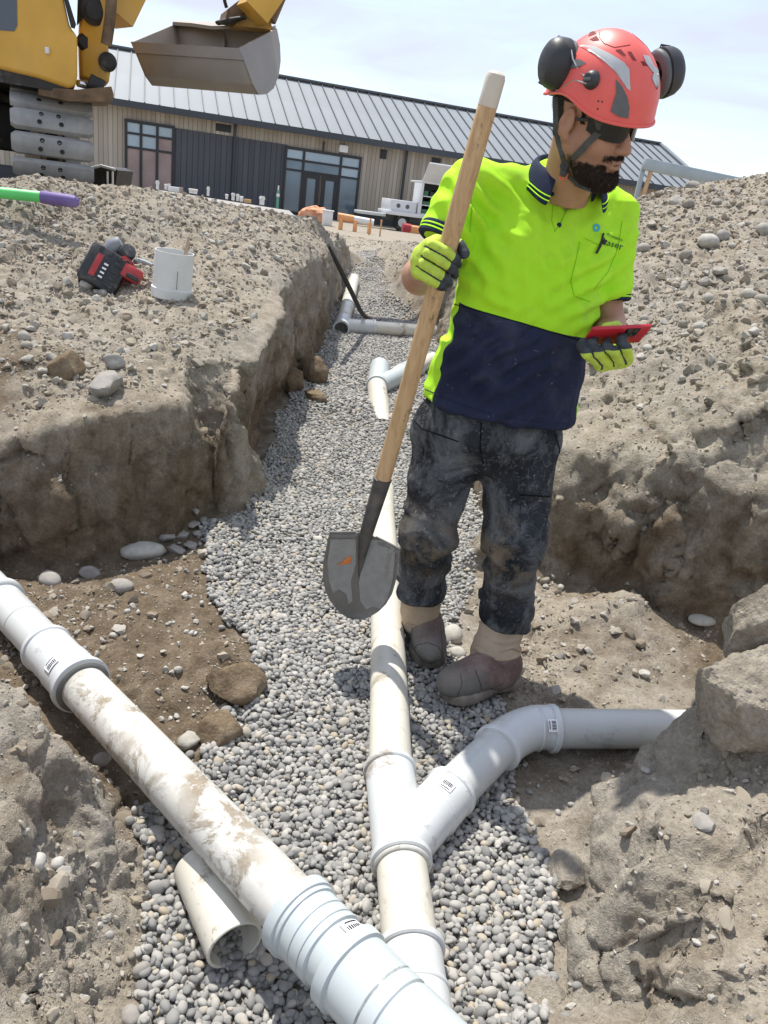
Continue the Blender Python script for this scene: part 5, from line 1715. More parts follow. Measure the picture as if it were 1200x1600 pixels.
# --- wraparound sunglasses
def glass_pt(ph, v, off=0.0):
    a = math.radians(ph)
    rx, ry = .1015 + off, .0765 + off
    z = .012 + v
    return hw((.004 + rx * math.cos(a) ** .75 if math.cos(a) > 0 else .004, ry * math.sin(a), z))
sg = None
for s in (1, -1):
    V, F = [], []
    nph = 14
    for off in (.000, .0022):
        for i in range(nph + 1):
            t = i / nph
            ph = s * (5 + 68 * t)
            top = .016 - .004 * t ** 2; bot = -.028 + .014 * t ** 3
            if t < .18: bot += .013 * (1 - t / .18) ** 1.4
            for k in range(5):
                V.append(glass_pt(ph, bot + (top - bot) * k / 4, off))
    n1 = (nph + 1) * 5
    for L_ in (0, 1):
        for i in range(nph):
            for k in range(4):
                q = [i * 5 + k, (i + 1) * 5 + k, (i + 1) * 5 + k + 1, i * 5 + k + 1]
                F.append([a + L_ * n1 for a in (q if L_ else q[::-1])])
    for i in range(nph):
        for k in (0, 4):
            F.append([i * 5 + k, (i + 1) * 5 + k, n1 + (i + 1) * 5 + k, n1 + i * 5 + k])
    for i in (0, nph):
        for k in range(4): F.append([i * 5 + k, i * 5 + k + 1, n1 + i * 5 + k + 1, n1 + i * 5 + k])
    if sg is None:
        sg = obj('sunglasses', V, F, MAT['lens'], MAN, True, 40)
    else:
        obj('lens', V, F, MAT['lens'], sg, True, 40)
    MB().tube([glass_pt(s * ph, .015 - .003 * (abs(ph) / 73) ** 2, .002) for ph in (3, 20, 40, 60, 73)], [.0022, .002, .002, .0022, .003], 8).build('frame', MAT['muff'], sg)
    MB().tube([glass_pt(s * 72, .008, .002), hw((.015, s * .078, .012)), hw((-.004, s * .079, .016))], [.004, .003, .002], 8).build('temple', MAT['muff'], sg)
MB().tube([glass_pt(-5, .010, .001), glass_pt(0, .012, .002), glass_pt(5, .010, .001)], .0028, 8).build('bridge', MAT['muff'], sg)

# --- helmet
HC = v3(.008, 0, .056); HTILT = math.radians(2)
def hel(ph, th, off=0.0):
    """point of the shell: ph round the head (0 = front), th up from the rim (degrees)"""
    a, t = math.radians(ph), math.radians(th)
    rx = .128 if math.cos(a) > 0 else .126
    p = v3((rx + off) * math.cos(a) * math.cos(t), (.105 + off) * math.sin(a) * math.cos(t), (.118 + off) * math.sin(t))
    if th < 0: p[2] *= 1.25
    p[:2] *= 1 + .05 * max(0, (2 - th) / 14)
    ridge_ = math.exp(-(math.sin(a) * math.cos(t) * .122 / .045) ** 2) * .006 * max(0, math.sin(t))
    p[2] += ridge_
    c, s = math.cos(HTILT), math.sin(HTILT)
    p = v3(p[0] * c + p[2] * s, p[1], -p[0] * s + p[2] * c)
    return hw(HC + p)
NPH, NTH = 72, 26
def rim_th(ph):
    a = abs(((ph + 180) % 360) - 180)
    return -9 + 9 * math.exp(-((a - 98) / 26) ** 2) - 5 * max(0, (a - 130) / 50)
def hel_shell(off):
    V = []
    for i in range(NTH + 1):
        for j in range(NPH):
            ph = 360 * j / NPH
            r0 = rim_th(ph)
            th = r0 + (89.5 - r0) * (i / NTH) ** 1.05
            V.append(hel(ph, th, off))
    return V
V = hel_shell(0) + hel_shell(-.006)
n1 = NPH * (NTH + 1); F = []
for i in range(NTH):
    for j in range(NPH):
        q = [i * NPH + j, i * NPH + (j + 1) % NPH, (i + 1) * NPH + (j + 1) % NPH, (i + 1) * NPH + j]
        F.append(q); F.append([a + n1 for a in q[::-1]])
for j in range(NPH): F.append([j, n1 + j, n1 + (j + 1) % NPH, (j + 1) % NPH])
F.append([NTH * NPH + j for j in range(NPH)])
helmet = obj('helmet', V, F, MAT['helmet'], MAN, True, 50)
_eb = BVHTree.FromPolygons([tuple(v) for v in V], F)
MB().tube([hel(360 * j / NPH, rim_th(360 * j / NPH) - .3, .001) for j in range(NPH + 1)], .0035, 8, False).build('rim_edge', MAT['helmet'], helmet)
D = lambda nm, o, mt, lift=.0012: decal(nm, _eb, o, mt, helmet, lift, rings=3, dens=5)
D('reflective_strip', [(905, 72), (912, 70), (930, 73), (955, 85), (975, 98), (983, 108), (985, 142), (979, 138), (968, 118), (945, 97), (925, 82)], MAT['reflect'])
D('reflective_strip', [(1004, 86), (1014, 88), (1022, 104), (1032, 112), (1033, 142), (1026, 140), (1018, 122), (1021, 115), (1010, 100)], MAT['reflect'])
D('side_clip', [(962, 124), (971, 134), (980, 152), (983, 168), (981, 185), (966, 182), (954, 174), (958, 160), (963, 145)], MAT['helmet_grey'], .0025)
D('rear_clip', [(893, 96), (905, 93), (917, 100), (905, 105), (890, 108)], MAT['helmet_grey'], .0025)
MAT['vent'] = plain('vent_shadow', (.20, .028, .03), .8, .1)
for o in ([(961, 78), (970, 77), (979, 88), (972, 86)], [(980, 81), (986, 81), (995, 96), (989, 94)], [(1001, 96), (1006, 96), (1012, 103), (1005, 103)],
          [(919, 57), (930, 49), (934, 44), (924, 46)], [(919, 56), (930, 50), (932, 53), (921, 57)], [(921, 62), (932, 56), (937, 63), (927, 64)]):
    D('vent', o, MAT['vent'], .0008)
for (a, b) in ((935, 158), (941, 159), (934, 170)):
    D('rivet_hole', [(a - 1.8, b), (a, b - 1.8), (a + 1.8, b), (a, b + 1.8)], MAT['ink'], .0008)
# panel line over the crown
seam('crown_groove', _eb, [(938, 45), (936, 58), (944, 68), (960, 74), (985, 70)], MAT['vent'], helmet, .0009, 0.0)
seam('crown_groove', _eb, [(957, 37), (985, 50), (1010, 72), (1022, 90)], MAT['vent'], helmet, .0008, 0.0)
# side knob
kn = px_hit(_eb, 924, 125); kd = unit(hl(kn) - HC); kd = unit(HM @ v3(-.1, -1, .12))
knob = MB().lathe(kn - kd * .004, kd, [(0, .016), (.012, .0165), (.0155, .014), (.0175, .010), (.0195, .004), (.0195, 0)], 26).build('muff_knob', MAT['muff'], helmet)
MB().box(kn + kd * .014, (.020, .006, .005), np.stack([unit(np.cross(kd, (0, 0, 1))), unit(np.cross(kd, np.cross(kd, (0, 0, 1)))), kd], 1), .001).build('grip', MAT['helmet_grey'], knob)
def muff(c, d, parent, up_=None):
    """ear cup: domed shell, cushion, bracket; d = direction the dome points"""
    x, y, a = frame(d, (0, 0, 1))
    o = None
    V, F = [], []
    prof = [(0, .050), (.014, .050), (.027, .046), (.036, .038), (.041, .026), (.043, .008), (.0435, .0), (.039, -.003), (0, -.003)]
    n = 30
    for (r, hh) in prof:
        for j in range(n):
            an = 2 * math.pi * j / n
            V.append(c + a * hh + r * (math.cos(an) * x * 1.0 + math.sin(an) * y * 1.25))
    for i in range(len(prof) - 1):
        for j in range(n): F.append([(i + 1) * n + j, (i + 1) * n + (j + 1) % n, i * n + (j + 1) % n, i * n + j])
    o = obj('ear_muff', V, F, MAT['muff'], parent, True, 40)
    V2, F2 = [], []
    prof = [(.024, -.018), (.032, -.021), (.041, -.018), (.044, -.010), (.041, -.003), (.024, -.003), (.024, -.018)]
    for (r, hh) in prof:
        for j in range(n):
            an = 2 * math.pi * j / n
            V2.append(c + a * hh + r * (math.cos(an) * x + math.sin(an) * y * 1.2))
    for i in range(len(prof) - 1):
        for j in range(n): F2.append([i * n + j, i * n + (j + 1) % n, (i + 1) * n + (j + 1) % n, (i + 1) * n + j])
    obj('cushion', V2, F2, MAT['helmet_grey'], o)
    return o
mR = P(880, 103, 1.99); dR = unit(P(836, 88, 1.95) - mR)
muR = muff(mR + dR * .004, dR, helmet)
mL = P(1036, 114, 2.08); dL = unit(P(1078, 104, 2.11) - mL)
MB().tube([hw((.0, .104, .075)), hw((.0, .118, .085)), mL - dL * .01], [.007, .008, .008], 10).build('muff_arm', MAT['muff'], helmet)
MB().tube([hw((-.03, -.100, .085)), hw((-.04, -.112, .095)), mR - dR * .01], [.007, .008, .008], 10).build('muff_arm', MAT['muff'], helmet)
muL = muff(mL - dL * .004, dL, helmet)
MB().tube([kn + kd * .012, P(905, 112, 1.935), P(895, 92, 1.94), P(892, 75, 1.955), P(878, 66, 1.98)], .0018, 7).build('wire_arm', MAT['steelwire'], muR)
MB().tube([kn + kd * .012 - v3(0, 0, .008), P(897, 125, 1.935), P(884, 133, 1.95), P(874, 143, 1.97), P(852, 130, 1.985)], .0018, 7).build('wire_arm', MAT['steelwire'], muR)
MB().tube([P(872, 58, 2.0), P(880, 63, 1.99), P(888, 68, 1.98)], [.004, .005, .003], 8).build('bracket', MAT['muff'], muR)
MB().tube([P(842, 128, 2.0), P(855, 134, 1.99), P(866, 138, 1.98)], [.003, .004, .003], 8).build('bracket', MAT['muff'], muR)
MB().tube([P(1030, 80, 2.10), P(1033, 70, 2.10), P(1046, 74, 2.10), P(1052, 76, 2.1)], [.0025, .0025, .0045, .003], 8).build('bracket', MAT['muff'], muL)
MB().tube([P(1030, 150, 2.08), P(1033, 130, 2.07), P(1036, 112, 2.09)], .004, 8).build('wire_arm', MAT['muff'], muL)
# harness band at the nape, chin straps and buckle
MAT['camo'] = plain('patterned_band', (.10, .13, .085), .8, .6, 60, .2)
MB().tube([hw((-.062, -.070, .045)), hw((-.085, -.055, .035)), hw((-.104, -.020, .030)), hw((-.106, .02, .030)), hw((-.085, .055, .035))], .011, 10, True, ((0, 0, 1), .35)).build('harness_band', MAT['camo'], helmet)
bk = P(886, 257, 1.93)
def strap(pts, name='chin_strap', wd=.0075):
    """flat band through points; the first and last are world points, between ones are pixels on the face"""
    V, F = [], []
    pts = [np.asarray(p, float) for p in pts]
    P_ = []
    for a, b in zip(pts[:-1], pts[1:]):
        for t in np.linspace(0, 1, 7)[:-1]: P_.append(a + (b - a) * t)
    P_.append(pts[-1])
    for i, p in enumerate(P_):
        t = unit(P_[min(i + 1, len(P_) - 1)] - P_[max(i - 1, 0)])
        o_ = toward_cam(p); s_ = unit(np.cross(t, o_))
        for (a, b) in ((-1, 0), (1, 0), (1, .0018), (-1, .0018)): V.append(p + s_ * wd * a + o_ * b)
    for i in range(len(P_) - 1):
        for k in range(4): F.append([i * 4 + k, i * 4 + (k + 1) % 4, (i + 1) * 4 + (k + 1) % 4, (i + 1) * 4 + k])
    F += [[0, 1, 2, 3], [len(V) - 4, len(V) - 3, len(V) - 2, len(V) - 1]]
    return obj(name, V, F, MAT['strap'], helmet, False)
def face(px, py, lift=.004, dflt=1.95): return px_hit(_hb, px, py, lift, P(px, py, dflt))
bk = face(886, 256, .007)
strap([hw((.058, -.080, .040)), face(938, 205, .008), face(920, 224, .009), face(904, 240, .009), bk])
strap([hw((-.050, -.086, .040)), face(872, 196, .006), face(876, 222, .006), face(881, 240, .005), bk], wd=.0058)
strap([bk, face(893, 274, .006), face(908, 287, .005), face(925, 294, .004)], wd=.0060)
bd_ = unit(toward_cam(bk) + v3(-.3, 0, 0))
MB().lathe(bk - bd_ * .002, bd_, [(0, .010), (.007, .010), (.0105, .008), (.0115, .004), (.0115, 0)], 22).build('buckle', MAT['muff'], helmet)
MAT['orange_tab'] = plain('orange_tab', (.75, .12, .05), .5, .08)
MB().tube([bk + v3(-.008, -.002, -.022), bk + v3(-.003, -.004, -.030), bk + v3(.008, -.004, -.028), bk + v3(.011, -.002, -.016)], .0019, 7).build('release_tab', MAT['orange_tab'], helmet)
MB().box(bk + v3(-.001, -.001, -.014), (.016, .005, .02), None, .0015).build('buckle_tongue', MAT['strap'], helmet)
# ------------------------------------------------------------------ shovel, gloves, phone
MAT['ash'] = None
m = Mt('ash_handle', .6, spec=.3)
co = m.scaled((22, 22, 2.2), vec=m.obj_co())
gr = m.noise(3.0, 6, .6, co, .8)
c = m.ramp(gr, [(.3, (.40, .245, .115)), (.55, (.55, .365, .19)), (.75, (.62, .44, .25))])
c = m.mix(m.ramp(m.noise(34, 7, .72, m.scaled((1, 1, .35))), [(.60, 0.0), (.68, .75)]), c, (.11, .085, .06))
m.color(c); m.bump(gr, .15, .002)
MAT['ash'] = m.m
m = Mt('dusty_blade', .6, spec=.4, metal=.15)
c = m.ramp(m.noise(8, 7, .65, m.scaled((3, 3, 1))), [(.3, (.145, .135, .12)), (.7, (.21, .20, .18))])
m.color(m.mix(m.ramp(m.noise(60, 5, .7), [(.5, 0.0), (.8, .4)]), c, (.24, .215, .18)))
MAT['blade'] = m.m
MAT['mudcake'] = plain('dried_mud', (.285, .28, .262), .95, .10, 40, .1, bump=.3)
MAT['socket'] = plain('dark_socket', (.085, .08, .075), .5, .35, 26, .5, .3, .2, .3, (.26, .23, .19))
MAT['orange_print'] = plain('orange_print', (.62, .20, .055), .7, .2, 40, .2)
TOP, SOC, TIP = P(777, 112, 1.90), P(597, 752, 2.06), P(551, 962, 2.12)
sax = unit(TOP - SOC)
shv = thing('shovel', 'long wooden-handled round-point shovel held upright by the worker', 'shovel', TIP)
MB().tube([SOC, SOC + (TOP - SOC) * .3, SOC + (TOP - SOC) * .7, TOP - sax * .012, TOP - sax * .004, TOP], [.0235, .0235, .0225, .0215, .018, .010], 24).build('handle', MAT['ash'], shv)
MAT['paletip'] = plain('pale_handle_tip', (.58, .53, .44), .6, .08, 20)  # paler than the rest of the handle
MB().tube([TOP - sax * .068, TOP - sax * .013, TOP - sax * .004, TOP + sax * .0012], [.0222, .0220, .0186, .0105], 24).build('handle_tip', MAT['paletip'], shv)
# blade: a dished sheet; u across, v down from the shoulders
bn = unit(np.cross(P(625, 843, 2.08) - P(513, 838, 2.08), sax)); bn = bn if bn[1] < 0 else -bn      # faces the camera
bx_ = unit(np.cross(sax, bn)); bx_ = bx_ if bx_[0] > 0 else -bx_
SH = P(571, 838, 2.085)
bdn = unit(TIP - SH)
LB_ = np.linalg.norm(TIP - SH)
HWD = np.linalg.norm(P(625, 842, 2.085) - P(513, 838, 2.085)) / 2
def blade_pt(u, v, off=0.0):
    prof = np.interp(v, [0, .08, .35, .55, .7, .82, .92, .97, 1.0], [1.0, 1.02, 1.06, 1.02, .90, .72, .48, .28, .0])
    x = u * HWD * prof
    dish = .030 * (u ** 2) * (1 - .4 * v) - .012 * math.exp(-((u) / .14) ** 2) * max(0, 1 - 1.35 * v)
    lipz = .010 * max(0, 1 - v / .03) if abs(u) > .28 else 0
    return SH + bx_ * x + bdn * v * LB_ + bn * (dish + off) - bn * lipz + sax * (.014 * max(0, 1 - abs(u) / .45))
NU, NV = 32, 36
V, F = [], []
for off in (.0012, -.0012):
    for j in range(NV + 1):
        for i in range(NU + 1): V.append(blade_pt(-1 + 2 * i / NU, (j / NV), off))
n1 = (NU + 1) * (NV + 1)
for L_ in (0, 1):
    for j in range(NV):
        for i in range(NU):
            q = [j * (NU + 1) + i, j * (NU + 1) + i + 1, (j + 1) * (NU + 1) + i + 1, (j + 1) * (NU + 1) + i]
            F.append([a + L_ * n1 for a in (q if L_ else q[::-1])])
rimi = [i for i in range(NU + 1)] + [j * (NU + 1) + NU for j in range(1, NV + 1)] + [NV * (NU + 1) + i for i in range(NU - 1, -1, -1)] + [j * (NU + 1) for j in range(NV - 1, 0, -1)]
for a, b in zip(rimi, rimi[1:] + rimi[:1]): F.append([a, b, b + n1, a + n1])
blade = obj('blade', V, F, MAT['blade'], shv, True, 50)
bb_ = BVHTree.FromPolygons([tuple(v) for v in V], F)
MB().tube([SOC + sax * .012, SOC, SOC + (SH - SOC) * .5, SH + bn * .004, SH + bdn * LB_ * .25 + bn * .0, SH + bdn * LB_ * .5 - bn * .004], [.0245, .025, .0225, .0195, .011, .003], 20).build('socket', MAT['socket'], shv)
MB().lathe(SOC + sax * .004, sax, [(.0236, 0), (.0262, .001), (.0262, .006), (.0236, .007)], 24).build('ferrule', MAT['socket'], shv)
for t_, (a, b) in enumerate(((-1, .004), (1, .004))):
    MB().tube([blade_pt(a * .30, .0, .004), blade_pt(a * .65, .0, .005), blade_pt(a * 1.0, .0, .004)], [.003, .0045, .003], 8).build('foot_tread', MAT['blade'], shv)
decal('dried_mud', bb_, [(562, 838), (600, 846), (618, 850), (617, 880), (614, 905), (606, 935), (596, 950), (582, 948), (572, 952), (563, 938), (561, 910), (568, 870)], MAT['mudcake'], blade, .0022, dens=7)
decal('dried_mud', bb_, [(516, 842), (556, 842), (556, 880), (548, 908), (551, 938), (545, 943), (541, 928), (530, 920), (520, 926), (514, 908), (511, 880)], MAT['mudcake'], blade, .0018, dens=7)
decal('orange_mark', bb_, [(524, 882), (533, 878), (543, 869), (548, 868), (548, 879), (534, 881)], MAT['orange_print'], blade, .0040, dens=4)
bl_hit = lambda x, y, l: px_hit(bb_, x, y, l, P(x, y, 2.08))
MAT['emboss'] = plain('embossed_letter', (.27, .245, .21), .8, .15)
text_on(bl_hit, 'DURABILT', 606, 903, 10.5, math.radians(-80), MAT['emboss'], blade, 'embossed_word', .0032)
def hd_hit(x, y, l):
    # handle surface facing the camera
    d = ray(x, y); o = v3(0, 0, CAMZ)
    a = TOP - SOC; w0 = o - SOC
    A_, B_, C_, D_, E_ = d @ d, d @ a, a @ a, d @ w0, a @ w0
    t = (B_ * E_ - C_ * D_) / (A_ * C_ - B_ * B_); s = (A_ * E_ - B_ * D_) / (A_ * C_ - B_ * B_)
    q = o + d * t; c_ = SOC + a * s
    off = q - c_; k = min(1, np.linalg.norm(off) / .0232)
    return c_ + off - unit(d) * (.0232 * math.sqrt(max(0, 1 - k * k)) + l)
MAT['stamp'] = plain('stamped_wood', (.33, .20, .10), .7, .15)
text_on(hd_hit, 'ATLAS', 630, 656, 9.5, math.radians(-76), MAT['stamp'], shv, 'stamped_word', .0006)

# gloved hands: palm and five fingers
def hand(joints, palm, lo, hi, dark_fn, thumb, name='glove', cuffseg=None, k=.0045):
    h = .0032
    g, _ = grid(lo, hi, h)
    f = None
    for (a, b, ra, rb) in palm:
        q = sd_cone(g, a, b, ra, rb)
        f = q if f is None else smin(f, q, .018)
    fing = None
    for ch in joints + [thumb]:
        fc = None
        for (a, ra), (b, rb) in zip(ch[:-1], ch[1:]):
            q = sd_cone(g, a, b, ra, rb)
            fc = q if fc is None else smin(fc, q, .004)
        fing = fc if fing is None else np.minimum(fing, fc)
    f = smin(f, fing, k)
    V, Q = surfnet(f, lo, h)
    V = relax(V, Q, 1)
    nv = vnormals(V, Q)
    V = V + nv * (.0012 * fbm(V, 70, 3, .5, 9) + .001 * ridge(V, (40, 40, 40), 10))[:, None]
    o = obj(name, V, Q, MAT['glove'], MAN)
    dl_ = []
    for ch in joints:
        dc = None
        for (a, ra), (b, rb) in zip(ch[:-1], ch[1:]):
            q = sd_cone(V, a, b, ra, rb); dc = q if dc is None else np.minimum(dc, q)
        dl_.append(dc)
    dl_ = np.sort(np.array(dl_), 0)
    gap_shade = sstep(.0050, .0015, dl_[1] - dl_[0]) * (dl_[0] < .008)  # gaps between fingers darkened: shade put into the colour
    attr(o, 'palm', np.maximum(dark_fn(V, nv), gap_shade))
    return o
# his right hand on the handle
def hY(px, py):
    """depth of the handle's axis near a pixel"""
    t = np.clip((py - 112) / (752 - 112), 0, 1)
    return TOP[1] + (SOC[1] - TOP[1]) * t
rf = .0118
def fing_R(k, m_, e_, tipc):
    """knuckle, middle joint in front of the handle, tip curling behind its right side"""
    return [(P(*k), rf), (P(*m_), rf), (P(*e_), rf * .95), (P(*tipc), rf * .85)]
yb = 1.972
JR = [fing_R((676, 382, yb - .028), (697, 392, yb - .042), (712, 405, yb - .034), (716, 414, yb + .012)),
      fing_R((669, 396, yb - .030), (690, 408, yb - .042), (708, 421, yb - .034), (711, 429, yb + .012)),
      fing_R((661, 412, yb - .026), (682, 425, yb - .040), (699, 437, yb - .032), (702, 443, yb + .012)),
      fing_R((655, 427, yb - .018), (674, 438, yb - .036), (689, 446, yb - .030), (693, 451, yb + .010))]
palmR = [(P(672, 386, yb - .008), P(656, 425, yb - .002), .021, .018), (P(668, 392, yb + .025), P(655, 425, yb + .03), .022, .020), (P(660, 405, yb + .01), WR_R, .028, .032), (P(682, 378, yb + .01), P(664, 398, yb + .01), .018, .02)]
thR = [(P(684, 378, yb + .018), .015), (P(704, 376, yb + .030), .0145), (P(718, 382, yb + .004), .0135), (P(726, 396, yb - .016), .012)]
def darkR(V, n):
    c_ = SOC + np.clip(((V - SOC) @ sax), 0, 9)[:, None] * sax
    d_ = np.linalg.norm(V - c_, axis=1)
    inner = ((c_ - V) * n).sum(1) / np.maximum(d_, 1e-5)                   # faces the handle
    tipz = sstep(.016, .030, (V - P(690, 405, yb)) @ v3(1, 0, 0) - .40 * ((V - P(690, 405, yb)) @ v3(0, 0, 1)))
    tb = np.linalg.norm(V - P(727, 397, yb - .016), axis=1)
    return np.clip(.5 + (inner - .25) * .8 + tipz * 1.9 - .35 + .5 * sstep(.03, .018, tb), 0, 1)
lo = np.minimum(P(640, 450, yb), P(740, 350, yb)) - .03; hi = np.maximum(P(640, 450, yb), P(740, 350, yb)) + .03
lo[1], hi[1] = yb - .09, yb + .13
hand(JR, palmR, lo, hi, darkR, thR)
# his left hand under the phone
YP = 1.93
PC = P(963, 523, YP)
plong = unit(v3(.15, .035, .022)); pn_ = unit(np.cross(plong, unit(v3(-.10, .74, -.67)))); pn_ = pn_ if pn_[1] < 0 else -pn_
pwid = np.cross(pn_, plong)
M_p = np.stack([plong, pwid, pn_], 1)
MAT['red_case'] = plain('red_phone_case', (.50, .02, .035), .35, .1, 20, .5)
MAT['blackglass'] = plain('black_glass', (.01, .01, .012), .1, .1)
phone = thing('phone', 'red-cased smartphone held flat in the gloved left hand', 'phone', PC)
MB().box(PC, (.152, .074, .0105), M_p, .0035).build('case', MAT['red_case'], phone)
MB().box(PC - pn_ * .0054, (.143, .066, .0012), M_p, .0004).build('screen', MAT['blackglass'], phone)
MB().box(PC + plong * .030 + pwid * .016 + pn_ * .0058, (.036, .036, .0022), M_p, .001).build('camera_bump', MAT['blackglass'], phone)
for (a, b) in ((.022, .024), (.038, .024), (.030, .008)):
    MB().lathe(PC + plong * a + pwid * b + pn_ * .0066, pn_, [(0, .002), (.0055, .002), (.0065, .001), (.0065, 0)], 18).build('lens_ring', MAT['muff'], phone)
ph_pt = lambda a, b, c: PC + plong * a + pwid * b + pn_ * c
below = -v3(0, 0, 1)
near_e = pwid if pwid[1] < 0 else -pwid
JL = []
rf = .0122
for (px0, py0, px1, py1, px2, py2) in ((934, 566, 916, 553, 908, 540), (948, 566, 934, 550, 925, 537), (968, 562, 960, 550, 946, 541), (980, 556, 979, 545, 970, 533)):
    JL.append([(P(px0, py0, YP - .005), .0135), (P(px1, py1, YP - .038), rf), (P(px2, py2, YP - .030), rf * .95), (P(px2 + 4, py2 - 7, YP - .012), rf * .8)])
palmL = [(P(940, 568, YP + .01), P(976, 560, YP + .015), .020, .022), (P(945, 562, YP + .04), P(972, 552, YP + .05), .022, .022), (P(960, 558, YP + .04), WR_L, .028, .031)]
thL = [(P(978, 548, YP + .05), .015), (P(975, 525, YP + .055), .0145), (P(962, 511, YP + .03), .0135), (P(947, 512, YP + .005), .012)]
def darkL(V, n):
    up = n @ unit(pn_ * -1)
    tip = sstep(.0, .02, (V - P(950, 553, YP - .03)) @ unit(v3(-.25, 0, 1)))
    fr = sstep(YP + .0, YP - .02, V[:, 1])
    return np.clip(.22 + .25 * up + .7 * tip * fr - .2 * (V[:, 2] < P(950, 562, YP)[2]), 0, 1)
lo = np.minimum(P(890, 600, YP), P(1010, 480, YP)) - .03; hi = np.maximum(P(890, 600, YP), P(1010, 480, YP)) + .03
lo[1], hi[1] = YP - .09, YP + .15
hand(JL, palmL, lo, hi, darkL, thL)
# ------------------------------------------------------------------ long building behind the site
BZ = 0.02
FO = P(500, 332, 38.0); FO[2] = BZ
FD = unit(v3(.946, .323, 0)); FNn = v3(FD[1], -FD[0], 0)          # along the wall, and out towards the camera
def fs(px, py):
    """pixel -> (distance along the wall, height) on the facade"""
    d = ray(px, py); o = v3(0, 0, CAMZ)
    t = ((FO - o) @ FNn) / (d @ FNn)
    q = o + d * t
    return (q - FO) @ FD, q[2]
def fp(s, z, out=0.0): return FO + FD * s + FNn * out + v3(0, 0, z - BZ)
MF = np.stack([FD, FNn, v3(0, 0, 1)], 1)
def fbox(mb, s0, s1, z0, z1, o0, o1, bev=0):
    return mb.box(fp((s0 + s1) / 2, (z0 + z1) / 2, (o0 + o1) / 2), (abs(s1 - s0), abs(o1 - o0), abs(z1 - z0)), MF, bev)
def boards(name, c0, c1, gap, pitch, rough=.75):
    """vertical boards: one tone per board, dark joints"""
    m = Mt(name, rough, spec=.2)
    co = m.nd('NewGeometry', out='Position')
    u = m.nd('VectorMath', {0: co, 1: tuple(FD)}, {'operation': 'DOT_PRODUCT'}, 'Value')
    u = m.math('DIVIDE', u, pitch)
    cell = m.math('FLOOR', u)
    fr = m.math('FRACT', u)
    rn = m.nd('TexWhiteNoise', {'W': cell}, {'noise_dimensions': '1D'}, 0)
    c = m.ramp(rn, [(0, c0), (1, c1)])
    c = m.mix(m.ramp(m.noise(1.3, 6, .7, m.scaled((3, 3, .5), vec=co)), [(.35, 0), (.75, .4)]), c, tuple(q * .7 for q in c0))
    c = m.mix(m.ramp(fr, [(0, 1.0), (.10, 0.0), (.90, 0.0), (1, 1.0)]), c, gap)
    m.color(c)
    m.bump(m.ramp(fr, [(0, 0), (.08, 1), (.92, 1), (1, 0)]), .5, .02)
    return m.m
MAT['timber'] = boards('timber_cladding', (.37, .325, .265), (.50, .445, .37), (.17, .145, .115), .19)
MAT['darkclad'] = boards('charcoal_cladding', (.085, .090, .102), (.105, .111, .125), (.04, .042, .048), .24)
MAT['fascia'] = plain('slate_metal_trim', (.045, .052, .064), .5, .1, 2)
MAT['roof'] = plain('pale_metal_roof', (.205, .228, .248), .6, .06, .5, .4, .0)
MAT['roof_seam'] = plain('roof_seam', (.105, .117, .13), .5, .1, 2)
MAT['alu'] = plain('black_window_frame', (.025, .028, .032), .45, .1, 2)
m = Mt('window_glass', .05, (.10, .16, .20), .9)
m.color(m.ramp(m.noise(.35, 2), [(.35, (.08, .13, .17)), (.65, (.16, .24, .30))]))
MAT['wglass'] = m.m
MAT['pinkish'] = plain('pinkish_tan', (.30, .22, .205), .35, .25, .8, .6)  # pinkish tan tone, mainly for the lower panes
MAT['pale_pane'] = plain('pale_blue_pane', (.35, .45, .52), .25, .1, .6, .6)  # pale blue tone, mainly for the upper panes
MAT['plinth'] = plain('dark_plinth', (.055, .058, .062), .85, .15, 1.0)
MAT['white_pl'] = plain('white_plastic', (.72, .72, .70), .5, .08, 6, dust=.1)
MAT['concrete'] = plain('concrete', (.33, .315, .29), .9, .12, 1.2, .2, bump=.1, dust=.2)

S_L, S_R = fs(-160, 200)[0], fs(1094, 300)[0]
ZE = fs(450, 203)[1]
bld = thing('building', 'long low timber-clad building with pale standing-seam metal roof behind the site', 'building', fp(0, BZ))
DEPTH = 11.0
wall = fbox(MB(), S_L, S_R, .55, ZE, -DEPTH, 0).build('wall', MAT['timber'], bld, False)
fbox(MB(), S_L, S_R, -.3, .55, -DEPTH, -.03).build('plinth', MAT['plinth'], bld, False)
d0, d1 = fs(272, 250)[0], fs(446, 270)[0]
ztop = fs(360, 213)[1]
fbox(MB(), d0, d1, -.2, ztop, 0.002, .06).build('dark_cladding', MAT['darkclad'], bld, False)
# roof: each pan a piece, one seam each
RUN = 5.5
_d = ray(437, 124); _t = ((FO - FNn * RUN - v3(0, 0, CAMZ)) @ FNn) / (_d @ FNn)
RISE = CAMZ + _d[2] * _t - ZE
er, rr_ = fp(S_L - .4, ZE, .55), None
sl = unit(-FNn * (RUN + .55) + v3(0, 0, RISE)); LR = math.hypot(RUN + .55, RISE)
rn_ = np.cross(FD, sl); rn_ = rn_ if rn_[2] > 0 else -rn_
roof = None
PW = .60
npan = int((S_R + .5 - (S_L - .4)) / PW) + 1
me0 = None
MRf = np.stack([FD, sl, rn_], 1)
mb = MB(); mb.box(fp((S_L + S_R) / 2, ZE, .55) + sl * LR / 2 + v3(0, 0, .10) - rn_ * .09, (S_R - S_L + .9, LR, .10), MRf)
mb.box(fp((S_L + S_R) / 2, ZE, -RUN * 2 - .55) + unit(FNn * (RUN + .55) + v3(0, 0, RISE)) * LR / 2 + v3(0, 0, .05), (S_R - S_L + .9, LR, .08), np.stack([FD, unit(FNn * (RUN + .55) + v3(0, 0, RISE)), unit(np.cross(FD, unit(FNn * (RUN + .55) + v3(0, 0, RISE))))], 1))
roof = mb.build('roof', MAT['fascia'], bld, False)
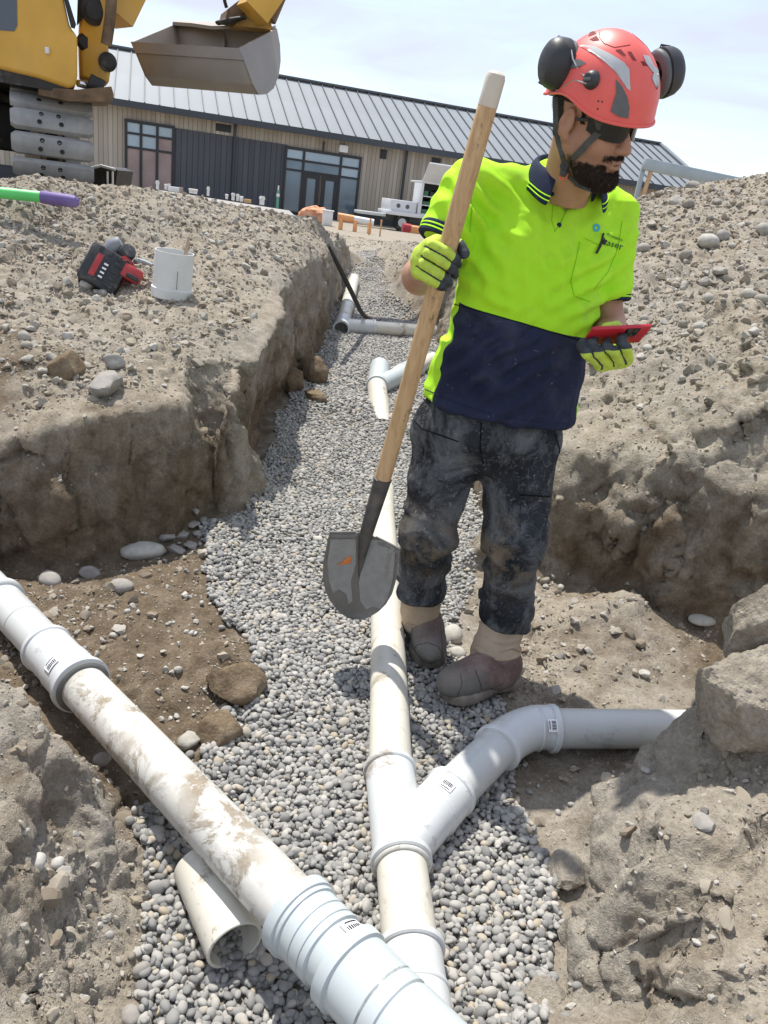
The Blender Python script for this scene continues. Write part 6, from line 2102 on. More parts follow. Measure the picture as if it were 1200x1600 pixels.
for i in range(npan):
    s = S_L - .4 + PW * (i + .5)
    c = fp(s, ZE, .55) + sl * LR / 2 + v3(0, 0, .10)
    if me0 is None:
        q = MB().box((0, 0, 0), (PW - .012, LR - .02, .02), MRf); q.box(-FD * (PW / 2 - .02) + rn_ * .035, (.035, LR - .02, .07), MRf)
        o = obj('roof_panel', np.array(q.v), q.f, [MAT['roof'], MAT['roof_seam']], None, False)
        for k in range(6, 12): o.data.polygons[k].material_index = 1
        me0 = o.data
    else:
        o = bpy.data.objects.new('roof_panel', me0); COL.objects.link(o)
    o.parent = roof
    o.location = tuple(c - origin(roof))
mb = MB(); fbox(mb, S_L - .4, S_R + .45, ZE - .12, ZE + .13, .50, .66)
mb.build('gutter', MAT['fascia'], bld, False)
fbox(MB(), S_L - .3, S_R + .4, ZE - .02, ZE + .02, .0, .52).build('soffit', MAT['fascia'], bld, False)
rc = fp((S_L + S_R) / 2, ZE + RISE, -RUN)
MB().box(rc + v3(0, 0, .16), (S_R - S_L + .9, .5, .08), MF).build('ridge_cap', MAT['roof_seam'], roof, False)
MB().box(fp(S_R + .45, ZE, .55) + sl * LR / 2 + v3(0, 0, .16), (.22, LR, .16), MRf).build('verge_trim', MAT['roof'], roof, False)
# gable end
gp = [fp(S_R, ZE, 0), fp(S_R, ZE, -DEPTH), fp(S_R, ZE + RISE - .1, -RUN)]
MB().prism(gp, -FD * .2).build('gable', MAT['timber'], bld, False)
for px in (365, 633):
    s, _ = fs(px, 250)
    MB().tube([fp(s, ZE - .1, .12), fp(s, -.1, .12)], .06, 10).build('downpipe', MAT['fascia'], bld)
def window(px_cols, tops, zrows, kinds, zbot):
    """px_cols: pixel x of the mullions; zrows heights of the transoms top-down"""
    ss = [fs(x, y)[0] for x, y in zip(px_cols, tops)]
    zt = fs(px_cols[0], tops[0])[1]
    zs = [zt] + zrows + [zbot]
    fr = MB()
    fbox(fr, ss[0] - .06, ss[-1] + .06, zt - .06, zt + .06, .062, .13)
    fbox(fr, ss[0] - .06, ss[-1] + .06, zbot - .06, zbot + .04, .062, .13)
    for s in ss: fbox(fr, s - .055, s + .055, zbot, zt, .064, .135)
    for z in zrows: fbox(fr, ss[0], ss[-1], z - .045, z + .045, .066, .128)
    w = fr.build('window', MAT['alu'], bld, False)
    for i in range(len(ss) - 1):
        for j in range(len(zs) - 1):
            k = kinds[j][i]
            if k is None: continue
            fbox(MB(), ss[i] + .05, ss[i + 1] - .05, zs[j + 1] + .04, zs[j] - .04, .04, .085).build('pane', MAT[k], w, False)
    return w, ss, zs
w1, s1_, z1_ = window([197, 220.5, 246, 271], [188, 192, 197, 201], [fs(197, 207)[1], fs(197, 229)[1]], [['pale_pane', 'pale_pane', 'pale_pane'], ['pale_pane', 'pale_pane', 'pinkish'], ['pinkish', 'pinkish', 'pinkish']], .12)
z0_ = fs(447, 230)[1]
w2, s2_, z2_ = window([447, 475, 533, 563], [230, 235, 243, 246], [fs(447, 247.5)[1], fs(447, 264)[1]], [['pale_pane', 'pale_pane', 'pale_pane'], ['wglass', 'wglass', 'pale_pane'], ['wglass', None, 'wglass']], .12)
w3, s3_, z3_ = window([696, 720, 745], [268, 272, 276], [fs(696, 290)[1]], [['wglass', 'wglass'], ['wglass', 'wglass']], 1.2)
# double doors in the right window group
for a, b in ((0, .5), (.5, 1)):
    x0 = s2_[1] + (s2_[2] - s2_[1]) * a + .05; x1 = s2_[1] + (s2_[2] - s2_[1]) * b - .05
    zt = z2_[2] - .05
    mb = MB()
    for (p, q, r_, t) in ((x0, x1, zt - .2, zt), (x0, x1, .1, .35), (x0, x0 + .18, .1, zt), (x1 - .18, x1, .1, zt)): fbox(mb, p, q, r_, t, .05 + .01 * (r_ < .2), .12 + .003 * (q - p > .3))
    dr = mb.build('door', MAT['alu'], bld, False)
    fbox(MB(), x0 + .17, x1 - .17, .34, zt - .19, .06, .09).build('pane', MAT['wglass'], dr, False)
# vents and wall light
def vent(x0, y0, x1, y1, fr_=None):
    a, zt = fs(x0, y0); b, zb = fs(x1, y1)
    zb = zt - abs(fs(x0, y0)[1] - fs(x0, y1 - (x1 - x0) * .155)[1])
    mb = MB(); fbox(mb, a, b, zb, zt, .01, .05)
    n = 5
    for i in range(n): fbox(mb, a + .02, b - .02, zb + (zt - zb) * (i + .2) / n, zb + (zt - zb) * (i + .6) / n, .05, .075)
    v = mb.build('vent', MAT['alu'], bld, False)
    if fr_:
        mb = MB(); fbox(mb, a - .12, b + .12, zt, zt + .12, .0, .07); fbox(mb, a - .12, b + .12, zb - .12, zb, .0, .07); fbox(mb, a - .12, a, zb, zt, .0, .068); fbox(mb, b, b + .12, zb, zt, .0, .068)
        mb.build('vent_frame', MAT['timber'], v, False)
vent(337, 192, 361, 208, True); vent(595, 233, 603, 249); vent(675, 246, 687, 261)
a, z = fs(535, 233)
fbox(MB(), a - .2, a + .2, z - .14, z + .16, .0, .3, .03).build('wall_light', MAT['white_pl'], bld)
a, z = fs(505, 231)
fbox(MB(), a - .03, a + .03, z - .15, z + .25, .0, .12).build('cable_outlet', MAT['alu'], bld)

# ------------------------------------------------------------------ raised slab with pipe stubs
sz = .47
slab_pts = [PZ(262, 318, sz), PZ(470, 346, sz), PZ(452, 329, sz), PZ(250, 297, sz)]
slab = MB().prism([q - v3(0, 0, .6) for q in slab_pts], (0, 0, .6)).build('slab', MAT['concrete'], None, False)
tag(slab, 'grey concrete slab edge in front of the dark cladding', 'slab')
for i, (px, py, hgt, wd, lab) in enumerate([(246, 296, .32, .06, 'tall white stub below the left window group'), (259, 296, .20, .05, 'thin white stub right of the tall one below the left window'), (264, 298, .26, .05, 'thin white stub nearest the left edge of the dark cladding'),
                                     (325, 306, .34, .05, 'lone tall white stub in front of the dark cladding'), (354, 311, .16, .05, 'short white stub left of the pair near the downpipe'), (364, 313, .26, .06, 'left stub of the white pair beside the downpipe'), (371, 314, .25, .05, 'right stub of the white pair beside the downpipe'),
                                     (299, 302, .15, .09, 'low round white stub left of the lone tall one'), (305, 303, .16, .08, 'low white cap right beside the round low one'), (409, 320, .30, .09, 'white stub at the right part of the dark cladding')]):
    b_ = PZ(px, py, sz)
    o = thing('pipe_stub', lab, 'pipe stub', b_, 'white stubs on the slab')
    MB().lathe(b_, (0, 0, 1), [(wd, 0), (wd, hgt), (wd * .8, hgt), (wd * .8, 0)], 14).build('pipe', MAT['white_pl'], o)
    MB().lathe(b_ + v3(0, 0, hgt * .6), (0, 0, 1), [(wd, 0), (wd * 1.25, .01), (wd * 1.25, .07), (wd, .08)], 14).build('collar', MAT['white_pl'], o)
for (px, py, w_, hh, col, lab) in [(274, 300, .42, .17, 'white_pl', 'long white box lying on the slab by the dark cladding'), (283, 302, .14, .2, 'pinkish', 'pale box at the end of the long white one'), (377, 315, .12, .18, 'white_pl', 'upright pale box beside the stub pair'), (387, 317, .24, .12, 'ash', 'brown cardboard box on the slab')]:
    b_ = PZ(px, py, sz)
    mb = MB().box(b_ + v3(0, 0, hh / 2), (w_, .2, hh), MF, .01); mb.box(b_ + v3(0, 0, hh + .006), (w_ * 1.02, .05, .012), MF)
    tag(mb.build('box', MAT[col], None), lab, 'box', 'boxes on the slab')
# green-banded marker post
b_ = PZ(433, 325, sz - .05)
mp = thing('marker_post', 'thin white and green post in front of the second window group', 'post', b_)
MAT['green_pl'] = plain('green_plastic', (.10, .32, .22), .5, .1)
MB().tube([b_, b_ + v3(0, 0, .62)], .05, 10).build('post', MAT['green_pl'], mp)
MB().tube([b_ + v3(0, 0, .40), b_ + v3(0, 0, .50)], .058, 10).build('band', MAT['white_pl'], mp)
MB().tube([b_ + v3(0, 0, .62), b_ + v3(0, 0, .78)], .025, 8).build('tip', MAT['white_pl'], mp)
# white box post and orange netting heap
b_ = P(512, 336, 30); b_[2] = drop(b_[0], b_[1])
wp = thing('white_post', 'white square post beside the orange heap in front of the doors', 'post', b_)
MB().box(b_ + v3(0, 0, .25), (.36, .3, .5), None, .03).build('block', MAT['white_pl'], wp)
MB().box(b_ + v3(0, 0, .52), (.42, .36, .05), None, .01).build('cap', MAT['white_pl'], wp)
MAT['orange_net'] = plain('orange_netting', (.60, .29, .16), .8, .35, 4)
b_ = P(492, 332, 30.5); b_[2] = drop(b_[0], b_[1])
V = ICO4[0].copy(); V = V * np.array([.62, .4, .34]) * (1 + .35 * fbm(V, 2.5, 4, .6, 4))[:, None]
tag(obj('netting_heap', V + b_ + v3(0, 0, .25), ICO4[1], MAT['orange_net'], None), 'crumpled heap of orange safety netting before the glass doors', 'netting')
MAT['orange_white'] = plain('orange_barrier', (.72, .34, .14), .6, .2, 1.5)
b0, b1 = P(528, 338, 28), P(584, 348, 28)
g0 = drop(b0[0], b0[1])
bar_ = thing('barrier_rail', 'orange and white barrier rail lying right of the netting heap', 'barrier', (b0[0], b0[1], g0))
MB().tube([b0, b0 + (b1 - b0) * .45], .13, 10).build('rail', MAT['orange_white'], bar_)
MB().tube([b0 + (b1 - b0) * .45, b1], .12, 10).build('pale_rail', MAT['white_pl'], bar_)
for t in (.1, .5, .9):
    q = b0 + (b1 - b0) * t
    MB().box(v3(q[0], q[1], (q[2] + g0) / 2 - .05), (.12, .3, max(.1, q[2] - g0 + .05)), None, .01).build('foot', MAT['orange_white'], bar_)
for (px, py, lab) in ((578, 345, 'left one of two thin stakes right of the barrier rail'), (595, 347, 'right one of two thin stakes right of the barrier rail')):
    b_ = P(px, py + 8, 26); b_[2] = drop(b_[0], b_[1])
    o = thing('stake', lab, 'stake', b_, 'thin stakes')
    MB().box(b_ + v3(0, 0, .25), (.05, .05, .5), None, .006).build('shaft', MAT['ash'], o)
    MB().box(b_ + v3(0, 0, .47), (.06, .06, .07), None, .006).build('painted_top', MAT['orange_net'], o)

# ------------------------------------------------------------------ white service truck with open locker
tg = P(660, 352, 35); tg[2] = drop(tg[0], tg[1])
truck = thing('service_truck', 'white service truck with open tool locker parked before the building', 'truck', tg)
MAT['truck'] = plain('white_truck_paint', (.66, .67, .68), .4, .06, 2, dust=.15)
MAT['truck_dark'] = plain('locker_inside', (.10, .105, .11), .7, .2, 3)
MAT['tyre'] = plain('tyre_rubber', (.018, .018, .018), .85, .2, 10, dust=.3)
tx = lambda a, b, c: tg + FD * a + FNn * b + v3(0, 0, c)
def tbox(nm, a0, a1, b0, b1, c0, c1, mt, bev=.02, par=truck):
    return MB().box(tx((a0 + a1) / 2, (b0 + b1) / 2, (c0 + c1) / 2), (a1 - a0, b1 - b0, c1 - c0), MF, bev).build(nm, mt, par)
tbox('deck', -1.6, 3.2, -1.6, .1, .62, .78, MAT['truck'])
tbox('locker_back', -.2, 2.9, -.95, -.85, .78, 2.0, MAT['truck_dark'])
tbox('locker_side', -.3, -.18, -.9, .1, .78, 2.0, MAT['truck'])
tbox('locker_side', 2.8, 2.92, -.9, .1, .78, 2.0, MAT['truck'])
tbox('locker_roof', -.3, 2.92, -1.5, .1, 2.0, 2.08, MAT['truck'])
for z in (.80, 1.15, 1.5): tbox('shelf', -.2, 2.8, -.85, .05, z - .02, z + .02, MAT['truck'], .005)
hd = MB().prism([tx(-.3, .1, 2.05), tx(2.9, .1, 2.05), tx(2.9, .75, 2.75), tx(-.3, .75, 2.75)], FNn * -.03 + v3(0, 0, .04)).build('raised_door', MAT['truck'], truck, False)
rr = np.random.RandomState(6)
cols = [plain('tool_case_red', (.42, .10, .06), .6), plain('tool_case_black', (.03, .03, .035), .6), plain('tool_case_green', (.06, .16, .09), .6), plain('tool_case_grey', (.35, .36, .37), .6), plain('tool_case_yellow', (.50, .30, .07), .6)]
for z in (.82, 1.17, 1.52):
    a = -.1
    while a < 2.5:
        w_ = rr.uniform(.14, .42)
        tbox('tool_case', a, a + w_, -.7, -.05, z, z + rr.uniform(.12, .28), cols[rr.randint(0, 5)], .015)
        a += w_ + rr.uniform(.02, .12)
tbox('headboard', -1.5, -.35, -1.5, -.05, .78, 1.22, MAT['truck'])
for a in (-1.15, -.75): MB().lathe(tx(a, -.048, 1.0), FNn, [(0, .01), (.08, .01), (.09, 0)], 16).build('tie_hole', MAT['truck_dark'], truck)
for a in (-.9, 2.2):
    wh = MB().lathe(tx(a, -.25, .35), FNn, [(.0, .0), (.2, .0), (.35, .02), (.36, .1), (.35, .2), (.2, .22), (0, .2)], 26).build('wheel', MAT['tyre'], truck)
    MB().lathe(tx(a, -.04, .35), FNn, [(.0, .02), (.17, .02), (.19, 0)], 20).build('rim', MAT['reflect'], wh)
tbox('chassis', -1.5, 3.1, -1.2, -.4, .40, .62, MAT['truck_dark'])
tbox('cab', 3.3, 5.0, -1.6, .1, .5, 2.0, MAT['truck'], .2)
tbox('bumper_rail', -2.8, -1.6, -1.0, -.2, .50, .62, MAT['reflect'])

# ------------------------------------------------------------------ galvanised rail on the right heap
MAT['galv'] = plain('galvanised_steel', (.36, .41, .42), .45, .12, 4, .5, .35)
r0, r1 = P(1006, 256, 6.6), P(1180, 292, 6.9)
gb = v3(r0[0], r0[1], drop(r0[0], r0[1]))
rail = thing('steel_rail', 'galvanised steel rail on a post behind the right spoil heap', 'rail', gb)
ra = unit(r1 - r0)
mb = MB(); mb.box((r0 + r1) / 2, (np.linalg.norm(r1 - r0), .05, .085), np.stack([ra, unit(np.cross((0, 0, 1), ra)), np.cross(ra, unit(np.cross((0, 0, 1), ra)))], 1), .006)
mb.build('beam', MAT['galv'], rail)
MB().box(v3(r0[0] + .01, r0[1] + .03, (r0[2] + gb[2]) / 2 - .1), (.035, .03, r0[2] - gb[2] + .2), None, .004).build('post', MAT['galv'], rail)
q0 = P(1018, 265, 6.62); q1 = P(1005, 305, 6.6)
tag(MB().box((q0 + q1) / 2, (.03, .03, np.linalg.norm(q0 - q1) + .15), np.stack([v3(1, 0, 0), unit(np.cross(unit(q0 - q1), (1, 0, 0))), unit(q0 - q1)], 1), .004).build('timber_prop', MAT['ash'], None), 'pale timber stake leaning under the galvanised rail', 'stake')

# ------------------------------------------------------------------ things on the left bank
# green tube with purple end
MAT['green_tube'] = plain('green_tube', (.12, .62, .16), .45, .08, 6, dust=.06)
MAT['purple'] = plain('purple_sleeve', (.16, .11, .30), .6, .15, 9, dust=.35, dustcol=(.40, .35, .42))
YG = min(hit(x_, 300 + x_ * .13 + 14)[1] for x_ in range(0, 130, 8)) - .04
pole = thing('green_pole', 'green tube with a purple rubber end lying on the left ridge', 'pole', P(120, 320, YG))
pa, pb_, pc_ = P(-160, 284, YG - .25), P(66, 308, YG - .02), P(123, 316, YG)
MB().tube([pa, pb_], .0285, 20).build('tube', MAT['green_tube'], pole)
MB().tube([pb_ - unit(pc_ - pb_) * .01, pb_, pb_ + (pc_ - pb_) * .75, pb_ + (pc_ - pb_) * .92, pc_], [.0285, .033, .033, .029, .014], 20).build('end_grip', MAT['purple'], pole)
# white pot with brush
pb = hit(268, 464)
pot = thing('pot', 'white plastic pot with a brush standing on the left bank', 'pot', pb)
sc = (pb - v3(0, 0, CAMZ)) @ _f / FPX
ra_, hh = 29.5 * sc, 72 * sc
MAT['pot'] = plain('white_pot', (.66, .665, .64), .5, .06, 9, dust=.18)
up_ = unit(v3(.06, -.02, 1))
MB().lathe(pb - up_ * .01, up_, [(ra_ * .3, .006), (ra_, .006), (ra_ * 1.06, .012), (ra_ * 1.07, hh * .24), (ra_ * 1.0, hh * .25), (ra_ * .985, hh), (ra_ * .94, hh), (ra_ * .93, .02), (ra_ * .3, .02)], 40).build('tub', MAT['pot'], pot)
seam_c = [pb + up_ * hh * t + toward_cam(pb) * v3(1, 1, 0) * ra_ * 1.012 + v3(.02, 0, 0) for t in (.22, .4, .6)]
MB().tube(seam_c, .0012, 6).build('crack', MAT['ink'], pot)
MAT['brushwood'] = plain('brush_handle', (.45, .33, .25), .7, .15, 20)
br = thing('brush', 'wooden brush handle sticking out of the white pot', 'brush', pb + up_ * .02 + v3(.05, .0, 0))
MB().tube([pb + up_ * .02 + v3(.035, 0, 0), pb + up_ * hh * .7 + v3(.045, .01, 0), pb + up_ * hh * 1.15 + v3(.055, .01, 0), pb + up_ * hh * 1.28 + v3(.058, .01, 0)], [.008, .010, .009, .004], 12, True, ((0, 1, 0), .45)).build('handle', MAT['brushwood'], br)
# cordless saw lying on its side: battery towards the camera
tb = hit(175, 452)
sc = (tb - v3(0, 0, CAMZ)) @ _f / FPX
saw = thing('cordless_saw', 'red and black cordless power tool with big battery lying on the left bank', 'power tool', tb)
MAT['tool_black'] = plain('tool_black', (.035, .038, .042), .6, .2, 30, dust=.22)
MAT['tool_grey'] = plain('tool_grey_metal', (.23, .24, .25), .45, .15, 20, .5, .4, dust=.2)
MAT['tool_red'] = plain('tool_red', (.42, .045, .05), .5, .12, 20, dust=.25)
TY = tb[1]
q = lambda x, y, dy=0.0: P(x, y, TY + dy)
bxr = unit(q(188, 402) - q(152, 386) + v3(0, 0, 0)); 
ax1_ = unit(q(186, 415) - q(143, 392))                     # across the battery face
ax2_ = unit(q(143, 392) - q(128, 436)); ax2_ = unit(ax2_ - ax1_ * (ax1_ @ ax2_))
ax3_ = np.cross(ax1_, ax2_); ax3_ = ax3_ if ax3_[1] < 0 else -ax3_
ax3_ = unit(ax3_ + v3(.35, 0, .35)); ax1_ = unit(ax1_ - ax3_ * (ax1_ @ ax3_)); ax2_ = np.cross(ax3_, ax1_); ax2_ = ax2_ if ax2_[2] > 0 else -ax2_
MT = np.stack([ax1_, ax2_, ax3_], 1)
BC = q(163, 424, .03)
bs = 58 * sc
bat = MB().box(BC, (bs * 1.05, bs * 1.05, bs * .9), MT, bs * .09).build('battery', MAT['tool_black'], saw)
loc = lambda a, b, c: BC + ax1_ * a * bs + ax2_ * b * bs + ax3_ * c * bs
MB().box(loc(-.20, -.02, .452), (bs * .16, bs * .62, bs * .02), MT, .001).build('red_label', MAT['tool_red'], bat)
MB().box(loc(.02, -.06, .452), (bs * .20, bs * .55, bs * .015), MT, .001).build('dark_label', MAT['ink'], bat)
for i in range(4): MB().box(loc(.02, -.25 + i * .12, .463), (bs * .11, bs * .05, bs * .006), MT).build('charge_mark', MAT['sticker'], bat)
for i in range(4): MB().box(loc(.30, -.36 + i * .2, .45), (bs * .22, bs * .10, bs * .05), MT, .002).build('rib', MAT['tool_black'], bat)
for i in range(3): MB().box(loc(-.26 + i * .26, .42, .45), (bs * .10, bs * .14, bs * .05), MT, .002).build('rib', MAT['tool_black'], bat)
MB().box(loc(.54, 0, .05), (bs * .04, bs * .8, bs * .10), MT, .001).build('red_line', MAT['tool_red'], bat)
MB().box(loc(.05, .545, .05), (bs * .62, bs * .05, bs * .34), MT, .003).build('top_label', MAT['tool_red'], bat)
MB().box(loc(.08, .575, .05), (bs * .44, bs * .012, bs * .16), MT, .001).build('label_plate', MAT['sticker'], bat)
def tool_txt(txt, o, ex, ey, size, mt, nm):
    f_ = lambda x, y, l: o + ex * x + ey * -y
    text_on(f_, txt, 0, 0, size, 0, mt, bat, nm, 0)
MB().tube([q(190, 400, .02), q(200, 418, .04), q(208, 432, .05)], [.028, .034, .030], 14).build('motor_housing', MAT['tool_red'], saw)
MB().box(q(206, 430, .03), (30 * sc, .07, 30 * sc), MT, .01).build('guard_block', MAT['tool_red'], saw)
MB().box(q(207, 434, -.02), (20 * sc, .02, 12 * sc), MT, .004).build('vent_block', MAT['tool_black'], saw)
MB().tube([q(168, 398, .06), q(178, 386, .07), q(190, 380, .08)], [.040, .046, .036], 18).build('body', MAT['tool_grey'], saw)
MB().lathe(q(196, 398, .06), unit(v3(.6, -.5, .55)), [(0, -.02), (.034, -.02), (.040, -.005), (.040, .03), (.034, .045), (0, .048)], 26).build('gear_head', MAT['tool_black'], saw)
MB().lathe(q(211, 409, .05), unit(v3(.8, -.5, .2)), [(0, 0), (.012, 0), (.012, .03), (0, .03)], 16).build('spindle', MAT['tool_grey'], saw)
MB().tube([q(213, 406, .08), q(225, 409, .10), q(238, 414, .10)], [.010, .011, .008], 12).build('blade_arm', MAT['galv'], saw)
# orange-ended stake behind the worker
ob = thing('survey_stake', 'orange-tipped stake lying on the right bank behind the glove', 'stake', P(650, 362, 8.3))
MB().tube([P(640, 357, 8.3), P(700, 366, 8.4)], .038, 10).build('shaft', MAT['orange_white'], ob)
MB().tube([P(629, 355, 8.28), P(641, 357, 8.3)], .045, 10).build('tip', MAT['tool_red'], ob)
# ------------------------------------------------------------------ excavator
MAT['cat'] = plain('excavator_yellow', (.60, .345, .055), .42, .14, 2.2, .4, dust=.30, dustcol=(.44, .33, .20))
MAT['steel_shoe'] = plain('worn_track_steel', (.30, .30, .29), .6, .2, 7, .4, .15, .15, .4, (.34, .31, .27))
MAT['grease'] = plain('greasy_black', (.022, .020, .018), .55, .4, 9, .4, dust=.18)
MAT['rustbrown'] = plain('rusty_bracket', (.15, .10, .06), .8, .4, 9, .3, dust=.25)
MAT['bucket'] = plain('bare_bucket_steel', (.265, .24, .21), .55, .10, 3, .4, .2, .05, .30, (.36, .325, .275))
MAT['chrome'] = plain('chrome_rod', (.75, .75, .75), .15, .03, 4, .5, 1.0)
MAT['cabglass'] = plain('cab_glass', (.05, .065, .085), .08, .1, 1, .8)
DY = 7.0
dl, dr_ = P(16, 190, DY), P(146, 209, DY + .27)
TW = np.linalg.norm(dr_ - dl)
dw = unit((dr_ - dl) * v3(1, 1, 0)); db = v3(-dw[1], dw[0], 0)       # across, and backwards
cx_ = (dl + dr_) / 2
RT_ = .40
ztop = P(80, 143, DY + .25)[2]
zc_ = ztop - RT_ - .03
gz = zc_ - RT_ - .03
fc = v3(cx_[0], cx_[1], zc_) + db * RT_
dig = thing('excavator', 'yellow excavator with steel tracks and raised mud bucket at the upper left', 'excavator', v3(fc[0] - 1.0, fc[1] + 1.2, gz))
LTK = 2.9
pitch = .195
loop = 2 * LTK + 2 * math.pi * RT_
ns = int(round(loop / pitch))
shoe0 = None
def shoe_mesh():
    mb = MB()
    W_, H_, T_ = TW, .176, .052
    sec = [(-H_ / 2, -.012), (-H_ / 2 + .014, .028), (-.03, T_ * .92), (.03, T_), (H_ / 2 - .018, T_ * .8), (H_ / 2, .006), (H_ / 2 - .01, -.016), (-H_ / 2 + .01, -.022)]
    V, F = [], []
    xs = [(-W_ / 2, .72), (-W_ / 2 + .035, 1.0), (W_ / 2 - .035, 1.0), (W_ / 2, .72)]
    for x, k in xs:
        for (a, b) in sec: V.append(v3(x, a * k, b))
    n = len(sec)
    for i in range(3):
        for j in range(n): F.append([i * n + j, i * n + (j + 1) % n, (i + 1) * n + (j + 1) % n, (i + 1) * n + j])
    F += [list(range(n))[::-1], [3 * n + j for j in range(n)]]
    mb.add(V, F)
    nb_ = len(mb.f)
    for (x, a) in ((-.10, -.03), (.07, -.03), (-.085, .038), (.05, .038)):
        mb.lathe(v3(x, a, T_ * .93 if a < 0 else T_ * .94), (0, 0, 1), [(.020, 0), (.017, .006), (.010, .006), (.009, .001), (0, .001)], 10)
    o = obj('track_shoe', np.array(mb.v), mb.f, [MAT['steel_shoe'], MAT['grease']], None, True, 35)
    for k in range(nb_, len(mb.f)): o.data.polygons[k].material_index = 1
    me = o.data
    bpy.data.objects.remove(o)
    return me
shoe_me = shoe_mesh()
def track(c0):
    """c0: centre of the front idler"""
    tk = MB()
    tk.box(c0 + db * LTK / 2, (TW * .34, LTK, .34), np.stack([dw, db, v3(0, 0, 1)], 1), .04)
    root = tk.build('track', MAT['grease'], dig)
    for e in (0, LTK):
        MB().lathe(c0 + db * e - dw * TW * .16, dw, [(0, 0), (RT_ * .82, 0), (RT_ * .88, .03), (RT_ * .88, TW * .30), (RT_ * .82, TW * .32), (0, TW * .32)], 32).build('idler_wheel', MAT['grease'], root)
    # chain links between the shoes
    ch = MB()
    for i in range(ns):
        s = loop * (i + .5) / ns
        p, n_, t_ = on_loop(c0, s)
        for sx in (-.075, .055):
            ch.box(p - n_ * .045 + dw * sx, (.035, pitch * .9, .05), np.stack([dw, t_, n_], 1), 0)
    ch.build('chain', MAT['rustbrown'], root, False)
    for i in range(ns):
        s = loop * i / ns
        p, n_, t_ = on_loop(c0, s)
        o = bpy.data.objects.new('track_shoe', shoe_me); COL.objects.link(o); o.parent = root
        M = np.stack([dw, t_, n_], 1)
        M4 = Matrix([[*map(float, M[r]), float((p - origin(root))[r])] for r in range(3)] + [[0, 0, 0, 1]])
        o.matrix_local = M4
    return root
def on_loop(c0, s):
    """point, outward normal and direction on the track loop"""
    s = s % loop
    half = math.pi * RT_
    s = (s + half / 2) % loop
    if s < half:                           # front curve, from the bottom up
        a = -math.pi / 2 + s / RT_
        n_ = -db * math.cos(a) + v3(0, 0, 1) * math.sin(a)
        return c0 + n_ * RT_, n_, unit(db * math.sin(a) + v3(0, 0, 1) * math.cos(a))
    s -= half
    if s < LTK: return c0 + v3(0, 0, RT_) + db * s, v3(0, 0, 1), db
    s -= LTK
    if s < half:
        a = math.pi / 2 - s / RT_
        n_ = db * math.cos(a) + v3(0, 0, 1) * math.sin(a)
        return c0 + db * LTK + n_ * RT_, n_, unit(db * math.sin(a) - v3(0, 0, 1) * math.cos(a))
    s -= half
    return c0 - v3(0, 0, RT_) + db * (LTK - s), v3(0, 0, -1), -db
track(fc)
track(fc - dw * 1.95)
MB().box(fc - dw * .98 + db * 1.45 + v3(0, 0, .12), (1.5, 1.3, .42), np.stack([dw, db, v3(0, 0, 1)], 1), .05).build('undercarriage', MAT['grease'], dig)
MB().lathe(fc - dw * .98 + db * 1.45 + v3(0, 0, .30), (0, 0, 1), [(0, 0), (.62, 0), (.62, .22), (0, .22)], 32).build('slew_ring', MAT['grease'], dig)
# house: side panel facing the camera, drawn as an outline and given its real depth
YH = 7.05
hp = [P(-420, 20, YH), P(-420, 60, YH), P(0, 108, YH), P(60, 122, YH), P(106, 138, YH), P(118, 136, YH), P(121, 118, YH), P(121, 54, YH), P(110, 44, YH), P(98, -10, YH), P(92, -110, YH), P(-420, -190, YH)]
hs_ = MB().prism(hp, db * 2.3)
house = hs_.build('house', MAT['cat'], dig, False)
md = house.modifiers.new('round', 'BEVEL'); md.width = .05; md.segments = 3; md.limit_method = 'ANGLE'
MB().prism([P(-60, -60, YH - .004), P(20, -60, YH - .004), P(26, -5, YH - .004), P(27, 40, YH - .004), P(22, 49, YH - .004), P(-60, 42, YH - .004)], db * .02).build('side_window', MAT['cabglass'], house, False)
MB().prism([P(-400, 60, YH + .03), P(0, 106, YH + .03), P(108, 134, YH + .03), P(106, 146, YH + .03), P(60, 138, YH + .03), P(0, 128, YH + .03), P(-400, 90, YH + .03)], db * 2.2).build('belly_plate', MAT['grease'], house, False)
MB().prism([P(98, -10, YH - .01), P(104, -10, YH - .01), P(119, 38, YH - .01), P(117, 44, YH - .01), P(111, 42, YH - .01)], db * .05).build('cab_pillar', MAT['grease'], house, False)
lt = P(74, 79, YH - .01)
MB().box(lt, (.035, .03, .05), None, .008).build('marker_lamp', MAT['white_pl'], house)
# boom foot
YB = 7.35
bf = MB().prism([P(124, 60, YB), P(126, 122, YB), P(170, 132, YB), P(173, 110, YB), P(168, 60, YB), P(182, 0, YB), P(186, -60, YB), P(128, -60, YB)], db * .42).build('boom_foot', MAT['cat'], dig, False)
md = bf.modifiers.new('round', 'BEVEL'); md.width = .025; md.segments = 2
MB().prism([P(60, 136, YB - .25), P(120, 140, YB - .3), P(174, 135, YB - .2), P(178, 148, YB - .2), P(176, 158, YB - .2), P(110, 158, YB - .3), P(60, 148, YB - .25)], db * .9).build('swing_bracket', MAT['rustbrown'], dig, False)
def pin(px, py, r, l=.06, nm='pin'):
    c = P(px, py, YB)
    return MB().lathe(c + db * .02, -db, [(0, l), (r * .6, l), (r * .7, l - .01), (r, l - .02), (r, 0)], 20).build(nm, MAT['grease'], dig)
pin(147, 18, .105); pin(168, 97, .075); pin(133, 66, .07, .03)
MB().prism([P(122, -20, YB - .02), P(136, -20, YB - .02), P(138, 12, YB - .02), P(128, 30, YB - .02), P(120, 40, YB - .02)], db * .03).build('hose_guard', MAT['grease'], dig, False)
MB().tube([P(122, 130, 7.1), P(140, 135, 7.2)], .028, 16).build('cylinder_rod', MAT['chrome'], dig)
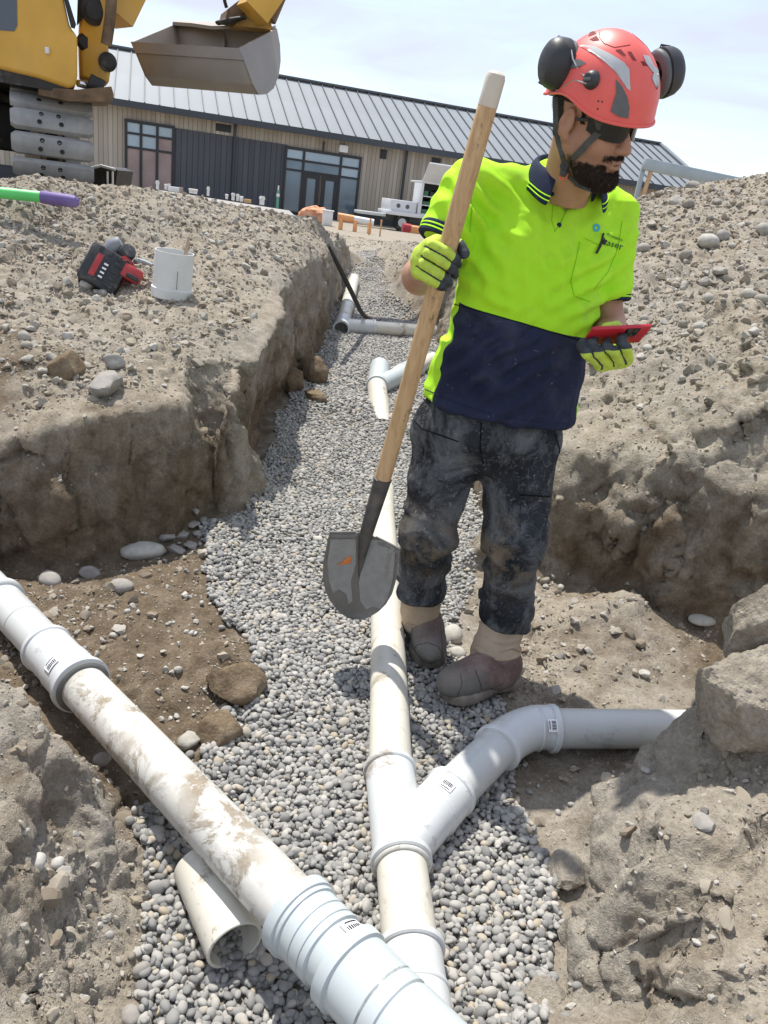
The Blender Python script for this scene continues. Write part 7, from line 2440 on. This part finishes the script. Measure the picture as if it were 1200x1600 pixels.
MB().tube([P(138, 128, 7.2), P(160, 140, 7.25)], [.07, .075], 16).build('cylinder_mount', MAT['grease'], dig)
# boom cylinder, boom, stick (mostly above the frame)
MB().tube([P(166, 70, YB - .1), P(172, 30, YB - .1), P(178, -60, YB - .1)], .045, 14).build('boom_cylinder', MAT['rustbrown'], dig)
BT = P(160, -60, YB) + db * .2; BK = BT + v3(.9, .9, 2.2); SE = P(392, -40, 8.0)
def beam(nm, a, b, ha, hb, wd, mt):
    ax = unit(b - a); sd_ = unit(np.cross(ax, (0, 0, 1))); up_ = np.cross(sd_, ax)
    V = []
    for p, h_ in ((a, ha), (b, hb)):
        for su in ((-1, -1), (1, -1), (1, 1), (-1, 1)): V.append(p + sd_ * su[0] * wd / 2 + up_ * su[1] * h_ / 2)
    return MB().add(V, [[0, 3, 2, 1], [4, 5, 6, 7]] + [[i, (i + 1) % 4, 4 + (i + 1) % 4, 4 + i] for i in range(4)]).build(nm, mt, dig, False)
ST_T = BK + v3(1.4, .35, -.1)
beam('boom', BT - v3(0, 0, .3), BK, .45, .5, .34, MAT['cat'])
beam('boom', BK, ST_T, .5, .36, .32, MAT['cat'])
beam('stick', ST_T, P(394, 22, 8.05), .42, .24, .26, MAT['cat'])
# bucket
pr = [(372, 76, 7.55), (380, 94, 7.50), (387, 112, 7.48), (394, 132, 7.50), (403, 148, 7.60), (415, 147, 7.75), (426, 138, 7.95), (434, 118, 8.15), (437, 95, 8.28), (436, 70, 8.36), (431, 44, 8.40)]
PRF = [P(*t) for t in pr]
WV = P(206, 66, 8.02) - PRF[0]
nP = len(PRF)
cen = sum(PRF) / nP
def sheet(pts, wv, th):
    V, F = [], []
    for k in (0, 1):
        for i, p in enumerate(pts):
            q_ = p + (cen - p) * (th * k / np.linalg.norm(cen - p))
            V += [q_, q_ + wv]
    n = len(pts)
    for k in (0, 1):
        for i in range(n - 1):
            f_ = [k * 2 * n + 2 * i, k * 2 * n + 2 * i + 1, k * 2 * n + 2 * i + 3, k * 2 * n + 2 * i + 2]
            F.append(f_ if k else f_[::-1])
    for i in range(n - 1):
        for e in (0, 1): F.append([2 * i + e, 2 * i + 2 + e, 2 * n + 2 * i + 2 + e, 2 * n + 2 * i + e])
    for i in (0, n - 1): F.append([2 * i, 2 * i + 1, 2 * n + 2 * i + 1, 2 * n + 2 * i])
    return MB().add(V, F)
bkt = sheet(PRF, WV, .022).build('bucket', MAT['bucket'], dig, False)
for e in (0.0, 1.0):
    off = WV * e + unit(WV) * (-.012 if e == 0 else -.008)
    MB().prism([p + off for p in PRF], unit(WV) * .02).build('side_plate', MAT['bucket'], bkt, False)
lipd = unit(PRF[1] - PRF[0])
MB().prism([PRF[0] - WV * .005 + unit(PRF[0] - cen) * .012, PRF[0] + WV * 1.005 + unit(PRF[0] - cen) * .012, PRF[1] + WV * 1.005 + unit(PRF[1] - cen) * .012, PRF[1] - WV * .005 + unit(PRF[1] - cen) * .012], -unit(PRF[0] - cen) * .022).build('cutting_edge', MAT['bucket'], bkt, False)
MB().prism([PRF[-1] + (cen - PRF[-1]) * .02, PRF[-1] + WV, PRF[-1] + WV + (PRF[0] - PRF[-1]) * .10, PRF[-1] + WV * .8 + (PRF[0] - PRF[-1]) * .12, PRF[-1] + WV * .55 + (PRF[0] - PRF[-1]) * .22, PRF[-1] + WV * .3 + (PRF[0] - PRF[-1]) * .12, PRF[-1] + (PRF[0] - PRF[-1]) * .10], v3(0, 0, .03)).build('top_plate', MAT['bucket'], bkt, False)
mid = WV * .5
MB().prism([PRF[-1] + mid + v3(0, 0, -.02), PRF[-2] + mid + (cen - PRF[-2]) * .06, PRF[-4] + mid + (cen - PRF[-4]) * .06, PRF[-3] + mid + (cen - PRF[-3]) * .25], unit(WV) * .02).build('inner_rib', MAT['bucket'], bkt, False)
# coupler between bucket and stick
MAT['dirty_yellow'] = plain('muddy_yellow', (.42, .26, .07), .7, .35, 5, .3, dust=.7, dustcol=(.27, .20, .12))
MB().prism([P(368, 40, 8.2), P(425, 46, 8.2), P(420, 0, 8.2), P(424, -40, 8.2), P(398, -40, 8.2), P(392, 4, 8.2)], db * .30).build('coupler', MAT['dirty_yellow'], dig, False)
MB().prism([P(352, 30, 8.15), P(374, 34, 8.15), P(392, -6, 8.15), P(374, 0, 8.15), P(356, 14, 8.15)], db * .34).build('coupler_link', MAT['rustbrown'], dig, False)
MB().tube([P(340, 36, 8.1), P(356, 33, 8.05), P(384, 27, 8.05)], [.035, .05, .03], 14, True, ((0, 0, 1), .5)).build('lifting_eye', MAT['grease'], dig)
MB().tube([P(350, -30, 8.1), P(351, 2, 8.1), P(354, 12, 8.12)], .016, 8).build('hose', MAT['grease'], dig)
MB().tube([P(420, 30, 8.2), P(436, -4, 8.25), P(450, -30, 8.3)], [.07, .06, .06], 10).build('tilt_link', MAT['rustbrown'], dig)
# dark hood with white legs beside the track
hb_ = P(172, 280, 9.5); hb_[2] = drop(hb_[0], hb_[1])
hd_ = thing('plant_hood', 'dark hooded machine with thin white legs standing right of the excavator track', 'machine', hb_)
mb = MB(); mb.prism([P(140, 266, 9.5), P(150, 260, 9.5), P(172, 260, 9.5), P(184, 266, 9.5), P(180, 296, 9.5), P(142, 296, 9.5)], v3(0, .5, 0))
mb.build('hood', MAT['grease'], hd_, False)
for x in (168, 176): MB().tube([P(x, 268, 9.46), v3(*P(x, 268, 9.46)[:2], hb_[2] - .05)], .012, 8).build('leg', MAT['white_pl'], hd_)
MB().tube([P(140, 263, 9.45), P(158, 259, 9.45), P(180, 265, 9.45)], .015, 8).build('rim', MAT['reflect'], hd_)
